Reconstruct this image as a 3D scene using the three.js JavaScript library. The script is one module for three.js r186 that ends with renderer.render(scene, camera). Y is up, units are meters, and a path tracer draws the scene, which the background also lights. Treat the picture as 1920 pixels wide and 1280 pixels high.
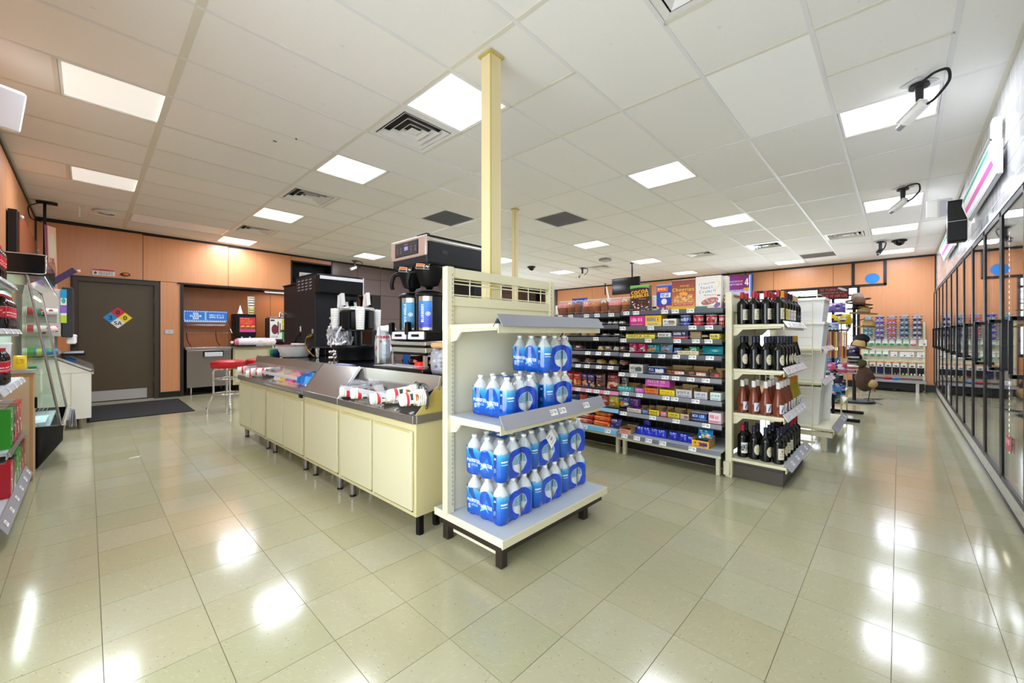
import * as THREE from 'three';
import { RoundedBoxGeometry } from 'three/addons/geometries/RoundedBoxGeometry.js';
import { mergeGeometries, toCreasedNormals } from 'three/addons/utils/BufferGeometryUtils.js';
import { RectAreaLightUniformsLib } from 'three/addons/lights/RectAreaLightUniformsLib.js';

// ---------------------------------------------------------------- camera, sky, exposure
// world: x = along the cooler aisle, y = up, -z = towards the back door wall (v = -z). Metres.
const YAW = 43.696 * Math.PI / 180;
const scene = new THREE.Scene();
scene.name = 'store';
const camera = new THREE.PerspectiveCamera(2 * Math.atan(640 / 759.9) * 180 / Math.PI, 1.5, 0.05, 60);
camera.position.set(0, 1.16, 0);
camera.lookAt(Math.cos(YAW), 1.16, -Math.sin(YAW));
camera.setViewOffset(1920, 1280, 0, 14, 1920, 1280);
scene.background = new THREE.Color(0.86, 0.93, 1.0);
scene.backgroundIntensity = 8;
const renderer = new THREE.WebGLRenderer({ antialias: true });
renderer.toneMapping = THREE.LinearToneMapping;
renderer.toneMappingExposure = 1.0;
renderer.shadowMap.enabled = true;
RectAreaLightUniformsLib.init();
const LAMP = 27;            // brightness of a lit ceiling troffer
const GLOW = 2.2;           // what the eye sees of its diffuser

// ---------------------------------------------------------------- helpers
let seed = 7;
const rnd = () => { seed = (seed + 0x6d2b79f5) | 0; let t = Math.imul(seed ^ (seed >>> 15), 1 | seed); t = (t + Math.imul(t ^ (t >>> 7), 61 | t)) ^ t; return ((t ^ (t >>> 14)) >>> 0) / 4294967296; };
const rr = (a, b) => a + (b - a) * rnd();
const pick = (a) => a[Math.floor(rnd() * a.length)];
const HP = Math.PI / 2;
const L = -HP;               // turn of a thing that faces the camera's left aisle (-x)
const used = {};
const nm = (n) => { const k = used[n] = (used[n] ?? -1) + 1; return k ? n + '_' + String(k).padStart(3, '0') : n; };
function thing(name, label, category, u, y, v, rot = 0, group) {
  const o = new THREE.Group(); o.name = nm(name); o.position.set(u, y, -v); o.rotation.y = rot;
  o.userData = { label, category }; if (group) o.userData.group = group;
  scene.add(o); return o;
}
function copy(src, label, u, y, v, rot = 0, group) {
  const o = src.clone(); o.name = nm(src.name.replace(/_\d{3}$/, '')); o.position.set(u, y, -v); o.rotation.set(0, rot, 0);
  o.userData = { ...src.userData, label }; if (group) o.userData.group = group;
  scene.add(o); return o;
}
function struct(name, kind = 'structure') { const o = new THREE.Group(); o.name = nm(name); o.userData = { kind }; scene.add(o); return o; }
function add(parent, name, geo, mat, x = 0, y = 0, z = 0, rx = 0, ry = 0, rz = 0) {
  const m = new THREE.Mesh(geo, mat); m.name = name; m.position.set(x, y, z); m.rotation.set(rx, ry, rz);
  m.castShadow = m.receiveShadow = true; parent.add(m); return m;
}
const gc = {};
const memo = (k, f) => gc[k] ?? (gc[k] = f());
const B = (w, h, d) => memo(`b${w},${h},${d}`, () => new THREE.BoxGeometry(w, h, d));
const RB = (w, h, d, r = 0.006, s = 2) => memo(`r${w},${h},${d},${r},${s}`, () => new RoundedBoxGeometry(w, h, d, s, Math.min(r, w / 2.01, h / 2.01, d / 2.01)));
const CY = (r1, r2, h, n = 20, open = false) => memo(`c${r1},${r2},${h},${n},${open}`, () => new THREE.CylinderGeometry(r1, r2, h, n, 1, open));
const SP = (r, a = 16, b = 12) => memo(`s${r},${a},${b}`, () => new THREE.SphereGeometry(r, a, b));
const lathe = (pts, n = 24) => new THREE.LatheGeometry(pts.map((p) => new THREE.Vector2(p[0], p[1])), n);
const tube = (pts, r, n = 24, rad = 8, closed = false) => new THREE.TubeGeometry(new THREE.CatmullRomCurve3(pts.map((p) => new THREE.Vector3(...p)), closed, 'catmullrom', 0.4), n, r, rad, closed);
function bar(a, b, r, n = 8) { // straight rod between two points
  const p = new THREE.Vector3(...a), q = new THREE.Vector3(...b), d = q.clone().sub(p), g = new THREE.CylinderGeometry(r, r, d.length(), n);
  g.applyQuaternion(new THREE.Quaternion().setFromUnitVectors(new THREE.Vector3(0, 1, 0), d.clone().normalize()));
  g.translate((p.x + q.x) / 2, (p.y + q.y) / 2, (p.z + q.z) / 2); return g;
}
function shape(pts) { const s = new THREE.Shape(); pts.forEach((p, i) => (i ? s.lineTo(p[0], p[1]) : s.moveTo(p[0], p[1]))); s.closePath(); return s; }
const extr = (pts, depth, bevel = 0) => new THREE.ExtrudeGeometry(Array.isArray(pts) ? shape(pts) : pts, { depth, bevelEnabled: bevel > 0, bevelThickness: bevel, bevelSize: bevel, bevelOffset: -bevel, bevelSegments: 2, curveSegments: 12 });
const merge = (l) => mergeGeometries(l.map((g) => (g.index ? g.toNonIndexed() : g)).map((g) => { for (const k of Object.keys(g.attributes)) if (!['position', 'normal', 'uv'].includes(k)) g.deleteAttribute(k); return g; }));
function prism(p, t) { // four bottom corners [x,y,z] (counter-clockwise seen from above) raised by t
  const v = [...p, ...p.map((q) => [q[0], q[1] + t, q[2]])], f = [[3, 2, 1, 0], [4, 5, 6, 7], [0, 1, 5, 4], [1, 2, 6, 5], [2, 3, 7, 6], [3, 0, 4, 7]], pos = [], uv = [];
  for (const q of f) for (const k of [0, 1, 2, 0, 2, 3]) { const a = v[q[k]]; pos.push(...a); uv.push(a[0], a[2]); }
  const g = new THREE.BufferGeometry(); g.setAttribute('position', new THREE.Float32BufferAttribute(pos, 3)); g.setAttribute('uv', new THREE.Float32BufferAttribute(uv, 2)); g.computeVertexNormals(); return g;
}
function muv(g, s = 1) { // box-projected uv in metres (times s)
  g = g.index ? g.toNonIndexed() : g; const p = g.attributes.position, n = g.attributes.normal, uv = new Float32Array(p.count * 2);
  for (let i = 0; i < p.count; i++) {
    const ax = Math.abs(n.getX(i)), ay = Math.abs(n.getY(i)), az = Math.abs(n.getZ(i)), x = p.getX(i), y = p.getY(i), z = p.getZ(i);
    const [a, b] = ay > ax && ay > az ? [x, z] : ax > az ? [z, y] : [x, y]; uv[2 * i] = a * s; uv[2 * i + 1] = b * s;
  }
  g.setAttribute('uv', new THREE.BufferAttribute(uv, 2)); return g;
}

// ---------------------------------------------------------------- materials
const std = (color, roughness = 0.6, metalness = 0, more = {}) => new THREE.MeshStandardMaterial({ color, roughness, metalness, side: THREE.DoubleSide, ...more });
const phy = (color, roughness, more) => new THREE.MeshPhysicalMaterial({ color, roughness, side: THREE.DoubleSide, ...more });
function canvasTex(w, h, draw, repeat, srgb = true) {
  const c = document.createElement('canvas'); c.width = w; c.height = h; draw(c.getContext('2d'), w, h);
  const t = new THREE.CanvasTexture(c); if (srgb) t.colorSpace = THREE.SRGBColorSpace; t.wrapS = t.wrapT = THREE.RepeatWrapping; t.anisotropy = 8;
  if (repeat) t.repeat.set(...repeat); return t;
}
const hex = (r, g, b) => `rgb(${r | 0},${g | 0},${b | 0})`;
const woodTex = canvasTex(512, 512, (c, w, h) => {
  c.fillStyle = 'rgb(214,150,103)'; c.fillRect(0, 0, w, h);
  for (let i = 0; i < 900; i++) { const d = rr(-16, 12); c.fillStyle = `rgba(${198 + d},${130 + d},${82 + d},${rr(0.06, 0.22)})`; c.fillRect(rr(0, w), rr(-h, h), rr(0.6, 2.4), rr(60, h * 1.5)); }
});
const floorTex = canvasTex(1024, 1024, (c, w, h) => { // 4 x 4 tiles' worth of flecks
  c.fillStyle = 'rgb(174,171,143)'; c.fillRect(0, 0, w, h);
  for (let i = 0; i < 5200; i++) { const k = rnd(), a = rr(0.03, 0.15); c.fillStyle = k < 0.5 ? `rgba(236,231,206,${a})` : k < 0.85 ? `rgba(176,160,116,${a})` : `rgba(150,126,70,${a})`; c.save(); c.translate(rr(0, w), rr(0, h)); c.rotate(0.3 + rr(-0.25, 0.25)); c.fillRect(0, 0, rr(4, 22), rr(1, 4)); c.restore(); }
  for (let i = 0; i < 420; i++) { c.fillStyle = `rgba(74,58,34,${rr(0.25, 0.7)})`; c.beginPath(); c.ellipse(rr(0, w), rr(0, h), rr(0.8, 2.6), rr(0.6, 1.6), rr(0, 3), 0, 7); c.fill(); }
  for (let i = 0; i < 40; i++) { c.strokeStyle = `rgba(110,95,60,${rr(0.1, 0.3)})`; c.lineWidth = rr(0.5, 1.2); c.beginPath(); const x = rr(0, w), y = rr(0, h); c.moveTo(x, y); c.quadraticCurveTo(x + rr(-30, 30), y + rr(-30, 30), x + rr(-60, 60), y + rr(-60, 60)); c.stroke(); }
});
const scuffTex = canvasTex(1024, 1024, (c, w, h) => { // gloss worn unevenly
  c.fillStyle = 'rgb(120,120,120)'; c.fillRect(0, 0, w, h);
  for (let i = 0; i < 260; i++) { const g = c.createRadialGradient(0, 0, 0, 0, 0, 1); const k = rr(90, 165) | 0; g.addColorStop(0, `rgba(${k},${k},${k},.35)`); g.addColorStop(1, `rgba(${k},${k},${k},0)`); c.save(); c.translate(rr(0, w), rr(0, h)); c.scale(rr(20, 130), rr(20, 130)); c.fillStyle = g; c.fillRect(-1, -1, 2, 2); c.restore(); }
}, null, false);
const tileTex = [0, 1, 2].map((k) => canvasTex(256, 256, (c, w, h) => {
  c.fillStyle = ['rgb(240,239,235)', 'rgb(237,236,232)', 'rgb(241,239,234)'][k]; c.fillRect(0, 0, w, h);
  for (let i = 0; i < 2600; i++) { const q = rnd() < 0.5 ? 226 : 246; c.fillStyle = `rgba(${q},${q - 3},${q - 10},.25)`; c.fillRect(rr(0, w), rr(0, h), rr(0.5, 2), rr(0.5, 2)); }
  for (let i = 0; i < 3; i++) { c.fillStyle = `rgba(150,140,112,${rr(0.05, 0.14)})`; c.beginPath(); c.arc(rr(0, w), rr(0, h), rr(1, 3), 0, 7); c.fill(); }
}, [0.8, 1.2]));
const steelTex = canvasTex(256, 256, (c, w, h) => { c.fillStyle = 'rgb(150,150,150)'; c.fillRect(0, 0, w, h); for (let i = 0; i < 900; i++) { const k = rr(110, 195) | 0; c.fillStyle = `rgba(${k},${k},${k},.35)`; c.fillRect(rr(-w, w), rr(0, h), rr(40, w), 1); } }, [2, 4], false);
const M = {
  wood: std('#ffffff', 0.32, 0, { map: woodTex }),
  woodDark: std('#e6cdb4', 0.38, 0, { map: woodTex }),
  brown: std('#6d5a56', 0.35), brown2: std('#675450', 0.35), seam: std('#16110f', 0.5),
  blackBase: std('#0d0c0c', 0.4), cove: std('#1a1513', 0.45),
  grid: std('#dfdccd', 0.55), gridWhite: std('#e6e5e6', 0.45), void: std('#8d8878', 0.9),
  tile: tileTex.map((t) => std('#ffffff', 0.85, 0, { map: t })), tileNew: std('#fbfbf9', 0.8),
  white: std('#e9e8e4', 0.45), whiteGloss: std('#f2f2f0', 0.16), plastic: std('#f1f0ec', 0.38),
  ivory: std('#dfd9b8', 0.38), ivory2: std('#cfc595', 0.4), ivoryDeep: std('#c6b566', 0.42), doorIvory: std('#cec9a6', 0.33), cream: std('#e4dec2', 0.42), pillar: std('#e6d7a6', 0.5),
  shelfGrey: std('#c3cbd0', 0.4), railGrey: std('#9a9aa3', 0.3), railDark: std('#5f6066', 0.35), darkShelf: std('#2f2f31', 0.5), darkBack: std('#171615', 0.6),
  black: phy('#0c0c0d', 0.42, { specularIntensity: 0.45 }), blackMatte: std('#141415', 0.7), blackGloss: std('#0a0a0b', 0.1), charcoal: std('#26262a', 0.45), equip: phy('#1a1b1f', 0.42, { specularIntensity: 0.6 }), brownLeg: std('#2a1f18', 0.45),
  steel: std('#c2beb8', 0.34, 0.8, { roughnessMap: steelTex }), steelDark: std('#96908b', 0.36, 0.7, { roughnessMap: steelTex }), chrome: std('#dcdcdc', 0.08, 1), alu: std('#c5c6c9', 0.35, 1), brass: std('#b08d4a', 0.35, 1),
  door: std('#51452f', 0.42), doorFrame: std('#3c3224', 0.45), mat: std('#24242a', 0.95), red: std('#c3141f', 0.35), redDeep: std('#8f1019', 0.35), blue: std('#0f62c8', 0.35), skyBlue: std('#1c86e0', 0.5), green: std('#1f8a4a', 0.4), yellow: std('#e9c51b', 0.4), orange: std('#e0701d', 0.45), pink: std('#e15ba5', 0.45), teal: std('#1a9aa0', 0.45), paper: std('#f4f2ec', 0.8), cardboard: std('#b3925f', 0.85), tan: std('#b79567', 0.85), lid: std('#f5f4ef', 0.3),
  pane: phy('#ffffff', 0.02, { transmission: 1, thickness: 0, ior: 1.5 }), greenPane: phy('#f3faf6', 0.03, { transmission: 1, thickness: 0, ior: 1.5 }),
  acrylic: phy('#f4f5f9', 0.05, { transmission: 0.94, thickness: 0, ior: 1.5 }), film: phy('#fbfcfe', 0.1, { transmission: 0.93, thickness: 0, ior: 1.45 }), pet: phy('#f6fafc', 0.06, { transmission: 0.3, thickness: 0, ior: 1.45 }), clearPlastic: phy('#f8f8f8', 0.07, { transmission: 0.93, thickness: 0, ior: 1.45 }),
  glassWine: std('#0b0d0c', 0.06), glassOlive: phy('#3c3a12', 0.06, { transmission: 0.25, thickness: 0 }), rose: phy('#a8553a', 0.05, { transmission: 0.5, thickness: 0 }), whiteWine: phy('#c9b62d', 0.06, { transmission: 0.35, thickness: 0 }), cola: std('#120706', 0.08),
  foil: std('#d2d2d8', 0.22, 0.55), shieldEdge: phy('#e6eaf2', 0.12, { transmission: 0.45, thickness: 0 }), recess: std('#4b4946', 0.4, 0.5),
  gloss: std('#d8d8dc', 0.25), foam: std('#efeeea', 0.8),
};
const emit = (color, k, base = '#ffffff') => new THREE.MeshStandardMaterial({ color: base, emissive: color, emissiveIntensity: k, roughness: 0.5, side: THREE.DoubleSide });
M.lampOn = emit('#ffffff', GLOW); M.lampSoft = emit('#fffdf6', 0.55, '#e8e8e4'); M.lampOff = emit('#fff8f0', 0.06, '#ece7e2'); M.led = emit('#fff6e2', 14);

// ---------------------------------------------------------------- printed matter: one sheet of prints shared by all packages
const SHEET = 2048, sheet = document.createElement('canvas'); sheet.width = sheet.height = SHEET;
const sx = sheet.getContext('2d'); sx.fillStyle = '#888'; sx.fillRect(0, 0, SHEET, SHEET);
let cx0 = 0, cy0 = 0, rowH = 0;
function cell(w, h, draw) {
  if (cx0 + w > SHEET) { cx0 = 0; cy0 += rowH; rowH = 0; }
  if (cy0 + h > SHEET) throw new Error('print sheet is full');
  const x = cx0, y = cy0; cx0 += w; rowH = Math.max(rowH, h);
  sx.save(); sx.beginPath(); sx.rect(x, y, w, h); sx.clip(); sx.translate(x, y); draw(sx, w, h); sx.restore();
  const e = 1.5; return { u0: (x + e) / SHEET, u1: (x + w - e) / SHEET, v0: 1 - (y + h - e) / SHEET, v1: 1 - (y + e) / SHEET };
}
const sheetTex = new THREE.CanvasTexture(sheet); sheetTex.colorSpace = THREE.SRGBColorSpace; sheetTex.anisotropy = 8;
const PR = std('#ffffff', 0.42, 0, { map: sheetTex }), PG = std('#ffffff', 0.2, 0, { map: sheetTex }), PE = new THREE.MeshStandardMaterial({ color: '#222', emissive: '#ffffff', emissiveMap: sheetTex, emissiveIntensity: 0.85, roughness: 0.4, side: THREE.DoubleSide });
const put = (g, c, k) => { const uv = g.attributes.uv; for (let i = 0; i < uv.count; i++) uv.setXY(i, c.u0 + (c.u1 - c.u0) * uv.getX(i), c.v0 + (c.v1 - c.v0) * uv.getY(i)); return g; };
const face = (w, h, c) => put(new THREE.PlaneGeometry(w, h), c);                      // a flat print
function packBox(w, h, d, c, side = 0.03) {                                          // a carton: print in front, its margin colour elsewhere
  const g = new THREE.BoxGeometry(w, h, d), uv = g.attributes.uv;                    // sides +x -x +y -y +z -z, four vertices each
  for (let i = 0; i < 24; i++) { const f = i >> 2; if (f === 4 || f === 5) uv.setXY(i, c.u0 + (c.u1 - c.u0) * uv.getX(i), c.v0 + (c.v1 - c.v0) * uv.getY(i)); else uv.setXY(i, c.u0 + (c.u1 - c.u0) * (side * 0.5 + 0.01 * uv.getX(i)), c.v0 + (c.v1 - c.v0) * (0.5 + 0.3 * (uv.getY(i) - 0.5))); }
  return g;
}
function pillow(w, h, d, c, nx = 10, ny = 10, crimp = 0.08) {                         // a sealed bag, standing on its lower seam, centred in x and z
  const gs = [1, -1].map((s) => {
    const g = new THREE.PlaneGeometry(w, h, nx, ny), p = g.attributes.position;
    for (let i = 0; i < p.count; i++) {
      const a = p.getX(i) / (w / 2), b = p.getY(i) / (h / 2), e = Math.max(0, 1 - Math.max(0, Math.abs(b) - (1 - crimp * 2)) / (crimp * 2));
      const k = Math.pow(Math.max(0, 1 - a * a), 0.5) * Math.pow(Math.max(0, 1 - Math.pow(Math.abs(b), 2.6)), 0.6) * (0.35 + 0.65 * e), wr = 0.03 * Math.sin(a * 9 + b * 5 + w * 90) * k;
      p.setZ(i, s * d / 2 * (k + wr)); p.setX(i, p.getX(i) * (1 - 0.05 * k)); p.setY(i, p.getY(i) + h / 2);
    }
    put(g, c); if (s < 0) { const ix = g.index; for (let i = 0; i < ix.count; i += 3) { const t = ix.getX(i); ix.setX(i, ix.getX(i + 2)); ix.setX(i + 2, t); } }
    return g;
  });
  const g = mergeGeometries(gs); g.computeVertexNormals(); return g;
}
const txt = (c, s, x, y, size, color, o = {}) => { c.save(); c.translate(x, y); c.rotate(o.rot || 0); if (o.sx) c.scale(o.sx, 1); c.font = `${o.w ?? 'bold'} ${size}px ${o.f ?? 'sans-serif'}`; c.textAlign = o.al ?? 'center'; c.textBaseline = 'middle'; if (o.stroke) { c.lineWidth = o.lw ?? size * 0.18; c.strokeStyle = o.stroke; c.lineJoin = 'round'; c.strokeText(s, 0, 0); } c.fillStyle = color; c.fillText(s, 0, 0); c.restore(); };
const scrib = (c, x, y, w, h, color, rows = 2) => { // print too small to read: strokes like letters
  c.fillStyle = color; const lh = h / rows, th = lh * 0.72, cw = th * 0.62, sw = Math.max(0.9, th * 0.19);
  for (let r = 0; r < rows; r++) { let q = x; const y0 = y + r * lh; while (q < x + w - cw) { let n = 2 + Math.floor(rnd() * 5); while (n-- && q < x + w - cw) { const k = rnd(), b = cw * 0.78; if (k < 0.85) c.fillRect(q, y0, sw, th); if (k > 0.35) c.fillRect(q + b - sw, y0 + (k > 0.7 ? 0 : th * 0.3), sw, th * 0.7); if (rnd() < 0.6) c.fillRect(q, y0, b, sw); if (rnd() < 0.5) c.fillRect(q, y0 + th * 0.42, b, sw); if (rnd() < 0.6) c.fillRect(q, y0 + th - sw, b, sw); q += cw; } q += cw * 0.7; } }
};
const fillAll = (c, w, h, col) => { c.fillStyle = col; c.fillRect(0, 0, w, h); };
const blob = (c, x, y, rx, ry, col, rot = 0) => { c.fillStyle = col; c.beginPath(); c.ellipse(x, y, rx, ry, rot, 0, 7); c.fill(); };

// ================================================================ the room
const CS = 0.0195, ceilY = (u) => 2.975 - CS * u;       // the ceiling falls slightly along the aisle
const X0 = -0.57, X1 = 11.64, V0 = -0.53, V1 = 9.7;
// ---- floor
{
  const floor = struct('floor');
  add(floor, 'slab', B(X1 - X0 + 2.6, 0.1, V1 - V0 + 2.6), std('#6e6650', 0.8), (X0 + X1) / 2, -0.0515, -(V0 + V1) / 2);
  const T = 0.3048, g0 = 0.952, g1 = 1.544, gap = 0.0011;
  const tones = ['#ffffff', '#fefcf6', '#fbfaf2', '#fffefa', '#faf8ee', '#fcfaf4', '#f6f8ec'].map((c) => std(c, 0.26, 0, { map: floorTex, roughnessMap: scuffTex }));
  const geo = [], half = T / 2 - gap;
  for (let k = 0; k < 8; k++) {
    const g = new THREE.BoxGeometry(half * 2, 0.006, half * 2), uv = g.attributes.uv, ou = rnd(), ov = rnd(), q = k % 2;
    for (let i = 0; i < uv.count; i++) { const a = uv.getX(i) / 4, b = uv.getY(i) / 4; uv.setXY(i, ou + (q ? b : a), ov + (q ? a : b)); }
    geo.push(g);
  }
  const dir = [Math.cos(YAW), -Math.sin(YAW)], cells = [];
  for (let i = -6; g0 + i * T < X1 + T; i++) for (let j = -8; g1 + j * T < V1 + T; j++) {
    const x = g0 + (i + 0.5) * T, z = -(g1 + (j + 0.5) * T);
    if (x < X0 - T / 2 || -z < V0 - T / 2 || x > X1 + T / 2 || -z > V1 + T / 2) continue;
    const d = x * dir[0] + z * dir[1], s = x * -dir[1] + z * dir[0];
    const inView = d > 0.9 && Math.abs(s) < 1.33 * d && 1.16 / d < 0.9;
    const hidden = (x > 1.35 && x < 2.2 && -z > 1.45) || (x > 3.6 && x < 4.6 && -z > 0.65);
    cells.push([inView && !hidden ? d : 99 + d, x, z]);
  }
  cells.sort((a, b) => a[0] - b[0]);
  const rest = tones.map(() => []);
  cells.forEach(([d, x, z], n) => {
    const k = Math.floor(rnd() * 8), t = Math.floor(Math.pow(rnd(), 1.4) * tones.length);
    if (n < 300) { const m = add(floor, 'tile', geo[k], tones[t], x, -0.003 + rr(-0.0003, 0.0003), z, rr(-0.0012, 0.0012), 0, rr(-0.0012, 0.0012)); m.castShadow = false; }
    else rest[t].push(geo[k].clone().translate(x, -0.003, z));
  });
  const all = new THREE.Group(); 
  rest.forEach((l, t) => { if (l.length) { const m = add(floor, 'tiles', mergeGeometries(l), tones[t]); m.userData = { kind: 'stuff' }; } });
}
// ---- ceiling grid, tiles, lamps and vents
const GU = [-0.57, 0.44, 1.69, 2.91, 4.07, 5.23, 6.36, 7.45, 8.5, 9.58, 10.62, 11.64];
const GV = [-0.53, -0.235, 0.37, 0.975, 1.585, 2.19, 2.8, 3.4, 4.01, 4.62, 5.25, 5.86, 6.46, 7.07, 7.68, 8.28, 8.89, 9.5, 9.72];
const gv = (v, u) => -0.235 + (v + 0.235) * (v > -0.3 ? 1 - 0.0075 * Math.max(0, u - 4.07) : 1);   // the runners draw together a little towards the far wall
function ceilQuad(u0, u1, v0, v1, dy, t, g = 0) { // a piece of ceiling between grid lines
  const c = (u, v) => [u, ceilY(u) + dy, -v];
  return prism([c(u0 + g, gv(v1, u0) - g), c(u1 - g, gv(v1, u1) - g), c(u1 - g, gv(v0, u1) + g), c(u0 + g, gv(v0, u0) + g)].reverse(), t);
}
const SPEC = {}; // cell -> what hangs in it
const spec = (i, j, h, type, label) => { SPEC[i + ',' + j] = { h, type, label }; };
spec(0, 8, 1, 'soft', 'wide dim ceiling light above the soda shelves, nearest of the left row');
spec(0, 12, 1, 'soft', 'dim ceiling light beside the left wall, second from the camera');
spec(1, 15, -1, 'off', 'long unlit ceiling light in front of the brown back door');
spec(2, 5, 0, 'on', 'brightest square ceiling light, beside the cream pillar and a large vent');
spec(2, 8, 0, 'on', 'square ceiling light between the two largest vents');
spec(2, 12, 0, 'on', 'square ceiling light between the second and third vent of the row');
spec(2, 16, 0, 'on', 'square ceiling light at the orange wall end of the vent row');
spec(3, 15, -1, 'off', 'long unlit ceiling light in front of the brown panelled wall');
spec(4, 15, 0, 'on', 'lit square ceiling light above the black drink machine');
spec(4, 1, 0, 'on', 'large lit ceiling light behind the nearest white camera');
spec(6, 1, 1, 'on', 'lit ceiling light behind the second white camera');
spec(8, 1, 0, 'on', 'lit ceiling light between the second and third camera');
spec(10, 1, 0, 'on', 'lit ceiling light against the far orange wall by the coolers');
spec(4, 4, 0, 'on', 'lit ceiling light to the right of the cream pillar, nearest of its row');
spec(6, 4, 0, 'on', 'second lit ceiling light of the row above the wine bottles');
spec(10, 4, 0, 'on', 'smallest lit ceiling light at the far end of the wine row');
spec(6, 8, 0, 'on', 'lit ceiling light above the bags of muffins, nearest of its row');
spec(8, 8, 0, 'on', 'lit ceiling light over the hanging black screen');
spec(10, 8, 0, 'on', 'lit ceiling light above the brown cereal boxes near the far wall');
spec(8, 12, 0, 'on', 'lit ceiling light far behind the cream lattice of the water display');
spec(6, 12, 0, 'on', 'lit ceiling light peeking out between the two cream pillars');
spec(2, 6, 0, 'vent', 'large square ceiling vent beside the brightest light');
spec(2, 10, 0, 'vent', 'second square ceiling vent of the row, between two lights');
spec(2, 14, 0, 'vent', 'third square ceiling vent of the row, near the orange wall');
spec(2, 2, 0, 'vent', 'white ceiling vent cut by the top edge, nearest the camera');
spec(8, 2, 0, 'vent', 'ceiling vent left of the third white camera');
spec(8, 6, 0, 'vent', 'ceiling vent above the yellow and red cereal boxes');
spec(8, 4, 0, 'ventAlu', 'shiny metal ceiling vent between the wine row lights');
spec(8, 10, 0, 'vent', 'far ceiling vent behind the hanging black screen');
spec(3, 9, 1, 'grille', 'flat dark grey return grille in the ceiling above the coffee brewer');
spec(4, 7, 1, 'grille', 'grey return grille in the ceiling behind the slim far pillar');
spec(9, 3, 1, 'brown', 'brown stained grille in the ceiling beside the far wall');
spec(2, 4, 2, 'split'); spec(3, 1, 1, 'split'); spec(5, 3, 0, 'split'); spec(4, 10, 0, 'split');
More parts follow.
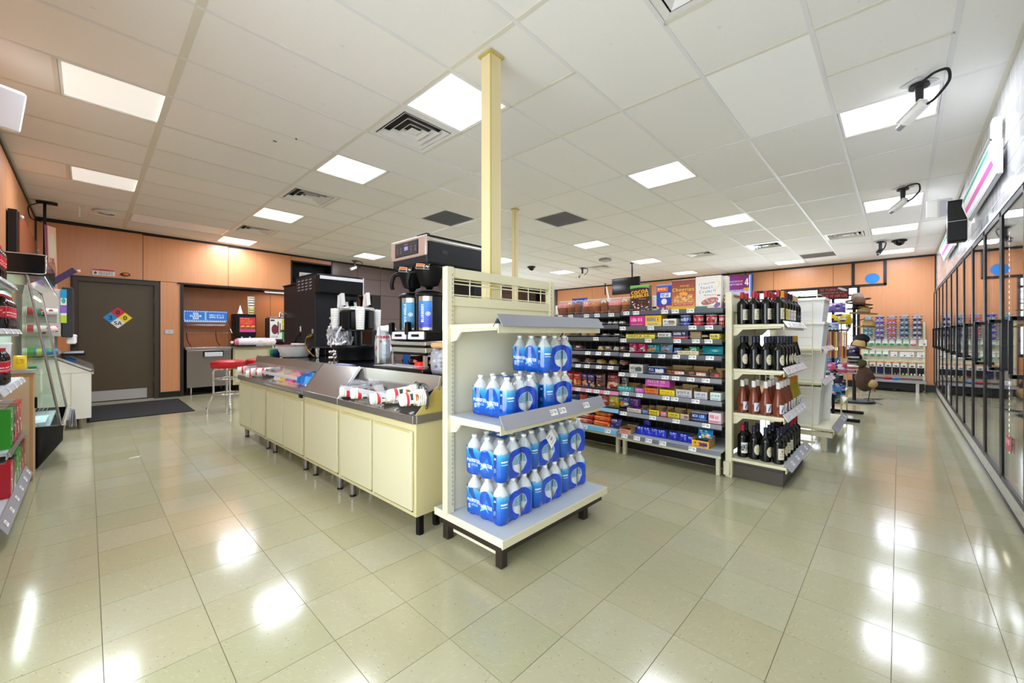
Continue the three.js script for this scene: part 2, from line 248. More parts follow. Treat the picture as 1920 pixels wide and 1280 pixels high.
{
  const ceiling = struct('ceiling');
  add(ceiling, 'slab', prism([[X0 - 1.3, ceilY(X0 - 1.3) + 0.09, -V1 - 1.3], [X0 - 1.3, ceilY(X0 - 1.3) + 0.09, -V0 + 1.3], [X1 + 1.3, ceilY(X1 + 1.3) + 0.09, -V0 + 1.3], [X1 + 1.3, ceilY(X1 + 1.3) + 0.09, -V1 - 1.3]], 0.08), M.void);
  const bw = 0.0125;
  for (let j = 0; j < GV.length - 1; j++) { // runners along the aisle
    if (!j) continue;
    const c = (u, dv) => [u, ceilY(u), -(gv(GV[j], u) + dv)];
    for (const [a, b] of [[X0, 4.07], [4.07, X1]]) add(ceiling, 'grid_runner', prism([c(a, bw), c(a, -bw), c(b, -bw), c(b, bw)], 0.03), j < 9 ? M.gridWhite : M.grid);
  }
  for (let i = 1; i < GU.length - 1; i++) add(ceiling, 'cross_runner', prism([[GU[i] - bw * (i === 1 ? 2.6 : 1.2), ceilY(GU[i]) + 0.0005, -V1], [GU[i] - bw * (i === 1 ? 2.6 : 1.2), ceilY(GU[i]) + 0.0005, -V0], [GU[i] + bw, ceilY(GU[i]) + 0.0005, -V0], [GU[i] + bw, ceilY(GU[i]) + 0.0005, -V1]], 0.03), i < 4 ? M.grid : M.gridWhite);
  add(ceiling, 'edge_angle', prism([[X0, ceilY(X0), -(V0 + 0.028)], [X0, ceilY(X0), -V0], [X1, ceilY(X1), -V0], [X1, ceilY(X1), -(V0 + 0.028)]], 0.03), M.grid);
  add(ceiling, 'edge_angle', prism([[X0, ceilY(X0), -V1], [X0, ceilY(X0), -V0], [X0 + 0.03, ceilY(X0), -V0], [X0 + 0.03, ceilY(X0), -V1]], 0.03), M.grid);
  const mid = (i) => (i === 0 ? -0.155 : i === 6 ? 6.84 : (GU[i] + GU[i + 1]) / 2 - 0.02);
  const tileAt = (u0, u1, v0, v1, m) => add(ceiling, 'ceiling_tile', ceilQuad(u0, u1, v0, v1, 0.0035, 0.012, 0.0127), m);
  for (let i = 0; i < GU.length - 1; i++) for (let j = 0; j < GV.length - 1; j++) {
    const s = SPEC[i + ',' + j], u0 = GU[i], u1 = GU[i + 1], v0 = GV[j], v1 = GV[j + 1], um = mid(i), m = i === 3 && j === 2 ? M.tileNew : pick(M.tile);
    if (!s) { tileAt(u0, u1, v0, v1, m); continue; }
    const crossbar = () => add(ceiling, 'cross_runner', ceilQuad(um - bw, um + bw, v0, v1, 0, 0.03), M.grid);
    let a = u0, b = u1;
    if (s.type === 'split') { tileAt(u0, um, v0, v1, m); tileAt(um, u1, v0, v1, m); crossbar(); continue; }
    if (s.h === 0) { b = um; tileAt(um, u1, v0, v1, m); crossbar(); }
    if (s.h === 1) { a = um; tileAt(u0, um, v0, v1, m); crossbar(); }
    fitting(s, a, b, v0, v1);
  }
  function u0left(u, v) { return u < 3 && v > 3.9; }   // the row by the orange wall runs brighter tubes
  function fitting(s, a, b, v0, v1) {
    const uc = (a + b) / 2, vc = gv((v0 + v1) / 2, uc), y = ceilY(uc), w = b - a - 0.03, d = (v1 - v0) * (1 - 0.0075 * Math.max(0, uc - 4)) - 0.03, lampOn = s.type === 'on' || s.type === 'soft' || s.type === 'off';
    if (lampOn) {
      const t = thing('ceiling_light', s.label, 'ceiling light', uc, y, vc, 0, 'ceiling lights'); t.rotation.z = -CS;
      const fr = [[w, 0.016, 0, d / 2 - 0.008], [w, 0.016, 0, -d / 2 + 0.008]].map(([x, z, px, pz]) => B(x, 0.03, z).clone().translate(px, 0.017, pz)).concat([[0.016, d - 0.03, w / 2 - 0.008, 0], [0.016, d - 0.03, -w / 2 + 0.008, 0]].map(([x, z, px, pz]) => B(x, 0.03, z).clone().translate(px, 0.017, pz)));
      add(t, 'frame', merge(fr), M.whiteGloss);
      add(t, 'diffuser', B(w - 0.03, 0.01, d - 0.03), s.type === 'on' ? M.lampOn : s.type === 'soft' ? M.lampSoft : M.lampOff, 0, 0.014, 0);
      add(t, 'housing', B(w - 0.005, 0.05, d - 0.005), M.white, 0, 0.055, 0);
      if (s.type !== 'off') {
        const l = new THREE.RectAreaLight('#e9f0ff', s.type === 'on' ? LAMP * (u0left(uc, vc) ? 1.25 : 1) : LAMP * 1.0, w - 0.04, d - 0.04);
        l.position.set(0, 0.003, 0); l.rotation.x = -HP; t.add(l);
      }
    } else if (s.type === 'vent' || s.type === 'ventAlu') {
      const mt = s.type === 'vent' ? M.white : M.alu;
      const t = thing('ceiling_vent', s.label, 'vent', uc, y, vc, 0, 'ceiling vents'); t.rotation.z = -CS;
      const ringG = (ow, od, iw, id, y0, y1) => { // a square louvre ring, its outer edge higher than its inner
        const p = (x, yy, z) => [x, yy, z], out = [];
        for (let k = 0; k < 4; k++) { const f = (q) => { const [x, yy, z] = q; return k === 0 ? p(x, yy, z) : k === 1 ? p(z * ow / od, yy, -x * od / ow) : k === 2 ? p(-x, yy, -z) : p(-z * ow / od, yy, x * od / ow); };
          out.push(prism([p(-ow / 2, y0, od / 2), p(ow / 2, y0, od / 2), p(iw / 2, y1, id / 2), p(-iw / 2, y1, id / 2)].map(f).reverse().reverse(), 0.004)); }
        return merge(out);
      };
      add(t, 'frame', ringG(w, d, w - 0.09, d - 0.09, 0.002, 0.0), mt);
      [[0.8, 0.66], [0.58, 0.44], [0.36, 0.22]].forEach(([o, q], k) => add(t, 'louver', ringG(w * o, d * o, w * q, d * q, -0.004, 0.032), mt));
      add(t, 'core', B(w * 0.16, 0.006, d * 0.16), mt, 0, 0.008, 0);
      add(t, 'plenum', B(w - 0.02, 0.01, d - 0.02), std('#3b3a38', 0.8), 0, 0.068, 0);
    } else {
      const t = thing('return_grille', s.label, 'vent', uc, y, vc, 0); t.rotation.z = -CS;
      const mm = s.type === 'brown' ? std('#5d5140', 0.7) : std('#77777c', 0.55);
      add(t, 'frame', B(w, 0.008, d), s.type === 'brown' ? mm : std('#8d8d92', 0.5), 0, 0.012, 0);
      const n = 18, l = []; for (let k = 0; k < n; k++) l.push(B(w - 0.05, 0.004, 0.008).clone().rotateX(0.6).translate(0, 0.004, -d / 2 + 0.03 + (d - 0.06) * k / (n - 1)));
      const sl = add(t, 'slats', merge(l), mm); sl.userData = { kind: 'stuff' };
    }
  }
}
// ---- walls: dark backing with the laminate panels as boards of their own
function panelRow(parent, rects, mat, place) { for (const [a, b, y0, y1, m] of rects) { const g = muv(new THREE.BoxGeometry(b - a - 0.008, y1 - y0 - 0.008, 0.014)), o = rnd() * 3; const uv = g.attributes.uv; for (let i = 0; i < uv.count; i++) uv.setXY(i, uv.getX(i) + o, uv.getY(i) + o); place(add(parent, 'wall_panel', g, m || mat), (a + b) / 2, (y0 + y1) / 2); } }
{ // wall with the brown back door and the alcove (v = V1)
  const w = struct('wall_back'), s = shape([[X0 - 0.12, 0], [X1 + 0.12, 0], [X1 + 0.12, ceilY(X1) + 0.08], [X0 - 0.12, ceilY(X0) + 0.08]]);
  for (const [a, b, y0, y1] of [[-0.17, 0.885, -0.01, 2.09], [1.2, 5.0, -0.01, 2.11], [3.1, 3.98, 2.29, 2.76], [6.5, 11.3, 0.35, 2.25]]) s.holes.push(shape([[a, Math.max(0.001, y0)], [b, Math.max(0.001, y0)], [b, y1], [a, y1]]));
  add(w, 'backing', extr(s, 0.12), M.seam, 0, 0, -V1 - 0.134);
  panelRow(w, [[-0.57, 0.675, 2.095, 2.93], [0.675, 1.94, 2.115, 2.915], [1.94, 3.095, 2.115, 2.895], [3.095, 3.98, 2.765, 2.88], [-0.57, -0.175, 0.1, 2.095], [0.89, 1.195, 0.1, 2.115], [0.675, 0.892, 2.095, 2.115]].slice(0, 6), M.wood, (m, x, y) => m.position.set(x, y, -V1 - 0.006));
  const br = []; for (let k = 0; k < 12; k++) for (const [y0, y1] of [[0.1, 0.95], [0.95, 1.55], [1.55, 2.15], [2.15, 2.54], [2.54, 2.72]]) if ((k > 1 && k < 4) || y0 > 2.1 || (k === 1 && y0 > 2)) br.push([3.99 + k * 0.62, Math.min(X1, 3.99 + (k + 1) * 0.62), y0, y0 > 2.5 ? ceilY(4.3 + k * 0.62) - 0.03 : y1]);
  panelRow(w, br, M.brown, (m, x, y) => m.position.set(x, y, -V1 - 0.006));
  const tr = struct('trim_1'); add(tr, 'trim_strip', prism([[X0, ceilY(X0) - 0.035, -V1 + 0.006], [X0, ceilY(X0) - 0.035, -V1 - 0.01].map((q, i) => q), [X1, ceilY(X1) - 0.035, -V1 - 0.01], [X1, ceilY(X1) - 0.035, -V1 + 0.006]].reverse(), 0.037), M.cove);
  const bb = struct('baseboard_back'); add(bb, 'board', B(0.31, 0.1, 0.02), M.blackBase, 1.045, 0.05, -V1); add(bb, 'board', B(0.4, 0.1, 0.02), M.blackBase, -0.37, 0.05, -V1);
  const wi = struct('window_3'); add(wi, 'pane', B(4.8, 1.9, 0.006), M.pane, 8.9, 1.3, -V1 - 0.08);
  for (const [bw, bh, x, y] of [[4.8, 0.06, 8.9, 0.37], [4.8, 0.06, 8.9, 2.23], ...[6.52, 7.7, 8.9, 10.1, 11.28].map((x) => [0.06, 1.9, x, 1.3])]) add(wi, 'window_frame', B(bw, bh, 0.08), M.blackMatte, x, y, -V1 - 0.06);
  // alcove
  const al = struct('wall_alcove'), av = V1 + 0.62;
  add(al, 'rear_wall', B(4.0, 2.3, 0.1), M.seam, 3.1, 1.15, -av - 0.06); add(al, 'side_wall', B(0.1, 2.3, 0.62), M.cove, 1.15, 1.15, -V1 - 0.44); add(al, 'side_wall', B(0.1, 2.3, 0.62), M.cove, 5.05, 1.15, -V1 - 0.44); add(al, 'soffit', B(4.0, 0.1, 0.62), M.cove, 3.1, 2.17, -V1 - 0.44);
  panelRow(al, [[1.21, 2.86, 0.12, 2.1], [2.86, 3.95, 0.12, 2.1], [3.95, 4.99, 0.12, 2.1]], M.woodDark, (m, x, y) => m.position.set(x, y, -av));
  add(al, 'jamb_strip', B(0.05, 2.1, 0.02), M.cove, 1.215, 1.05, -V1 + 0.006); add(al, 'head_strip', B(2.9, 0.03, 0.02), M.cove, 2.6, 2.105, -V1 + 0.006);
  // dark opening high up, with its frame
  const op = struct('window_1'); add(op, 'recess', B(0.9, 0.5, 0.05), M.blackMatte, 3.54, 2.525, -V1 - 0.4); for (const [bw, bh, x, y] of [[0.9, 0.03, 3.54, 2.775], [0.9, 0.03, 3.54, 2.28], [0.03, 0.5, 3.105, 2.525], [0.03, 0.62, 3.985, 2.58]]) add(op, 'window_frame', B(bw, bh, 0.4), M.cove, x, y, -V1 - 0.19);
}
{ // far wall with the window behind the hats (u = X1)
  const w = struct('wall_far'), s = shape([[V0 - 0.1, 0], [V1 + 0.1, 0], [V1 + 0.1, 2.84], [V0 - 0.1, 2.84]]);
  s.holes.push(shape([[0.64, 0.75], [3.3, 0.75], [3.3, 2.2], [0.64, 2.2]]));
  add(w, 'backing', extr(s, 0.12).rotateY(HP), M.seam, X1 + 0.014, 0, 0);
  const R = [[0.24, 0.71, 2.235, 2.71], [0.755, 1.08, 2.235, 2.715], [1.08, 2.235, 2.235, 2.715], [2.235, 3.35, 2.235, 2.715], [3.35, 4.6, 0.14, 2.715], [4.6, 5.85, 0.14, 2.715], [5.85, 7.42, 0.14, 2.715], [7.42, 8.87, 0.14, 2.715], [0.64, 3.3, 0.14, 0.74]];
  panelRow(w, R, M.wood, (m, x, y) => { m.position.set(X1 + 0.006, y, -x); m.rotation.y = L; });
  { const g = muv(extr([[-0.62, 0.14], [0.51, 0.14], [0.51, 2.72], [-0.19, 2.72], [-0.19, 2.195], [-0.62, 2.195]], 0.014)); add(w, 'wall_panel', g, M.wood, X1 + 0.013, 0, 0, 0, L, 0); }
  panelRow(w, [[8.9, 9.68, 0.14, 2.715]], M.brown, (m, x, y) => { m.position.set(X1 + 0.006, y, -x); m.rotation.y = L; });
  const tr = struct('trim_2'); add(tr, 'trim_strip', B(0.016, 0.035, V1 - V0), M.cove, X1 - 0.004, ceilY(X1) - 0.018, -(V0 + V1) / 2);
  for (const [y0, y1, v] of [[2.2, 2.72, 0.215], [2.22, 2.72, 0.735]]) add(tr, 'trim_strip', B(0.03, y1 - y0, 0.045), M.cove, X1 - 0.004, (y0 + y1) / 2, -v);
  add(tr, 'trim_strip', B(0.03, 0.045, 0.56), M.cove, X1 - 0.004, 2.215, -0.47);
  const bb = struct('baseboard_far'); add(bb, 'board', B(0.02, 0.14, V1 - V0), M.blackBase, X1 - 0.004, 0.07, -(V0 + V1) / 2);
  const wi = struct('window_2'); add(wi, 'pane', B(0.006, 1.45, 2.66), M.pane, X1 + 0.08, 1.475, -1.97);
  for (const [h, d, y, v] of [[0.05, 2.66, 2.2, 1.97], [0.05, 2.66, 0.77, 1.97], [1.5, 0.05, 1.475, 0.65], [1.5, 0.05, 1.475, 1.97], [1.5, 0.05, 1.475, 3.28], [0.04, 2.66, 2.02, 1.97]]) add(wi, 'window_frame', B(0.06, h, d), M.blackMatte, X1 + 0.05, y, -v);
}
{ // wall behind the soda shelves (u = X0)
  const w = struct('wall_left'); const s = shape([[V0 - 0.1, 0], [V1 + 0.1, 0], [V1 + 0.1, 3.02], [V0 - 0.1, 3.02]]); s.holes.push(shape([[-0.3, 0.1], [2.4, 0.1], [2.4, 2.3], [-0.3, 2.3]]));
  add(w, 'backing', extr(s, 0.12).rotateY(HP), M.seam, X0 - 0.134, 0, 0);
  const wi = struct('window_4'); add(wi, 'pane', B(0.006, 2.2, 2.7), M.pane, X0 - 0.08, 1.2, -1.05); for (const [h, d, y, v] of [[0.06, 2.7, 0.13, 1.05], [0.06, 2.7, 2.27, 1.05], [2.2, 0.06, 1.2, -0.27], [2.2, 0.06, 1.2, 1.05], [2.2, 0.06, 1.2, 2.37]]) add(wi, 'window_frame', B(0.08, h, d), M.blackMatte, X0 - 0.06, y, -v);
  const ys = [2.41, 3.2, 4.4, 5.4, 6.46, 7.55, 8.8, 9.68], R = []; for (let k = 0; k < ys.length - 1; k++) R.push([ys[k], ys[k + 1], 0.12, 2.95]); R.push([-0.52, 2.41, 2.31, 2.95]);
  panelRow(w, R, M.wood, (m, x, y) => { m.position.set(X0 - 0.006, y, -x); m.rotation.y = HP; });
  const tr = struct('trim_3'); add(tr, 'trim_strip', B(0.02, 2.95, 0.02), M.cove, X0 + 0.012, 1.475, -V1 + 0.012); add(tr, 'trim_strip', B(0.016, 0.03, V1 - V0), M.cove, X0 + 0.004, 2.962, -(V0 + V1) / 2);
}
// ---- cooler wall (v = V0): white glazed tile above, black framed glass doors below
const CP = 0.68, C0 = 3.924, CN = 11;                     // pitch of the doors, one of the posts, number of doors
{
  const w = struct('wall_right'), cu0 = C0 - CP, cu1 = cu0 + CN * CP;
  add(w, 'upper_wall', B(X1 - X0 + 0.2, 1.05, 0.12), std('#a9a9ab', 0.7), (X0 + X1) / 2, 2.515, -V0 + 0.066);
  add(w, 'lower_wall', B(cu0 - X0, 2.0, 0.12), M.white, (X0 + cu0) / 2, 1.0, -V0 + 0.066); add(w, 'lower_wall', B(X1 - cu1 + 0.1, 2.0, 0.12), M.whiteGloss, (X1 + 0.1 + cu1) / 2, 1.0, -V0 + 0.066);
  const tw = 0.152, g = RB(tw - 0.004, tw - 0.004, 0.01, 0.003, 1), mats = [0.07, 0.1, 0.14].map((r) => std('#d3d4d7', r)), rest = [];
  let n = 0; for (let i = 0; X1 - (i + 0.5) * tw > 1.6; i++) for (let k = 0; k < 6; k++) {
    const u = 2.06 + (i + 0.5) * tw, y = 2.0 + (k + 0.5) * tw; if (u > X1 || y + tw / 2 > ceilY(u) + 0.07) continue;
    const tx = rr(-0.006, 0.006), ty = rr(-0.006, 0.006);
    if (n < 300) { n++; add(w, 'tile', g, pick(mats), u, y, -V0 + 0.003, tx, ty, 0); } else rest.push(g.clone().translate(u, y, -V0 + 0.003));
  }
  if (rest.length) add(w, 'tiles', mergeGeometries(rest), mats[1]).userData = { kind: 'stuff' };
  const curb = struct('baseboard_right');
  const curbTex = canvasTex(512, 128, (c, w, h) => { fillAll(c, w, h, '#bdb9ae'); for (let i = 0; i < 500; i++) { const d = rr(-40, 25); c.fillStyle = `rgba(${175 + d},${170 + d},${158 + d},${rr(0.1, 0.5)})`; c.fillRect(rr(0, w), rr(0, h), rr(2, 40), rr(1, 5)); } c.fillStyle = 'rgba(60,55,48,.5)'; for (let i = 0; i < 70; i++) c.fillRect(rr(0, w), h - rr(2, 26), rr(3, 26), rr(1, 3)); });
  add(curb, 'curb', muv(B(X1 - X0, 0.17, 0.05).clone()), std('#ffffff', 0.45, 0, { map: curbTex }), (X0 + X1) / 2, 0.105, -V0 + 0.022); add(curb, 'base_strip', B(X1 - X0, 0.022, 0.06), M.blackBase, (X0 + X1) / 2, 0.011, -V0 + 0.022); add(curb, 'steel_cap', B(X1 - X0, 0.012, 0.062), M.alu, (X0 + X1) / 2, 0.192, -V0 + 0.022);
  const cf = thing('cooler_frame', 'long black frame holding the row of glass cooler doors along the aisle wall', 'cooler', 0, 0, V0 + 0.01);
  const box = (n, w, h, d, x, y, z, m) => add(cf, n, B(w, h, d), m, x, y, z);
  box('bottom_rail', CN * CP, 0.055, 0.05, (cu0 + cu1) / 2, 0.226, 0, M.black); box('top_rail', CN * CP, 0.05, 0.05, (cu0 + cu1) / 2, 1.955, 0, M.black); box('top_trim', CN * CP, 0.02, 0.06, (cu0 + cu1) / 2, 1.99, -0.006, M.alu);
  box('cable_cover', CN * CP, 0.03, 0.03, (cu0 + cu1) / 2, 2.016, -0.004, M.black);
  for (let k = 0; k <= CN; k++) add(cf, 'post', B(0.05, 1.76, 0.05), M.black, cu0 + k * CP, 1.1, 0.002);
  box('cabinet_rear', CN * CP, 1.9, 0.04, (cu0 + cu1) / 2, 1.1, 0.95, M.charcoal); box('cabinet_floor', CN * CP, 0.04, 0.95, (cu0 + cu1) / 2, 0.2, 0.48, M.charcoal); box('cabinet_roof', CN * CP, 0.04, 0.95, (cu0 + cu1) / 2, 2.0, 0.48, M.charcoal); box('cabinet_end', 0.04, 1.9, 0.95, cu0, 1.1, 0.48, M.charcoal); box('cabinet_end', 0.04, 1.9, 0.95, cu1, 1.1, 0.48, M.charcoal);
  for (let k = 1; k < 3; k++) { const s = add(cf, 'light_strip', B(0.022, 1.6, 0.014), M.white, cu0 + k * CP - 0.055, 1.1, 0.04); for (let q = 0; q < 42; q++) add(s, 'led', B(0.006, 0.017, 0.022), M.led, -0.0142, -0.78 + q * 0.038, -0.004).castShadow = false; }
  for (const y of [0.42, 0.72, 1.02, 1.32, 1.62]) box('wire_shelf', CN * CP - 0.1, 0.008, 0.5, (cu0 + cu1) / 2, y, 0.5, M.railDark);
  const ord = ['first', 'second', 'third', 'fourth', 'fifth', 'sixth', 'seventh', 'eighth', 'ninth', 'tenth', 'eleventh'];
  for (let k = 0; k < CN; k++) {
    const t = thing('cooler_door', `black framed glass cooler door, ${ord[k]} counted from the camera towards the far wall`, 'cooler door', cu0 + (k + 0.5) * CP, 1.09, V0 + 0.06, Math.PI, 'cooler doors');
    const ww = CP - 0.012, hh = 1.66, f = 0.032;
    add(t, 'door_frame', merge([B(f, hh, 0.03).clone().translate(ww / 2 - f / 2, 0, 0), B(f, hh, 0.03).clone().translate(-ww / 2 + f / 2, 0, 0), B(ww, f, 0.03).clone().translate(0, hh / 2 - f / 2, 0), B(ww, f, 0.03).clone().translate(0, -hh / 2 + f / 2, 0)]), M.black);
    add(t, 'pane', B(ww - 2 * f, hh - 2 * f, 0.006), M.pane, 0, 0, 0.006);
    const hx = ww / 2 - 0.05, h = add(t, 'handle', merge([B(0.014, 0.32, 0.016).clone().translate(hx - 0.09, 0, 0.042), B(0.11, 0.016, 0.016).clone().translate(hx - 0.04, 0.152, 0.042), B(0.11, 0.016, 0.016).clone().translate(hx - 0.04, -0.152, 0.042), B(0.02, 0.022, 0.045).clone().translate(hx + 0.005, 0.15, 0.035), B(0.02, 0.022, 0.045).clone().translate(hx + 0.005, -0.15, 0.035)]), M.black);
  }
}
// ---- back door with its frame, plate and hazard diamond
{
  const d = struct('door_1');
  for (const [w, h, x, y] of [[0.06, 2.09, -0.14, 1.045], [0.06, 2.09, 0.855, 1.045], [0.94, 0.06, 0.357, 2.06]]) add(d, 'door_frame', B(w, h, 0.16), M.doorFrame, x, y, -V1 - 0.06);
  for (const [w, h, x, y] of [[0.025, 2.12, -0.183, 1.06], [0.025, 2.12, 0.898, 1.06], [1.1, 0.025, 0.357, 2.105]]) add(d, 'frame_edge', B(w, h, 0.02), M.cove, x, y, -V1 + 0.004);
  add(d, 'leaf', RB(0.935, 2.03, 0.045, 0.004), M.door, 0.357, 1.02, -V1 - 0.05);
  add(d, 'kick_plate', B(0.72, 0.17, 0.004), std('#b4b3af', 0.45, 0.25), 0.37, 0.115, -V1 - 0.026);
  for (const y of [0.35, 1.05, 1.75]) add(d, 'hinge', CY(0.01, 0.01, 0.1, 8), M.brass, 0.828, y, -V1 - 0.022);
  const c = cell(192, 192, (c, w) => {
    c.translate(w / 2, w / 2); c.rotate(Math.PI / 4); const k = w / 2 / Math.SQRT2; const q = (x, y, col) => { c.fillStyle = col; c.fillRect(x, y, k, k); };
    fillAll(c, 600, 600, '#fff'); q(-k, -k, '#cf1f37'); q(0, -k, '#f4df0c'); q(-k, 0, '#2297d8'); q(0, 0, '#f3f3f0'); c.strokeStyle = '#eee'; c.lineWidth = 2; c.strokeRect(-k, -k, 2 * k, 2 * k); c.rotate(-Math.PI / 4);
    txt(c, '0', 0, -47, 50, '#0a0a0a'); txt(c, '0', 47, 2, 50, '#0a0a0a'); txt(c, '3', -47, 2, 50, '#0a0a0a'); txt(c, 'SA', 0, 48, 44, '#0a0a0a');
  });
  const s = 0.258, g = new THREE.PlaneGeometry(s, s).rotateZ(Math.PI / 4), uv = g.attributes.uv, p = g.attributes.position, R = s / Math.SQRT2;
  for (let i = 0; i < 4; i++) uv.setXY(i, 0.5 + p.getX(i) / (2 * R), 0.5 + p.getY(i) / (2 * R));
  const t = thing('hazard_sign', 'four colour hazard diamond reading 3 0 0 SA on the brown door', 'sign', 0.357, 1.44, V1 + 0.024); add(t, 'plate', B(0.255, 0.255, 0.003).clone().rotateZ(Math.PI / 4), M.white, 0, 0, 0); add(t, 'print', put(g, c), PR, 0, 0, 0.0025);
}
// ---- pillars
for (const [u, v, w, d, h, label] of [[1.79, 1.895, 0.092, 0.085, ceilY(1.79), 'near cream square pillar rising behind the water bottle display'], [4.1, 3.86, 0.062, 0.058, ceilY(4.1), 'slim cream pillar far behind the near pillar']]) {
  const p = thing('pillar', label, 'pillar', u, 0, v); p.userData.kind = 'structure';
  const g = shape([[-w / 2, -d / 2], [w / 2, -d / 2], [w / 2, d / 2], [-w / 2, d / 2]]);
  add(p, 'shaft', extr(g, h - 0.004, 0.0).rotateX(-HP), M.pillar); add(p, 'corner_bead', B(0.006, h - 0.01, 0.006), M.ivoryDeep, -w / 2, h / 2, d / 2);
  add(p, 'collar', B(w + 0.03, 0.012, d + 0.03), M.ivoryDeep, 0, h - 0.008, 0);
}

// ================================================================ left side: shelves of soda, chilled case, fountain counter, alcove
const cColaT = cell(120, 160, (c, w, h) => { fillAll(c, w, h, '#c4122a'); txt(c, 'Dreamworld', 60, 76, 27, '#fff', { f: 'serif', rot: -0.25 }); scrib(c, 12, 118, 90, 20, '#fff', 2); c.fillStyle = '#e9a7ad'; c.fillRect(0, 0, w, 6); });
const cCan = [['#c4122a', '#fff', '#8c0d1c'], ['#171013', '#c4122a', '#ddd'], ['#2fa12c', '#f3f7e6', '#14651f'], ['#1c1a22', '#e9e9ee', '#c4122a'], ['#7b1420', '#f2e6d2', '#b8202e']].map(([a, b, d]) => cell(150, 150, (c, w, h) => {
  fillAll(c, w, h, a); c.fillStyle = d; c.beginPath(); c.moveTo(0, h); c.quadraticCurveTo(w * 0.5, h * 0.3, w, h * 0.55); c.lineTo(w, h); c.fill(); c.strokeStyle = b; c.lineWidth = 7; c.beginPath(); c.moveTo(8, 100); c.bezierCurveTo(40, 20, 80, 150, 142, 34); c.stroke(); blob(c, 108, 112, 20, 20, b); scrib(c, 14, 18, 70, 20, b, 2); txt(c, '12', 30, 126, 26, b); }));
const cRail = cell(256, 24, (c, w, h) => { fillAll(c, w, h, '#85858f'); for (let i = 0; i < 5; i++) { c.fillStyle = '#d8d8dd'; c.fillRect(8 + i * 52, 3, 26, 18); scrib(c, 11 + i * 52, 6, 20, 12, '#555', 2); } });
const cTag = cell(40, 22, (c, w, h) => { fillAll(c, w, h, '#f5f5f2'); scrib(c, 3, 4, 16, 12, '#777', 2); scrib(c, 22, 6, 15, 12, '#222', 1); });
const tagG = face(0.062, 0.034, cTag);
function gondolaShelf(parent, x, y, w, d, o = {}) { // a shelf with its folded front edge, price rail and tags; z = 0 is the rear
  const s = add(parent, 'shelf', RB(w - 0.004, 0.024, d, 0.004), o.mat ?? M.darkShelf, x, y, d / 2);
  if (o.lip !== false) add(s, 'front_edge', B(w - 0.004, 0.045, 0.006), o.lipMat ?? o.mat ?? M.darkShelf, 0, -0.012, d / 2);
  const t = o.tilt ?? 0.3, r = add(s, 'price_rail', B(w - 0.004, o.rh ?? 0.034, 0.005), o.rail ?? M.railGrey, 0, o.ry ?? -0.004, d / 2 + 0.012, -t);
  for (const q of o.tags ?? []) add(s, 'price_tag', tagG, PR, q, o.ry ?? -0.004, d / 2 + 0.0165, -t);
  if (o.brackets) for (const k of [-1, 1]) add(s, 'bracket', extr([[0, -0.012], [d * 0.96, -0.012], [d * 0.96, -0.02], [0.09, -0.03], [0.05, -0.075], [0, -0.085]], 0.012, 0.001).rotateY(-HP).translate(0.006, 0, 0), o.bmat ?? M.ivory, k * (w / 2 - 0.016), 0, -d / 2);
  return s;
}
function bottleSoda(label, group) {
  const t = thing('soda_bottle', label, 'soda bottle', 0, 0, 0, 0, group);
  add(t, 'body', lathe([[0, 0], [0.026, 0], [0.034, 0.006], [0.035, 0.05], [0.032, 0.062], [0.033, 0.075]], 18), M.cola); add(t, 'shoulder', lathe([[0.033, 0.14], [0.034, 0.15], [0.03, 0.175], [0.014, 0.2], [0.012, 0.205]], 18), M.cola);
  add(t, 'label', put(new THREE.CylinderGeometry(0.0342, 0.0342, 0.068, 18, 1, true, -Math.PI / 2, Math.PI * 2), cColaT), PG, 0, 0.108, 0); add(t, 'cap', CY(0.014, 0.014, 0.016, 16), M.red, 0, 0.212, 0); return t;
}
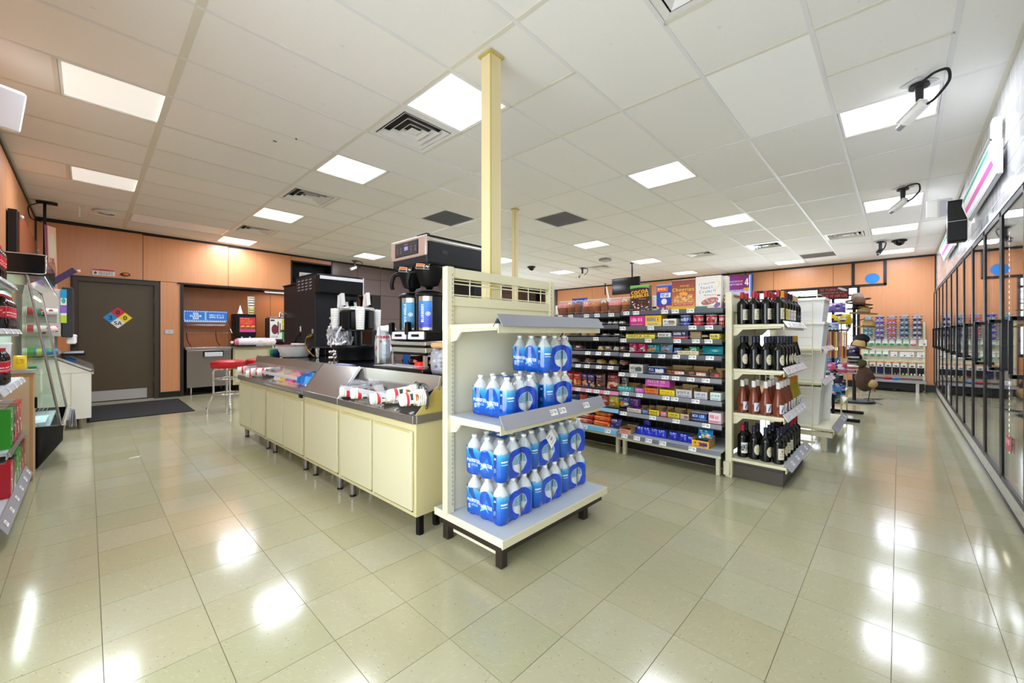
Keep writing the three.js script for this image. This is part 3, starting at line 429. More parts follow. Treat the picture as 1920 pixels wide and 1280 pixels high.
{ // wall shelving with bottles and cartons
  const f = thing('soda_shelving', 'grey wall shelving with four levels of soda bottles and can cartons', 'shelf', X0 + 0.005, 0, 4.22, HP), w = 1.5;
  add(f, 'back_panel', B(w, 1.75, 0.02), M.cream, 0, 0.9, 0.012); for (const k of [-1, 1]) add(f, 'upright', B(0.03, 1.8, 0.03), M.ivory, k * (w / 2 - 0.015), 0.9, 0.035);
  const tg = [-0.6, -0.3, 0, 0.25, 0.45, 0.6];
  for (const [y, d] of [[1.49, 0.2], [1.18, 0.22], [0.84, 0.235]]) gondolaShelf(f, -0.2, y, 1.1, d, { mat: M.shelfGrey, tags: tg.filter((q) => Math.abs(q) < 0.5), tilt: 0.45, rail: M.gloss, brackets: true });
  gondolaShelf(f, 0.3, 0.40, 0.9, 0.21, { mat: M.shelfGrey, tags: [], rail: M.alu });
  gondolaShelf(f, -0.02, 0.115, 1.44, 0.235, { mat: M.shelfGrey, tags: [-0.6, -0.35, -0.1, 0.15, 0.4, 0.62], tilt: 0.5, rh: 0.075, ry: -0.01 }); add(f, 'base', B(1.42, 0.09, 0.2), M.black, -0.02, 0.05, 0.11);
  const ord = ['first', 'second', 'third', 'fourth', 'fifth', 'sixth', 'seventh', 'eighth'];
  const p = bottleSoda('cola bottle with red label, first from the shelf end on the eye level shelf', 'cola bottles on the wall shelves');
  let first = true;
  for (const [y, u, vs, nm2] of [[1.192, X0 + 0.195, [4.44, 4.365, 4.29, 4.215, 4.14, 4.065], 'eye level shelf'], [1.502, X0 + 0.175, [4.16, 4.085, 4.01, 3.935], 'top shelf'], [0.852, X0 + 0.2, [4.06, 3.985, 3.91], 'third shelf']]) vs.forEach((v, k) => {
    const lab = `cola bottle with red label, ${ord[k]} from the chilled case end of the ${nm2}`;
    if (first) { p.position.set(u, y, -v); p.rotation.y = HP + 0.2; p.userData.label = lab; first = false; } else copy(p, lab, u, y, v, HP + rr(-0.4, 0.4));
  });
  const names = ['red', 'black and red', 'bright green', 'black and silver', 'dark red'];
  const carton = (k, u, y, v, wv, h, label) => { const t = thing('can_carton', label, 'drink carton', u, y, v, HP, 'soda can cartons'); const g = packBox(wv, h, 0.17, cCan[k]); add(t, 'carton', g, PG, 0, h / 2, 0); add(t, 'end_flap', B(wv * 0.96, 0.004, 0.12), PG, 0, h + 0.002, 0); return t; };
  [[0, 4.72, 'nearest the chilled case'], [0, 4.56, 'behind a black carton'], [3, 4.4, 'between red and green cartons'], [2, 4.24, 'at the left edge']].forEach(([k, v, wh]) => carton(k, X0 + 0.14, 0.412, v, 0.14, 0.26, `${names[k]} soda can carton on the upper carton shelf, ${wh}`));
  [[4, 4.86, 'farthest end'], [4, 4.71, 'beside a green carton'], [2, 4.56, 'beside the dark red cartons'], [2, 4.41, 'nearer of the two green ones'], [1, 4.26, 'second from the left edge'], [0, 4.11, 'low at the left edge']].forEach(([k, v, wh]) => carton(k, X0 + 0.15, 0.127, v, 0.13, 0.22, `${names[k]} soda can carton on the bottom shelf, ${wh}`));
}
{ // beige cabinet between shelving and case
  const t = thing('beige_cabinet', 'beige cabinet with grey top between the soda shelves and the chilled case', 'cabinet', X0 + 0.145, 0, 5.06, HP);
  add(t, 'body', B(0.2, 0.84, 0.25), M.tan, 0, 0.43, 0.0); add(t, 'side_panel', B(0.012, 0.78, 0.21), std('#c7ad8b', 0.6), -0.106, 0.43, 0); add(t, 'top', RB(0.23, 0.03, 0.29, 0.004), M.steel, 0, 0.866, 0); add(t, 'door_handle', RB(0.02, 0.09, 0.02, 0.004), M.black, 0.04, 0.6, 0.13);
  const bagc = cell(80, 100, (c, w, h) => { fillAll(c, w, h, '#eac215'); scrib(c, 14, 22, 50, 40, '#9a7a05', 4); });
  const b = thing('snack_bag', 'yellow snack bag leaning on the beige cabinet top', 'snack bag', X0 + 0.2, 0.881, 5.02, 0.3); add(b, 'pouch', pillow(0.07, 0.11, 0.03, bagc), PG);
  const g = thing('green_packet', 'small green packet lying on the beige cabinet top', 'packet', X0 + 0.26, 0.882, 5.07, 0); add(g, 'packet', RB(0.05, 0.02, 0.03, 0.006), M.green, 0, 0.01, 0);
  const j = thing('clear_jar', 'clear plastic tub of wrapped pastries beside the yellow bag', 'tub', X0 + 0.1, 0.881, 5.02, 0); add(j, 'tub', lathe([[0, 0], [0.05, 0], [0.06, 0.2], [0.057, 0.2], [0.047, 0.006]], 20), M.pet); add(j, 'lid', CY(0.062, 0.062, 0.012, 20), M.lid, 0, 0.205, 0); for (let k = 0; k < 5; k++) add(j, 'pastry', SP(0.022, 10, 8), k % 2 ? M.yellow : M.tan, 0.02 * Math.cos(k * 2.4), 0.025 + 0.032 * k, 0.02 * Math.sin(k * 2.4));
}
{ // refrigerated self-service case with sloping glass sides
  const V = 5.27, D = 1.35, t = thing('chilled_case', 'black open chilled case with sloping glass ends against the left wall', 'display case', X0 + 0.004, 0, V, HP);
  // local: x = along the wall (+v), z = out of the wall; the outline of an end is drawn in (z, y)
  const end = (pts, th, m, n, x) => add(t, n, extr(pts, th, 0.002).rotateY(-HP), m, x + th, 0, 0);
  const base = [[0, 0.02], [0.27, 0.02], [0.415, 0.235], [0.42, 0.365], [0, 0.385]];
  for (const x of [0, D - 0.03]) { end(base, 0.03, M.blackGloss, 'base_end', x); end([[0.0, 0.4], [0.40, 0.372], [0.205, 1.66], [0.0, 1.66]], 0.008, M.greenPane, 'end_glass', x + 0.01); add(t, 'edge_rod', bar([x + 0.014, 0.36, 0.405], [x + 0.014, 1.67, 0.21], 0.0095), M.steelDark); }
  add(t, 'base_tub', extr([[0, 0.02], [0.26, 0.02], [0.4, 0.235], [0.4, 0.25], [0, 0.25]], D - 0.064, 0).rotateY(-HP), M.black, D - 0.032, 0, 0);
  add(t, 'air_grille', B(D - 0.06, 0.09, 0.012), M.alu, D / 2, 0.31, 0.41); add(t, 'front_rail', RB(D, 0.02, 0.03, 0.006), M.chrome, D / 2, 0.37, 0.42);
  add(t, 'back_panel', B(D - 0.03, 1.5, 0.02), std('#dfeee4', 0.4), D / 2, 1.02, 0.012); add(t, 'back_seam', B(D - 0.03, 0.01, 0.004), M.gloss, D / 2, 1.4, 0.024);
  add(t, 'deck', B(D - 0.06, 0.02, 0.3), std('#aebfc6', 0.3), D / 2, 0.33, 0.18);
  for (let k = 0; k < 2; k++) { const r = add(t, 'wire_rack', merge([...Array(9)].map((_, q) => bar([0.05, 0, 0.05 + q * 0.028], [D - 0.06, 0, 0.05 + q * 0.028], 0.003, 6))), M.chrome, 0, 0.375 + 0.07 * k, 0); if (k) r.scale.z = 0.7; }
  add(t, 'header', RB(D + 0.02, 0.17, 0.31, 0.012), M.blackGloss, D / 2, 1.745, 0.165); add(t, 'header_trim', tube([[-0.012, 1.668, 0.02], [-0.012, 1.668, 0.29], [-0.012, 1.685, 0.317], [-0.012, 1.81, 0.317], [-0.012, 1.828, 0.3], [-0.012, 1.83, 0.02]], 0.006, 40, 6), M.chrome);
  add(t, 'lamp_cover', extr([[0.03, 1.655], [0.31, 1.655], [0.36, 1.53], [0.35, 1.53], [0.29, 1.62], [0.2, 1.57], [0.05, 1.58]], D - 0.05, 0.001).rotateY(-HP), M.chrome, D - 0.02, 0, 0);
  add(t, 'lamp_tube', CY(0.013, 0.013, D - 0.12, 12).clone().rotateZ(HP), emit('#f4fbff', 2.2), D / 2, 1.612, 0.16);
  const l = new THREE.RectAreaLight('#f4fbff', 60, D - 0.14, 0.03); l.position.set(D / 2, 1.565, 0.16); l.rotation.x = -HP; t.add(l);
  const post = cell(200, 110, (c, w, h) => { fillAll(c, w, h, '#bfe0df'); for (let i = 0; i < 26; i++) blob(c, rr(0, w), rr(0, h), rr(8, 30), rr(5, 16), pick(['rgba(190,230,220,.7)', 'rgba(235,200,215,.7)', 'rgba(150,205,215,.7)', 'rgba(240,240,225,.7)'])); });
  const ps = thing('case_poster', 'faded pastel picture strip on the inside back of the chilled case', 'poster', X0 + 0.034, 1.5, V + D / 2, HP); add(ps, 'print', face(D - 0.2, 0.18, post), PR);
  const bx = thing('pastry_carton', 'pale blue flat carton lying in the bottom of the chilled case', 'carton', X0 + 0.24, 0.345, V + 0.33, HP); add(bx, 'tray', RB(0.45, 0.05, 0.15, 0.004), std('#cfe3ea', 0.5), 0, 0.025, 0); add(bx, 'lid_mark', CY(0.04, 0.04, 0.002, 20), M.white, -0.05, 0.0515, 0);
  const fl = thing('folded_papers', 'grey folded papers tucked behind the front rail of the chilled case', 'papers', X0 + 0.455, 0.3, V + 0.3, 0.1); for (let k = 0; k < 4; k++) add(fl, 'sheet', B(0.003, 0.16, 0.16), k % 2 ? M.gloss : M.railGrey, 0.01 * k, 0.085, 0, 0, 0, 0.05 * k - 0.1);
}
{ // wall box above the case, white knobbed flap
  const t = thing('wall_cabinet', 'brown wall cabinet with a black end hanging on the left wall', 'wall cabinet', X0 + 0.01, 1.95, 6.5, HP); add(t, 'body', B(2.2, 0.48, 0.06), M.blackMatte, 1.1, 0.24, 0.03); add(t, 'flap', muv(B(2.12, 0.46, 0.012).clone()), std('#a87a5c', 0.4, 0, { map: woodTex }), 1.12, 0.24, 0.068); for (const [x, y] of [[0.08, 0.42], [2.1, 0.36]]) add(t, 'knob', SP(0.018), M.white, x, y, 0.085);
  const s = thing('wall_speaker', 'white box speaker with rounded grille high on the left wall', 'speaker', X0 + 0.16, 2.66, 4.28, HP - 1.15); s.rotation.order = 'YXZ'; s.rotation.x = 0.35;
  add(s, 'cabinet', RB(0.19, 0.27, 0.17, 0.025, 3), std('#eadfd2', 0.5), 0, 0, 0); add(s, 'grille', RB(0.17, 0.25, 0.02, 0.02, 3), std('#e6e7ee', 0.6), 0, 0, 0.085); add(s, 'bracket', RB(0.05, 0.14, 0.12, 0.01), M.tan, 0, 0, -0.13);
  const h = thing('hanging_signs', 'black ceiling pole with tilted paper signs in the back left corner', 'sign', X0 + 0.18, ceilY(-0.4) - 0.01, 8.5, 0);
  add(h, 'mount', RB(0.2, 0.02, 0.1, 0.005), M.black, 0, -0.01, 0); add(h, 'pole', B(0.03, 0.75, 0.03), M.black, -0.02, -0.38, 0); add(h, 'cable', tube([[-0.06, -0.02, 0.02], [-0.16, -0.1, 0.05], [-0.14, -0.25, 0.04], [-0.04, -0.28, 0.02]], 0.007, 20, 6), M.black);
  const sp = cell(128, 200, (c, w, h) => { fillAll(c, w, h, '#e7b9a0'); c.fillStyle = '#7b2f4f'; c.fillRect(0, 0, 34, h); blob(c, 80, 60, 34, 40, '#d7d0b0'); blob(c, 84, 140, 30, 40, '#b57b5a'); scrib(c, 48, 96, 60, 22, '#6d3347', 2); });
  add(h, 'sheet', face(0.3, 0.9, sp), PR, 0.04, -0.78, 0.03, 0, 1.25, 0.06); add(h, 'sheet_holder', B(0.012, 0.95, 0.02), M.black, 0.0, -0.8, 0.0, 0, 0, 0.06); add(h, 'lower_sheet', B(0.34, 0.09, 0.006), std('#4c3d6b', 0.4), 0.14, -1.02, 0.06, 0.5, 0.5, 0.62); add(h, 'white_knob', SP(0.02), M.white, 0.3, -0.92, 0.1);
}
{ // fountain counter with the drink machine
  const V = 7.2, D = 1.5, t = thing('fountain_counter', 'white fountain counter with a chamfered stainless edge beside the back door', 'counter', X0 + 0.01, 0, V, HP);
  const prof = [[0, 0.13], [0.59, 0.13], [0.59, 0.69], [0.285, 0.865], [0, 0.865]];
  add(t, 'body', extr(prof, D, 0.002).rotateY(-HP), std('#e8e5da', 0.35), D, 0, 0); add(t, 'top', B(D + 0.02, 0.022, 0.31), M.steel, D / 2, 0.879, 0.15);
  add(t, 'sloped_edge', B(D + 0.03, 0.025, 0.36), M.steel, D / 2, 0.795, 0.45, 0.52); add(t, 'front_lip', B(D + 0.03, 0.05, 0.02), M.steel, D / 2, 0.69, 0.6);
  add(t, 'end_seam', B(0.004, 0.56, 0.003), M.ivoryDeep, -0.002, 0.41, 0.42); add(t, 'end_seam', B(0.004, 0.003, 0.59), M.ivoryDeep, -0.002, 0.69, 0.295);
  for (const [x, z] of [[0.08, 0.08], [0.08, 0.5], [D - 0.08, 0.08], [D - 0.08, 0.5]]) add(t, 'leg', CY(0.03, 0.022, 0.13, 12), M.steelDark, x, 0.065, z);
  const m = thing('soda_fountain', 'beige soda fountain machine with a louvred end and black front', 'drink machine', X0 + 0.03, 0.892, V + 0.02, HP);
  add(m, 'cabinet', RB(0.8, 0.56, 0.3, 0.008), std('#cfccc0', 0.45), 0.4, 0.52, 0.17); add(m, 'lower_body', RB(0.78, 0.25, 0.25, 0.006), std('#c4c1b6', 0.45), 0.4, 0.13, 0.14);
  for (let k = 0; k < 10; k++) add(m, 'louver', B(0.004, 0.006, 0.24), M.railGrey, -0.004, 0.56 - k * 0.017, 0.17, 0, 0, 0.3);
  add(m, 'louver_frame', merge([B(0.006, 0.2, 0.006).clone().translate(-0.004, 0.5, 0.05), B(0.006, 0.2, 0.006).clone().translate(-0.004, 0.5, 0.12), B(0.006, 0.2, 0.006).clone().translate(-0.004, 0.5, 0.29)]), M.white);
  add(m, 'front_panel', RB(0.82, 0.6, 0.09, 0.01), M.charcoal, 0.4, 0.53, 0.37); const pc = cell(40, 128, (c, w, h) => { fillAll(c, w, h, '#e9eef2'); c.fillStyle = '#1d9ad6'; c.fillRect(0, 0, w, 34); c.fillStyle = '#8f63c0'; c.fillRect(0, 60, w, 30); c.fillStyle = '#b8d42c'; c.fillRect(0, 98, w, 30); blob(c, 20, 44, 13, 10, '#36b5a5'); });
  add(m, 'edge_print', face(0.05, 0.4, pc), PR, -0.012, 0.6, 0.34, 0, -HP, 0);
  for (let k = 0; k < 4; k++) { const n = add(m, 'dispense_valve', RB(0.06, 0.09, 0.08, 0.015), M.lid, 0.1 + k * 0.19, 0.19, 0.4); add(n, 'lever', RB(0.03, 0.05, 0.02, 0.004), M.black, 0, -0.06, 0.02); add(n, 'cap', SP(0.024), M.white, 0, 0.05, 0.02); }
  add(m, 'drip_tray', RB(0.78, 0.03, 0.2, 0.006), M.black, 0.4, 0.02, 0.42); add(m, 'drip_grid', merge([...Array(16)].map((_, k) => B(0.008, 0.006, 0.17).clone().translate(0.06 + k * 0.045, 0.038, 0.42))), M.gloss);
  // stacks of cups lying on the end shelf of the machine, seen over the case
  const cupc = [['#c8202f', '#f1f3f2', '#23a08f'], ['#d02038', '#f4dfe2', '#f4f4f4'], ['#39a532', '#1c7fc6', '#b9dc4a']].map(([a, b, d]) => cell(60, 80, (c, w, h) => { fillAll(c, w, h, b); c.fillStyle = a; c.fillRect(0, 0, w, 24); c.fillStyle = d; c.fillRect(0, 30, w, 12); for (let i = 0; i < 6; i++) blob(c, rr(0, w), rr(40, h), 6, 5, a); }));
  const nmz = [['white cup stack with red and teal print on the fountain end, upper', 1.42], ['white cup stack with crimson print on the fountain end, middle', 1.22], ['green and blue cup stack lying low on the fountain end', 0.955]];
  nmz.forEach(([lab, y], k) => { const s = thing('cup_stack', lab, 'cup stack', X0 + 0.2, y, V - 0.1, 0, 'fountain cup stacks'); add(s, 'cups', put(CY(0.045, 0.034, 0.26, 20, true).clone(), cupc[k]).rotateZ(HP), PR); for (let q = 0; q < 3; q++) add(s, 'rim', new THREE.TorusGeometry(0.045, 0.004, 6, 20).rotateY(HP), M.lid, -0.13 + q * 0.012, 0, 0); add(s, 'holder', B(0.02, 0.012, 0.13), M.charcoal, 0.02, -0.048, -0.05); add(s, 'holder_arm', B(0.02, 0.07, 0.012), M.charcoal, 0.02, -0.02, -0.112); });
  const db = thing('lid_bag', 'clear bag of plastic lids on the fountain counter end', 'bag', X0 + 0.27, 0.891, V + 0.06, 0); add(db, 'bag', SP(0.06, 14, 10).clone().scale(1.4, 0.8, 1).translate(0, 0.048, 0), M.film); for (let k = 0; k < 3; k++) add(db, 'lid', CY(0.04, 0.04, 0.008, 16), M.lid, 0.01 * k - 0.01, 0.02 + 0.018 * k, 0, 0.3, 0, 0.2);
  const kb = thing('napkin_box', 'blue and green box lying on the sloped stainless counter edge', 'box', X0 + 0.42, 0.815, V + 0.25, HP); add(kb, 'carton', packBox(0.18, 0.05, 0.1, cell(60, 24, (c, w, h) => { fillAll(c, w, h, '#1b74c8'); c.fillStyle = '#2da04a'; c.fillRect(18, 6, 36, 12); })), PR, 0, 0.025, 0, 0.5, 0, 0);
}
{ // floor mat
  const t = thing('door_mat', 'dark charcoal ribbed mat on the floor before the brown door', 'mat', 0.555, 0, 8.52, 0); const mt = canvasTex(256, 256, (c, w, h) => { fillAll(c, w, h, '#222223'); for (let i = 0; i < 6000; i++) { const k = rr(20, 70) | 0; c.fillStyle = `rgb(${k},${k},${k + 1})`; c.fillRect(rr(0, w), rr(0, h), 2, 2); } }, [3, 3]);
  add(t, 'pile', RB(1.09, 0.008, 1.65, 0.003), std('#ffffff', 0.95, 0, { map: mt }), 0, 0.0045, 0); add(t, 'rubber_edge', B(1.13, 0.004, 1.69), M.black, 0, 0.0025, 0);
}
function paperSign(name, label, w, h, c, u, y, v, rot, frame) { const t = thing(name, label, 'sign', u, y, v, rot); add(t, 'board', B(w, h, 0.006), frame || M.white); add(t, 'print', face(w - 0.006, h - 0.006, c), PR, 0, 0, 0.0042); return t; }
paperSign('warning_sign', 'small red and white WARNING sign on the orange wall over the door', 0.27, 0.11, cell(140, 58, (c, w, h) => { fillAll(c, w, h, '#f3ece6'); c.fillStyle = '#d04a45'; c.fillRect(0, 0, w, 19); txt(c, '▲ WARNING', 70, 10, 14, '#3a0c0c'); blob(c, 19, 38, 9, 12, '#444'); scrib(c, 40, 24, 92, 30, '#555', 3); }), 0.185, 2.2, V1 - 0.006, 0);
{ const t = thing('brass_plate', 'oval amber exit lamp on the wall above the door', 'lamp', 0.45, 2.19, V1 - 0.012, 0); add(t, 'base', SP(0.065, 20, 12).clone().scale(1, 0.5, 0.35), M.brownLeg); add(t, 'lens', SP(0.045, 18, 10).clone().scale(1, 0.5, 0.5), M.orange, 0, 0, 0.012);
  const s = thing('light_switch', 'grey double switch plate on the strip between door and alcove', 'switch', 1.03, 1.2, V1 - 0.006, 0); add(s, 'plate', RB(0.12, 0.085, 0.008, 0.003), M.alu); for (const x of [-0.03, 0.03]) add(s, 'toggle', RB(0.012, 0.03, 0.014, 0.003), M.white, x, 0, 0.008); }
{ // alcove furniture
  { const t = thing('alcove_lamp', 'slim white strip lamp under the alcove soffit', 'lamp', 3.2, 2.105, V1 + 0.3, 0); add(t, 'housing', RB(1.1, 0.03, 0.07, 0.006), M.white, 0, -0.012, 0); add(t, 'tube', B(1.06, 0.012, 0.05), emit('#fff7ec', 1.6), 0, -0.031, 0); const l = new THREE.RectAreaLight('#fff4e6', 34, 1.06, 0.05); l.position.set(0, -0.04, 0); l.rotation.x = -HP; t.add(l); }
  const V = V1 + 0.02;
  const t = thing('steel_fridge', 'stainless undercounter fridge with a white handle plate in the alcove', 'fridge', 1.635, 0, V, 0);
  add(t, 'body', B(0.72, 0.72, 0.56), M.black, 0, 0.5, -0.3); add(t, 'door', RB(0.7, 0.71, 0.05, 0.006), M.steelDark, 0, 0.495, 0.005); add(t, 'top', RB(0.73, 0.045, 0.6, 0.004), M.steel, 0, 0.882, -0.28); add(t, 'handle_recess', B(0.33, 0.11, 0.01), M.black, 0.06, 0.775, 0.031); add(t, 'handle', RB(0.29, 0.085, 0.014, 0.006), std('#d9dadd', 0.4), 0.065, 0.765, 0.037); for (const [x, z] of [[-0.28, -0.03], [0.28, -0.03], [-0.28, -0.5], [0.28, -0.5]]) add(t, 'leg', CY(0.02, 0.014, 0.15, 10), M.steel, x, 0.075, z);
  const g = thing('flavor_bar', 'blue lit sign box with clear sneeze guard above the steel fridge', 'sign', 1.6, 1.42, V + 0.14, 0);
  const sc = cell(240, 64, (c, w, h) => { fillAll(c, w, h, '#1b74d4'); for (let x = -10; x < w; x += 12) { c.fillStyle = '#e9f5ff'; for (const y of [0, h - 6]) { c.save(); c.translate(x, y); c.transform(1, 0, -0.8, 1, 0, 0); c.fillRect(5, 0, 6, 6); c.restore(); } } for (let y = -4; y < h; y += 11) { c.fillStyle = '#e9f5ff'; c.fillRect(0, y, 5, 6); } txt(c, 'BIG', 64, 18, 17, '#fff'); txt(c, 'FLAVOR', 64, 33, 17, '#fff'); txt(c, 'BAR', 64, 48, 17, '#fff'); for (let y = 0; y < 60; y += 12) { c.strokeStyle = '#a6e6e6'; c.lineWidth = 4; c.beginPath(); c.moveTo(112, y); c.lineTo(122, y + 6); c.lineTo(112, y + 12); c.stroke(); } scrib(c, 138, 20, 88, 28, '#fff', 2); });
  add(g, 'sign_box', RB(0.7, 0.2, 0.08, 0.01), M.blue, 0, 0.09, 0); add(g, 'sign_face', face(0.68, 0.185, sc), PE, 0, 0.09, 0.0415); add(g, 'lamp_strip', B(0.66, 0.01, 0.05), M.lampSoft, 0, -0.016, 0);
  add(g, 'guard', B(0.72, 0.004, 0.3), M.pane, 0.03, -0.13, 0.13, 0.7, 0, 0); add(g, 'guard_edge', B(0.74, 0.012, 0.012), M.acrylic, 0.04, -0.235, 0.22); for (const x of [-0.33, 0.39]) add(g, 'bracket', bar([x * 0.9, 0, 0], [x, -0.24, 0.22], 0.006), M.chrome);
  for (const [x, z] of [[-0.3, 0.02], [0.16, 0.02]]) add(g, 'power_cord', tube([[x, -0.2, 0], [x + 0.02, -0.38, -0.02], [x + 0.08, -0.5, -0.04]], 0.006, 16, 6), M.black); for (const x of [-0.36, 0.36]) add(g, 'post', B(0.014, 0.62, 0.014), M.acrylic, x, -0.28, -0.06);
  const c2 = thing('ivory_cabinet', 'ivory cabinet with a grey counter top beside the steel fridge', 'cabinet', 2.65, 0, V, 0); add(c2, 'body', B(1.25, 0.74, 0.55), M.ivory2, 0, 0.5, -0.28); for (const x of [-0.31, 0.31]) add(c2, 'door', RB(0.58, 0.66, 0.02, 0.006), M.doorIvory, x, 0.5, 0.006); add(c2, 'top', RB(1.29, 0.04, 0.6, 0.004), M.steelDark, 0, 0.89, -0.26); for (const x of [-0.5, 0.5]) add(c2, 'leg', CY(0.025, 0.02, 0.13, 10), M.steelDark, x, 0.065, -0.08);
  const hs = cell(110, 110, (c, w, h) => { fillAll(c, w, h, '#d8132a'); scrib(c, 8, 8, 62, 10, '#ffb8a0', 1); txt(c, 'HOT CHILI', 48, 30, 17, '#f5a01e'); txt(c, '& CHEESE', 46, 46, 16, '#f5a01e'); c.fillStyle = '#e0399a'; c.fillRect(0, 92, w, 18); for (const x of [24, 60, 94]) { blob(c, x, 74, 17, 15, '#c9802c'); blob(c, x, 78, 15, 7, '#5b2413'); blob(c, x - 3, 68, 12, 6, '#f0b84c'); } });
  const d = thing('chili_dispenser', 'black warm sauce dispenser with a glowing red picture panel', 'dispenser', 2.24, 0.911, V + 0.1, 0); add(d, 'body', RB(0.37, 0.46, 0.36, 0.012), M.black, 0, 0.43, -0.05); add(d, 'picture', face(0.28, 0.3, hs), PE, 0.03, 0.44, 0.132); add(d, 'base', RB(0.36, 0.2, 0.32, 0.01), M.equip, 0, 0.1, -0.06); for (const x of [-0.07, 0.07]) add(d, 'nozzle', CY(0.016, 0.012, 0.07, 12), M.gloss, x, 0.16, 0.12); add(d, 'drip_tray', RB(0.33, 0.02, 0.12, 0.004), M.black, 0, 0.012, 0.16);
  const bg = cell(160, 50, (c, w, h) => { fillAll(c, w, h, '#f1e8ea'); c.fillStyle = '#d87f92'; c.fillRect(0, 32, w, 8); c.fillStyle = '#b83a54'; c.fillRect(0, 42, w, 5); for (let i = 0; i < 40; i++) { c.fillStyle = `rgba(200,180,185,.4)`; c.fillRect(rr(0, w), rr(0, 30), rr(4, 20), 1.5); } });
  const p = thing('paper_bag_roll', 'long white and red paper sack lying on the ivory cabinet', 'sack', 2.4, 0.99, V - 0.02, 0); add(p, 'sack', put(lathe([[0.01, 0], [0.05, 0.03], [0.08, 0.07], [0.085, 0.2], [0.086, 0.5], [0.08, 0.74], [0.02, 0.78]], 18), bg).rotateZ(-HP).translate(-0.38, 0.005, 0), PR); add(p, 'tied_end', SP(0.03, 10, 8), M.paper, -0.4, 0.0, 0);
  const co = thing('cone_cup', 'white pointed paper cone standing on the black sauce dispenser', 'paper cone', 2.16, 1.571, V + 0.06, 0); add(co, 'cone', CY(0.003, 0.05, 0.18, 20), M.paper, 0, 0.09, 0); add(co, 'base_ring', CY(0.054, 0.056, 0.012, 20), M.white, 0, 0.007, 0);
  const yc = cell(60, 110, (c, w, h) => { fillAll(c, w, h, '#f4f3ea'); for (let y = 6; y < h; y += 15) { c.fillStyle = '#2c4a22'; c.fillRect(0, y, 11, 7); c.fillRect(w - 11, y, 11, 7); } c.fillStyle = '#d8d92e'; c.fillRect(0, 66, w, 14); c.fillRect(0, 90, w, 8); });
  const cs = thing('cup_tower', 'tall stack of green and yellow banded cups on the sauce dispenser', 'cup stack', 2.35, 1.571, V + 0.05, 0); add(cs, 'cups', put(CY(0.064, 0.052, 0.36, 22, true).clone(), yc), PR, 0, 0.18, 0); for (let k = 0; k < 12; k++) add(cs, 'rim', new THREE.TorusGeometry(0.064 - 0.0008 * k, 0.003, 5, 20).rotateX(HP), M.lid, 0, 0.36 - 0.028 * k, 0);
  const cc = cell(130, 130, (c, w, h) => { fillAll(c, w, h, '#ecebe6'); c.fillStyle = '#111'; c.fillRect(6, 8, 26, 9); blob(c, 34, 68, 22, 30, '#6d2434'); c.fillStyle = '#4a1620'; c.fillRect(52, 20, 8, 80); c.fillRect(66, 30, 6, 60); c.fillStyle = '#d9c63c'; c.fillRect(80, 6, 50, 62); for (let i = 0; i < 26; i++) blob(c, rr(84, 128), rr(10, 66), 4, 4, pick(['#f1e27a', '#b39a1c', '#fff3a0'])); c.fillStyle = '#2f9b55'; c.fillRect(82, 86, 48, 44); c.fillStyle = '#141a24'; c.fillRect(74, 70, 56, 15); scrib(c, 10, 108, 50, 14, '#8a7b80', 2); });
  const cd = thing('condiment_dispenser', 'white and yellow printed condiment dispenser beside the black machine', 'dispenser', 2.86, 0.911, V + 0.06, 0); add(cd, 'cabinet', RB(0.4, 0.5, 0.3, 0.012), M.charcoal, 0, 0.34, -0.05); add(cd, 'front_print', face(0.37, 0.44, cc), PR, 0, 0.36, 0.102); add(cd, 'top_rack', RB(0.36, 0.03, 0.26, 0.005), M.steel, 0, 0.605, -0.05); for (const x of [-0.1, 0.08]) add(cd, 'pump', CY(0.012, 0.02, 0.06, 12), M.steel, x, 0.11, 0.12); add(cd, 'stand', B(0.38, 0.1, 0.26), M.black, 0, 0.05, -0.06);
  const ns = thing('store_sign', 'white letterbox sign standing in the dark wall opening', 'sign', 3.58, 2.3, V1 + 0.1, 0); add(ns, 'board', RB(0.56, 0.16, 0.02, 0.004), M.gloss, 0, 0.18, 0); add(ns, 'lettering', face(0.54, 0.13, cell(140, 30, (c, w, h) => { fillAll(c, w, h, '#dcdce0'); scrib(c, 8, 8, 46, 12, '#8a8a90', 1); })), PR, 0, 0.18, 0.011); add(ns, 'foot', B(0.4, 0.1, 0.02), M.black, 0, 0.05, 0);
}
function stool(label, u, v, turn) {
  const t = thing('bar_stool', label, 'stool', u, 0, v, turn, 'red bar stools');
  add(t, 'seat', lathe([[0, 0.655], [0.19, 0.655], [0.215, 0.67], [0.218, 0.735], [0.205, 0.758], [0.1, 0.775], [0, 0.778]], 36), M.red); add(t, 'seat_pan', CY(0.19, 0.19, 0.012, 30), M.chrome, 0, 0.65, 0); add(t, 'piping', new THREE.TorusGeometry(0.214, 0.006, 8, 40).rotateX(HP), M.redDeep, 0, 0.738, 0);
  for (let k = 0; k < 4; k++) { const a = k * HP + 0.4, c = Math.cos(a), s = Math.sin(a); add(t, 'leg', tube([[0.06 * c, 0.638, 0.06 * s], [0.165 * c, 0.632, 0.165 * s], [0.18 * c, 0.58, 0.18 * s], [0.18 * c, 0.3, 0.18 * s], [0.2 * c, 0.22, 0.2 * s], [0.25 * c, 0.1, 0.25 * s], [0.255 * c, 0.0, 0.255 * s]], 0.0125, 28, 10), M.chrome); }
  for (const [y, r] of [[0.5, 0.165], [0.28, 0.19]]) add(t, 'foot_ring', new THREE.TorusGeometry(r, 0.009, 8, 40).rotateX(HP), M.chrome, 0, y, 0); return t;
}
stool('red round bar stool with chrome legs, nearer the door mat', 1.45, 7.25, 0.3);
stool('red round bar stool mostly hidden behind the cup counter', 1.93, 7.42, 0.9);

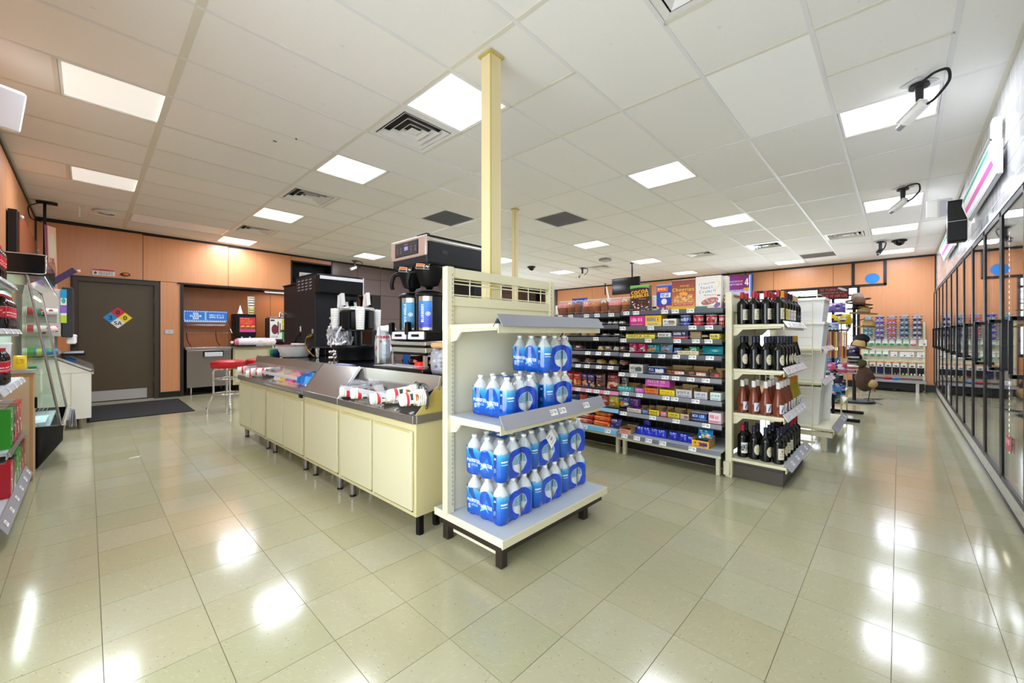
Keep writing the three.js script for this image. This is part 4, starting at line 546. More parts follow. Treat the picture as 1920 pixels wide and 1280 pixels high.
// ================================================================ coffee island
const IT = -88.482 * Math.PI / 180;
const isl = (x, z) => [1.285 + 0.0265 * x - 0.99965 * z, 1.985 - 0.99965 * x - 0.0265 * z];      // island local -> (u, v)
const onIsland = (name, label, cat, x, y, z, turn = 0, group) => { const [u, v] = isl(x, z); return thing(name, label, cat, u, y, v, IT + turn, group); };
{
  const units = [[-0.945, 0, 2, 'double door ivory base cabinet nearest the water display'], [-1.585, -0.945, 1, 'single door ivory base cabinet below the sloped steel lid'], [-2.54, -1.585, 2, 'double door ivory base cabinet below the condiment packets'], [-3.45, -2.54, 2, 'double door ivory base cabinet at the stool end of the island']];
  for (const [a, b, n, label] of units) {
    const w = b - a, t = onIsland('base_cabinet', label, 'cabinet', (a + b) / 2, 0, 0, 0, 'ivory island cabinets');
    add(t, 'body', B(w - 0.006, 0.53, 0.23), M.ivory2, 0, 0.38, -0.122);
    const dw = (w - 0.03) / n;
    for (let k = 0; k < n; k++) { const d = add(t, 'door', RB(dw - 0.022, 0.455, 0.016, 0.005), M.doorIvory, -w / 2 + 0.015 + dw * (k + 0.5), 0.375, 0.002); add(d, 'grip_groove', B(dw - 0.06, 0.006, 0.004), M.ivoryDeep, 0, 0.222, 0.008); add(d, 'shadow_gap', B(dw - 0.03, 0.004, 0.003), M.brownLeg, 0, -0.234, -0.004); }
    add(t, 'stile', B(0.016, 0.52, 0.006), M.ivory2, -w / 2 + 0.01, 0.38, -0.006);
    for (const [x, z] of [[-w / 2 + 0.1, -0.05], [w / 2 - (b === 0 ? 0.03 : 0.1), -0.05], [-w / 2 + 0.1, -0.19], [w / 2 - 0.06, -0.19]]) { const l = add(t, 'leg', b === 0 && x > 0.3 ? B(0.035, 0.115, 0.03) : CY(0.026, 0.019, 0.115, 12), b === 0 && x > 0.3 ? M.black : M.steelDark, x, 0.0575, z); add(l, 'foot', CY(0.02, 0.022, 0.014, 12), M.black, 0, -0.05, 0); }
  }
  const r = onIsland('rear_cabinet', 'tall ivory cabinet row carrying the dark coffee counter behind the cup trough', 'cabinet', 0, 0, 0);
  add(r, 'body', B(3.44, 0.76, 0.7), M.ivoryDeep, -1.72, 0.48, -0.6); add(r, 'end_panel', B(0.012, 0.76, 0.1), M.ivoryDeep, 0.004, 0.48, -0.3); add(r, 'end_panel', B(0.012, 0.76, 0.56), M.ivory2, 0.004, 0.48, -0.66);
  for (const x of [-0.1, -1.2, -2.3, -3.35]) for (const z of [-0.35, -0.85]) add(r, 'leg', CY(0.026, 0.02, 0.1, 10), M.steelDark, x, 0.05, z);
  const top = onIsland('coffee_counter', 'dark stone coffee counter top running the length of the island', 'counter', 0, 0.862, 0); add(top, 'slab', RB(3.46, 0.036, 0.76, 0.004), std('#1f222b', 0.12), -1.72, 0.018, -0.575);
  // stainless front: lip, low trough deck, rear ledge, one lid per bay
  const s = onIsland('steel_trough', 'long stainless cup trough with front lip and rear ledge along the island', 'trough', 0, 0.648, 0);
  for (const [a, b] of [[-0.945, 0], [-1.585, -0.945], [-2.54, -1.585], [-3.45, -2.54]]) { add(s, 'front_lip', RB(b - a - 0.003, 0.048, 0.025, 0.004), M.steelDark, (a + b) / 2, 0.024, 0.006); add(s, 'trough_deck', B(b - a - 0.002, 0.01, 0.2), M.steel, (a + b) / 2, 0.043, -0.1); add(s, 'trough_rear', B(b - a - 0.002, 0.15, 0.008), M.recess, (a + b) / 2, 0.12, -0.185, -0.1); }
  add(s, 'end_lip', RB(0.02, 0.048, 0.2, 0.004), M.steelDark, 0.002, 0.024, -0.1);
  add(s, 'rear_ledge', extr([[-0.2, 0.255], [-0.175, 0.262], [-0.155, 0.18], [-0.17, 0.176]], 1.58, 0.001).rotateY(-HP), M.steel, 0, 0, 0); add(s, 'rear_ledge', extr([[-0.2, 0.255], [-0.175, 0.262], [-0.155, 0.18], [-0.17, 0.176]], 1.86, 0.001).rotateY(-HP), M.steel, -1.59, 0, 0);
  add(s, 'sloped_lid', RB(0.62, 0.012, 0.27, 0.004), M.steel, -1.265, 0.15, -0.075, 0.93, 0, 0); add(s, 'lid_edge', B(0.012, 0.02, 0.28), M.steelDark, -1.58, 0.152, -0.075, 0.93, 0, 0); add(s, 'lid_edge', B(0.012, 0.02, 0.28), M.gloss, -0.948, 0.152, -0.075, 0.93, 0, 0);
  add(s, 'end_plate', extr([[0, 0.048], [-0.19, 0.048], [-0.19, 0.2], [-0.15, 0.2]], 0.006).rotateY(-HP), M.ivoryDeep, 0.0, 0, 0);
  for (const [a, b] of [[-0.93, -0.02], [-3.4, -1.75]]) { add(s, 'acrylic_shield', B(b - a, 0.005, 0.17), M.acrylic, (a + b) / 2, 0.165, -0.08, 0.28, 0, 0); add(s, 'shield_edge', RB(b - a, 0.03, 0.006, 0.003), M.shieldEdge, (a + b) / 2, 0.13, 0.002); }
  for (let k = 0; k < 3; k++) add(s, 'deck_hole_ring', new THREE.TorusGeometry(0.016, 0.003, 6, 20).rotateX(HP), M.chrome, -0.42 + k * 0.17, 0.051, -0.03);
  add(s, 'bin_front', B(0.93, 0.004, 0.14), M.pane, -2.06, 0.06, -0.03, 0.5, 0, 0); add(s, 'latch', RB(0.03, 0.03, 0.012, 0.003), M.black, -1.63, -0.004, 0.02); add(s, 'latch', RB(0.016, 0.03, 0.012, 0.003), M.black, -1.59, -0.004, 0.02);
  // cup stacks poking out of their dispensers
  const cup = cell(128, 128, (c, w, h) => { // top of the print = lid end
    fillAll(c, w, h, '#f2efe4'); scrib(c, 6, 12, 116, 7, '#a8a698', 1); c.fillStyle = '#d9323a'; c.fillRect(0, 24, w, 14); for (let i = 0; i < 4; i++) { c.fillStyle = '#0e4a3a'; c.fillRect(i * 32, 44, 20, 18); c.fillStyle = '#e8992c'; c.fillRect(i * 32 + 3, 66, 22, 13); }
    for (const x of [38, 102]) { blob(c, x, 84, 23, 27, '#c9c5b4'); blob(c, x, 84, 20, 24, '#f4f1e6'); txt(c, '7', x, 86, 34, '#d9472b', { stroke: '#f1a04a', lw: 4 }); c.fillStyle = '#0e6a4a'; c.fillRect(x - 8, 83, 16, 4); } });
  const stack = (label, x, y, z, len, rx, ry, disc) => {
    const t = onIsland('cup_stack', label, 'cup stack', x, y, z, ry, 'striped paper cups in the trough'); t.rotation.order = 'YXZ'; t.rotation.x = rx;
    // axis along local z, lid at the front
    add(t, 'cups', put(new THREE.CylinderGeometry(0.036, 0.046, len, 26, 1, true), cup).rotateX(HP), PR, 0, 0, -len / 2);
    for (let k = 0; k < 4; k++) add(t, 'cup_rim', new THREE.TorusGeometry(0.0475 - 0.0006 * k, 0.0035, 6, 26), M.lid, 0, 0, -len + 0.012 * k);
    add(t, 'cup_base', lathe([[0, 0.006], [0.018, 0.006], [0.026, 0.012], [0.033, 0.012], [0.036, 0.004], [0.0365, -0.002]], 26).rotateX(HP), M.lid, 0, 0, -0.006);
    if (disc) { add(t, 'dispenser_disc', CY(disc, disc, 0.006, 32).clone().rotateX(HP), std('#4a4944', 0.35, 0.4), 0, 0, -len - 0.005); add(t, 'dispenser_ring', new THREE.TorusGeometry(disc * 0.78, 0.004, 6, 30), M.steel, 0, 0, -len + 0.001); for (let k = 0; k < 4; k++) add(t, 'screw', CY(0.004, 0.004, 0.006, 8).clone().rotateX(HP), M.chrome, disc * 0.9 * Math.cos(k * HP + 0.7), disc * 0.9 * Math.sin(k * HP + 0.7), -len); }
    return t;
  };
  stack('striped paper cup stack nearest the sloped steel lid', -0.885, 0.748, 0.02, 0.19, 0.0, -0.32);
  stack('striped paper cup stack, second from the sloped steel lid', -0.70, 0.755, 0.03, 0.2, 0.02, -0.35);
  stack('striped paper cup stack lying lowest in the middle of the trough', -0.43, 0.75, 0.035, 0.17, 0.05, -0.3, 0.062);
  stack('striped paper cup stack under the shield, second from the water display', -0.235, 0.79, 0.03, 0.17, 0.06, -0.3, 0.064);
  stack('striped paper cup stack beside the water display with a full round plate', -0.06, 0.785, 0.055, 0.13, 0.06, -0.3, 0.075);
  stack('striped paper cup stack at the stool end, upper', -2.93, 0.765, 0.02, 0.2, 0.0, -0.35);
  stack('striped paper cup stack at the stool end, lower', -3.0, 0.74, 0.05, 0.14, 0.0, -0.2);
  stack('striped paper cup stack farthest towards the stools', -3.3, 0.76, 0.05, 0.17, 0.0, -0.25);
  stack('paper cup stack lying nearest the condiment bin', -2.72, 0.775, 0.02, 0.2, 0.0, -0.4);
  // condiment packets in the clear bin
  const cols = [['#e9e5de', 'pale pink', 4], ['#cfd0a8', 'pale green', 3], ['#e3cf48', 'yellow', 8], ['#e06aa6', 'pink', 9], ['#c22c3c', 'red', 2], ['#1f7fd8', 'blue', 9], ['#4aa6e8', 'light blue', 4]];
  let x = -2.5; const pg = {};
  cols.forEach(([col, nme, n]) => { const mt = std(col, 0.5); for (let k = 0; k < n; k++) { const g = pg[k % 3] ?? (pg[k % 3] = (() => { const q = RB(0.05, 0.085, 0.006, 0.003, 1).clone(), p = q.attributes.position; for (let i = 0; i < p.count; i++) p.setZ(i, p.getZ(i) + 0.004 * Math.sin(p.getY(i) * 40 + k) + 0.003 * Math.cos(p.getX(i) * 60 + k)); q.computeVertexNormals(); return q; })());
    const t = onIsland('sugar_packet', `${nme} condiment packet standing in the clear bin, ${['first', 'second', 'third', 'fourth', 'fifth', 'sixth', 'seventh', 'eighth', 'ninth'][k]} of its colour`, 'packet', x, 0.7, -0.09 - 0.05 * (k % 2), 0, 'condiment packets'); add(t, 'sachet', g, mt, 0, 0.045 + 0.03 * (k % 2), 0, -0.35 + rr(-0.15, 0.15), rr(0.6, 1.4), rr(-0.2, 0.2)); x += 0.0212; } });
  // things on the counter
  const Y = 0.9;
  const bowl = onIsland('mixing_tub', 'large white tapered tub with a red rim on the island counter', 'tub', -2.97, Y, -0.42); add(bowl, 'tub', lathe([[0, 0], [0.12, 0], [0.135, 0.01], [0.19, 0.13], [0.186, 0.13], [0.13, 0.016], [0, 0.012]], 40), std('#dcdcd8', 0.3)); add(bowl, 'rim', new THREE.TorusGeometry(0.19, 0.005, 8, 44).rotateX(HP), std('#b04a5a', 0.4), 0, 0.132, 0); add(bowl, 'lid', RB(0.22, 0.018, 0.1, 0.006), M.lid, -0.02, 0.145, -0.05);
  const box = onIsland('black_box', 'small black box with a pale lid behind the white tub', 'box', -3.13, Y, -0.72); add(box, 'body', RB(0.16, 0.14, 0.16, 0.008), M.equip, 0, 0.071, 0);
  for (const [lab, xx, col] of [['small emerald green condiment jug at the counter end', -3.36, '#12895a'], ['small dark teal condiment jug beside the green one', -3.265, '#0c3f55']]) { const j = onIsland('condiment_jug', lab, 'jug', xx, Y, -0.32); add(j, 'body', lathe([[0, 0], [0.036, 0], [0.038, 0.07], [0.03, 0.085], [0.012, 0.09]], 20), std(col, 0.3)); add(j, 'pump', CY(0.007, 0.009, 0.045, 10), M.lid, 0, 0.11, 0); add(j, 'spout', RB(0.035, 0.01, 0.012, 0.003), col === '#12895a' ? M.tan : M.gloss, 0.012, 0.13, 0); }
  const tray = onIsland('serving_tray', 'thin dark tray under the green and teal jugs', 'tray', -3.31, 0.8985, -0.32); add(tray, 'plate', RB(0.26, 0.006, 0.14, 0.003), M.black, 0, 0.0, 0);
  // black frozen drink machines
  const dm = onIsland('drink_machine', 'tall black drink machine with a steel top band and slotted side', 'drink machine', -2.62, 1.02, -0.5);
  add(dm, 'cabinet', RB(0.55, 0.80, 0.5, 0.008), M.equip, -0.275, 0.4, -0.25); add(dm, 'top_band', RB(0.016, 0.035, 0.5, 0.003), M.gloss, 0.004, 0.765, -0.25); add(dm, 'top_cap', B(0.56, 0.012, 0.51), M.black, -0.275, 0.803, -0.25); add(dm, 'hood', RB(0.12, 0.2, 0.5, 0.008), M.black, 0.05, 0.69, -0.25); add(dm, 'hood_band', RB(0.01, 0.035, 0.49, 0.002), M.gloss, 0.113, 0.755, -0.25); add(dm, 'hood_end', RB(0.12, 0.2, 0.012, 0.003), M.gloss, 0.05, 0.69, -0.505);
  add(dm, 'dispense_bay', B(0.004, 0.5, 0.22), M.blackGloss, 0.003, 0.32, -0.36); add(dm, 'bay_trim', B(0.012, 0.5, 0.012), M.gloss, 0.006, 0.33, -0.25);
  for (const [z, y] of [[-0.33, 0.5], [-0.43, 0.5]]) { const n = add(dm, 'nozzle', RB(0.05, 0.07, 0.04, 0.01), M.black, 0.03, y, z); add(n, 'lever', RB(0.02, 0.09, 0.03, 0.004), M.gloss, 0.03, -0.03, 0, 0, 0, 0.4); }
  for (let i = 0; i < 4; i++) for (let k = 0; k < 4; k++) add(dm, 'slot', B(0.06, 0.012, 0.004), M.railGrey, -0.45 + 0.11 * i, 0.75 - 0.035 * k, 0.002, 0, 0, 0.06);
  add(dm, 'label_plate', B(0.03, 0.06, 0.004), M.gloss, -0.4, 0.2, 0.002); add(dm, 'label_plate', B(0.04, 0.05, 0.004), M.railGrey, -0.06, 0.17, 0.002); add(dm, 'supply_hose', tube([[-0.4, 0.14, 0.01], [-0.46, 0.08, 0.03], [-0.48, 0.0, 0.03], [-0.4, -0.02, -0.02]], 0.011, 20, 8), M.black); add(dm, 'brass_pipe', tube([[-0.05, 0.12, 0.01], [-0.14, 0.1, 0.03], [-0.17, 0.0, 0.03], [-0.1, -0.08, 0.0], [0.0, -0.11, 0.0]], 0.011, 24, 8), M.brass); add(dm, 'brass_valve', RB(0.05, 0.025, 0.025, 0.005), M.brass, -0.07, 0.125, 0.015);
  for (const [x2, z2] of [[-0.02, -0.03], [-0.5, -0.03], [-0.02, -0.46], [-0.5, -0.46]]) { add(dm, 'leg', CY(0.022, 0.014, 0.11, 12), M.steel, x2, -0.06, z2); } add(dm, 'drip_shelf', RB(0.5, 0.02, 0.46, 0.004), M.charcoal, -0.25, -0.008, -0.23);
  const d2 = onIsland('drink_machine', 'plain black drink cabinet behind the slotted drink machine', 'drink machine', -3.2, 0.9, -0.55); add(d2, 'cabinet', RB(0.5, 0.86, 0.42, 0.008), M.equip, -0.26, 0.43, -0.21); add(d2, 'top_cap', B(0.52, 0.016, 0.44), M.black, -0.26, 0.868, -0.21); add(d2, 'tap', tube([[-0.5, 0.5, 0.01], [-0.52, 0.53, 0.04], [-0.5, 0.47, 0.05]], 0.012, 12, 8), M.chrome);
  // round organiser with lids, straws and cups
  const og = onIsland('cup_organizer', 'round black condiment organizer with a ring of white lid stacks', 'organizer', -1.84, Y, -0.58);
  add(og, 'base_bin', lathe([[0, 0], [0.17, 0], [0.175, 0.02], [0.185, 0.1], [0.215, 0.12], [0.215, 0.155], [0.205, 0.155], [0.2, 0.13], [0, 0.13]], 40), M.black); add(og, 'post', CY(0.05, 0.05, 0.44, 20), M.black, 0, 0.3, 0); add(og, 'tier_plate', CY(0.19, 0.19, 0.012, 36), M.black, 0, 0.295, 0); add(og, 'cup_ring', lathe([[0.1, 0.0], [0.15, 0.0], [0.155, 0.16], [0.15, 0.16], [0.145, 0.01], [0.1, 0.01]], 36), M.black, 0, 0.31, 0); add(og, 'top_ring', new THREE.TorusGeometry(0.155, 0.014, 8, 40).rotateX(HP).scale(1, 1.4, 1), M.alu, 0, 0.5, 0);
  for (let k = 0; k < 8; k++) { const a = k * Math.PI / 4 + 0.3, c = Math.cos(a), s2 = Math.sin(a); if (k % 2) add(og, 'divider', RB(0.09, 0.17, 0.03, 0.01), M.black, 0.155 * c, 0.395, 0.155 * s2, 0, -a + HP, 0); }
  for (let k = 0; k < 4; k++) { const a = k * HP + 0.3, c = Math.cos(a), s2 = Math.sin(a), [u, v] = isl(-1.84 + 0.19 * c, -0.58 + 0.19 * s2); const st = thing('lid_stack', `white cup lid stack on the round organizer, ${['toward the aisle', 'toward the camera', 'toward the far side', 'toward the machine'][k]}`, 'lid stack', u, Y + 0.302, v, 0, 'white lid stacks'); add(st, 'lids', lathe([[0, 0], [0.036, 0], [0.043, 0.2], [0, 0.205]], 22), M.lid); for (let q = 0; q < 8; q++) add(st, 'lid_edge', new THREE.TorusGeometry(0.0375 + 0.0008 * q, 0.0018, 4, 22).rotateX(HP), std('#d5d5d2', 0.5), 0, 0.02 + 0.022 * q, 0); }
  for (const [lab, dx, dz] of [['pale folded tea box standing on the organizer ring, left', -0.1, 0.12], ['white paper sleeve pair on the organizer ring, right', 0.13, -0.02]]) { const [u, v] = isl(-1.84 + dx, -0.58 + dz), s3 = thing('paper_sleeve', lab, 'paper sleeve', u, Y + 0.515, v, 0.4, 'paper sleeves'); for (let q = 0; q < 3; q++) add(s3, 'sleeve', B(0.05, 0.12, 0.004), q === 1 ? std('#ecdfe2', 0.8) : M.paper, 0.008 * q, 0.06 + 0.012 * q, 0.012 * q, 0, 0, 0.12 * (q - 1)); }
  const st2 = onIsland('foil_packets', 'heap of silver foil coffee packets in the organizer', 'packets', -1.88, Y + 0.13, -0.5); st2.userData.kind = 'stuff'; { const l = [], q = B(0.018, 0.1, 0.003); for (let k = 0; k < 170; k++) l.push(q.clone().rotateZ(rr(-0.6, 0.6)).rotateY(rr(0, 6)).rotateX(rr(-0.5, 0.5)).translate(rr(-0.13, 0.1), 0.05 + rr(0, 0.12), rr(-0.02, 0.14))); add(st2, 'packets', merge(l), M.foil); const l2 = []; for (let k = 0; k < 24; k++) l2.push(RB(0.04, 0.02, 0.03, 0.008, 1).clone().rotateY(rr(0, 6)).rotateX(rr(-0.5, 0.5)).translate(rr(-0.15, 0.12), 0.035 + rr(0, 0.02), rr(0.02, 0.14))); add(st2, 'creamers', merge(l2), M.lid); }
  const st3 = onIsland('foil_packets', 'clump of silver wrapped straws on the organizer tier', 'packets', -2.0, Y + 0.302, -0.5); st3.userData.kind = 'stuff'; { const l = []; for (let k = 0; k < 60; k++) l.push(B(0.022, 0.045, 0.003).clone().rotateZ(rr(-1, 1)).rotateY(rr(0, 6)).translate(rr(-0.05, 0.06), rr(0.01, 0.17), rr(-0.02, 0.1))); add(st3, 'packets', merge(l), M.foil); }
  { const t = onIsland('tea_sachet', 'single orange sachet among the foil packets', 'packet', -1.93, Y + 0.17, -0.39); add(t, 'sachet', RB(0.045, 0.04, 0.008, 0.003), M.orange, 0, 0.02, 0, -0.3); }
  { const t = onIsland('steel_beads', 'small cluster of shiny black creamer cups beside the organizer base', 'creamers', -2.16, Y, -0.5); t.userData.kind = 'stuff'; const l = []; for (let k = 0; k < 14; k++) l.push(SP(0.018, 8, 6).clone().translate(rr(-0.07, 0.05), 0.018 + 0.03 * (k % 3), rr(-0.04, 0.05))); add(t, 'cups', merge(l), M.chrome); }
  // ice bag, straws, syrup bottles between organizer and brewer
  const ib = onIsland('ice_bag', 'clear printed bag with green and red lettering between organizer and brewer', 'bag', -1.42, Y, -0.62, -0.3); const ic = cell(90, 120, (c, w, h) => { fillAll(c, w, h, '#c4d3d6'); for (let i = 0; i < 50; i++) { c.fillStyle = `rgba(255,255,255,${rr(0.2, 0.7)})`; c.fillRect(rr(0, w), rr(0, h), rr(2, 10), rr(2, 10)); } blob(c, 26, 36, 24, 15, 'rgba(110,190,110,.8)'); c.strokeStyle = '#c02432'; c.lineWidth = 9; c.beginPath(); c.moveTo(80, 40); c.lineTo(52, 76); c.stroke(); c.fillStyle = '#c02432'; c.fillRect(48, 24, 40, 8); }); add(ib, 'bag', pillow(0.22, 0.3, 0.14, ic), PG);
  const wr = onIsland('rag', 'crumpled white cloth on top of the clear bag', 'cloth', -1.36, Y + 0.27, -0.62); { const g = SP(0.08, 20, 14).clone().scale(1.2, 0.45, 0.9), p = g.attributes.position; for (let i = 0; i < p.count; i++) { const k = 1 + 0.13 * Math.sin(p.getX(i) * 90) * Math.cos(p.getZ(i) * 70); p.setXYZ(i, p.getX(i) * k, p.getY(i) * k, p.getZ(i) * k); } g.computeVertexNormals(); add(wr, 'cloth', g, M.paper, 0, 0.03, 0); }
  const sd = onIsland('straw_dispenser', 'clear upright straw tube standing left of the coffee brewer', 'dispenser', -0.98, Y, -0.33); add(sd, 'tube', CY(0.028, 0.03, 0.24, 20, true), M.acrylic, 0, 0.13, 0); add(sd, 'base', CY(0.034, 0.036, 0.03, 20), M.brownLeg, 0, 0.015, 0); add(sd, 'spout', CY(0.01, 0.018, 0.07, 12), M.gloss, 0, 0.285, 0); add(sd, 'stirrers', merge([...Array(6)].map((_, k) => B(0.005, 0.19, 0.003).clone().translate(-0.014 + 0.006 * k, 0.13, 0.008 * (k % 2)))), M.ivory);
  const bk = onIsland('blue_sign', 'small blue tabletop sign behind the organizer', 'sign', -1.32, Y + 0.02, -0.84); add(bk, 'stand', B(0.02, 0.34, 0.02), M.black, 0, 0.17, 0); add(bk, 'foot', B(0.1, 0.02, 0.1), M.black, 0, -0.008, 0); add(bk, 'panel', face(0.25, 0.09, cell(110, 40, (c, w, h) => { fillAll(c, w, h, '#1470c8'); scrib(c, 10, 12, 92, 17, '#fff', 1); })), PR, 0, 0.36, 0.012); add(bk, 'panel_rear', B(0.26, 0.1, 0.008), M.blue, 0, 0.36, 0.006);
  for (const [lab, x3, z3, m1, m2] of [['syrup bottle with an orange ball top beside the brewer', -1.16, -0.72, M.blue, M.orange], ['dark syrup pump bottle beside the orange topped one', -1.24, -0.78, M.black, M.red]]) { const b = onIsland('syrup_bottle', lab, 'bottle', x3, Y, z3); add(b, 'body', lathe([[0, 0], [0.045, 0], [0.047, 0.2], [0.02, 0.25], [0.016, 0.27]], 20), m1); add(b, 'cap', SP(0.03), m2, 0, 0.29, 0); }
  // twin coffee brewer
  const bw = onIsland('coffee_brewer', 'big black and steel twin coffee brewer beside the cream pillar', 'coffee brewer', -0.52, Y, -0.3);
  const w = 0.43, D = 0.62;
  add(bw, 'base_tray', RB(0.62, 0.03, 0.5, 0.008), M.blackGloss, -0.02, 0.016, -0.16); add(bw, 'tray_grid', merge([...Array(12)].map((_, k) => B(0.4, 0.004, 0.006).clone().translate(-0.05, 0.034, -0.06 + 0.012 * k))), M.gloss);
  for (const x of [-w / 2 + 0.02, w / 2 - 0.02]) add(bw, 'front_leg', B(0.024, 0.115, 0.02), M.steel, x, 0.088, 0); for (const x of [-w / 2 + 0.02, w / 2 - 0.02]) add(bw, 'rear_leg', B(0.03, 0.5, 0.03), M.equip, x, 0.28, -D + 0.04);
  add(bw, 'warmer_shelf', RB(w, 0.035, D - 0.1, 0.004), M.steel, 0, 0.148, -0.25); add(bw, 'shelf_edge', B(w, 0.018, 0.02), M.black, 0, 0.122, 0.0); add(bw, 'lower_back', B(w - 0.06, 0.16, 0.02), std('#2a0d0a', 0.2), 0, 0.1, -0.3); add(bw, 'server_stand', RB(w + 0.02, 0.025, D - 0.08, 0.004), M.steel, 0, 0.194, -0.25); add(bw, 'stand_gap', B(w, 0.016, D - 0.1), M.black, 0, 0.174, -0.25);
  for (const x of [-0.1, 0.1]) { const p = add(bw, 'decanter', lathe([[0, 0.028], [0.06, 0.028], [0.07, 0.05], [0.055, 0.09], [0.045, 0.105]], 22), phy('#3a1410', 0.05, { transmission: 0.35, thickness: 0 }), x, 0.005, -0.14); add(p, 'band', CY(0.052, 0.052, 0.012, 20, true), M.gloss, 0, 0.1, 0); }
  add(bw, 'heat_lamp', CY(0.035, 0.035, 0.02, 20), emit('#ff1a10', 1.2, '#aa1010'), 0.06, 0.05, -0.05);
  add(bw, 'column', RB(w - 0.04, 0.86, 0.16, 0.01), M.equip, 0, 0.48, -D + 0.08);
  add(bw, 'head', RB(w, 0.2, D, 0.02), M.equip, 0, 0.835, -D / 2); add(bw, 'head_band', RB(w + 0.006, 0.045, D + 0.006, 0.02, 3), M.steel, 0, 0.905, -D / 2); add(bw, 'head_cap', RB(w - 0.004, 0.012, D - 0.004, 0.006), M.black, 0, 0.93, -D / 2); add(bw, 'front_panel', RB(w, 0.14, 0.02, 0.01), std('#cbbdb6', 0.3, 0.55, { roughnessMap: steelTex }), 0, 0.862, 0.002);
  const kp = cell(200, 90, (c, ww, h) => { fillAll(c, ww, h, '#17181c'); c.fillStyle = '#9d94ea'; c.fillRect(84, 30, 34, 26); c.fillStyle = '#cfc9ff'; c.fillRect(90, 36, 20, 4); c.fillRect(90, 44, 22, 4); for (const x of [16, 50, 140, 178]) for (const y of [36, 52, 64]) scrib(c, x, y, 12, 7, '#e4e4e8', 1); scrib(c, 84, 14, 30, 8, '#ddd', 1); });
  add(bw, 'control_panel', RB(0.285, 0.1, 0.006, 0.003), M.black, -0.01, 0.862, 0.013); add(bw, 'control_print', face(0.275, 0.094, kp), PE, -0.01, 0.862, 0.0168);
  const wl = cell(70, 26, (c, ww, h) => { fillAll(c, ww, h, '#d8d2c4'); c.fillStyle = '#d06a2a'; c.fillRect(3, 3, 38, 9); c.fillStyle = '#3a2a20'; c.fillRect(3, 14, 38, 9); c.fillStyle = '#111'; c.fillRect(44, 3, 24, 20); c.strokeStyle = '#fff'; c.lineWidth = 3; c.beginPath(); c.moveTo(49, 15); c.quadraticCurveTo(55, 5, 58, 13); c.quadraticCurveTo(60, 20, 65, 9); c.stroke(); });
  for (const x of [-0.105, 0.105]) { const fu = add(bw, 'brew_funnel', lathe([[0.0, 0.572], [0.02, 0.572], [0.028, 0.592], [0.062, 0.6], [0.106, 0.72], [0.106, 0.742], [0, 0.742]], 28), M.black, x, 0, -0.1); add(fu, 'handle', tube([[-0.06, 0.7, 0.07], [-0.085, 0.69, 0.1], [-0.1, 0.63, 0.11], [-0.105, 0.59, 0.1]], 0.015, 16, 8), M.black); add(fu, 'warning_label', face(0.1, 0.038, wl), PR, 0.055, 0.722, 0.096, -0.2, 0.5, 0); }
  add(bw, 'lid_handle', merge([RB(0.03, 0.07, 0.04, 0.006).clone().translate(-0.04, 0.965, -0.25), RB(0.13, 0.035, 0.04, 0.008).clone().translate(0.01, 1.005, -0.25)]), M.black, -0.12, 0, 0.05); add(bw, 'side_vent', B(0.004, 0.03, 0.05), M.charcoal, w / 2 + 0.001, 0.83, -0.15);
  const sv = (lab, x, z, word, c1, c2) => {
    const [u, v] = isl(-0.52 + x, -0.3 + z), t = thing('coffee_server', lab, 'coffee server', u, Y + 0.208, v, IT, 'insulated coffee servers');
    add(t, 'base', RB(0.205, 0.085, 0.22, 0.02, 3), M.black, 0, 0.044, 0); const pl = add(t, 'face_plate', RB(0.185, 0.06, 0.014, 0.02, 3), M.gloss, 0, 0.045, 0.112); add(pl, 'grip_slot', RB(0.09, 0.02, 0.008, 0.01, 3), M.black, 0, 0, 0.006);
    add(t, 'body', CY(0.092, 0.092, 0.26, 32), word === 'BLUEBERRY' ? M.equip : M.black, 0, 0.21, 0); add(t, 'steel_strip', put(new THREE.CylinderGeometry(0.0925, 0.0925, 0.26, 12, 1, true, 0.05, 1.1), { u0: 0, u1: 1, v0: 0, v1: 1 }), M.steel, 0, 0.21, 0); add(t, 'lid', lathe([[0.092, 0.34], [0.1, 0.345], [0.1, 0.36], [0.085, 0.375], [0.06, 0.385], [0, 0.39]], 32), M.black);
    const fc = cell(90, 200, (c, ww, h) => { const gr = c.createLinearGradient(0, 0, 0, h); gr.addColorStop(0, c1); gr.addColorStop(1, c2); c.fillStyle = gr; c.fillRect(0, 0, ww, h); c.fillStyle = 'rgba(255,255,255,.14)'; for (let i = 0; i < 8; i++) c.fillRect(0, 20 + i * 24, ww, 2); txt(c, word, 28, word.length > 10 ? 104 : 92, word.length > 10 ? 24 : 27, '#f4f6fa', { rot: -HP, sx: 0.92 }); c.strokeStyle = '#e8eef6'; c.lineWidth = 4; c.beginPath(); c.arc(66, 96, 13, 0, 7); c.stroke(); blob(c, 66, 96, 6, 8, '#e8eef6', 0.5); });
    add(t, 'flavor_label', put(new THREE.CylinderGeometry(0.0932, 0.0932, 0.2, 14, 1, true, 0.08, 1.04), fc), PR, 0, 0.205, 0); add(t, 'faucet', RB(0.035, 0.1, 0.04, 0.01), M.black, -0.1, 0.1, 0.11); t.scale.y = 0.92; return t;
  };
  sv('black coffee server with a teal FRENCH VANILLA label', -0.105, -0.1, 'FRENCH VANILLA', '#2a93c4', '#1f6f9a');
  sv('black coffee server with a bright blue BLUEBERRY label', 0.105, -0.1, 'BLUEBERRY', '#1a8ae6', '#2a2bb0');
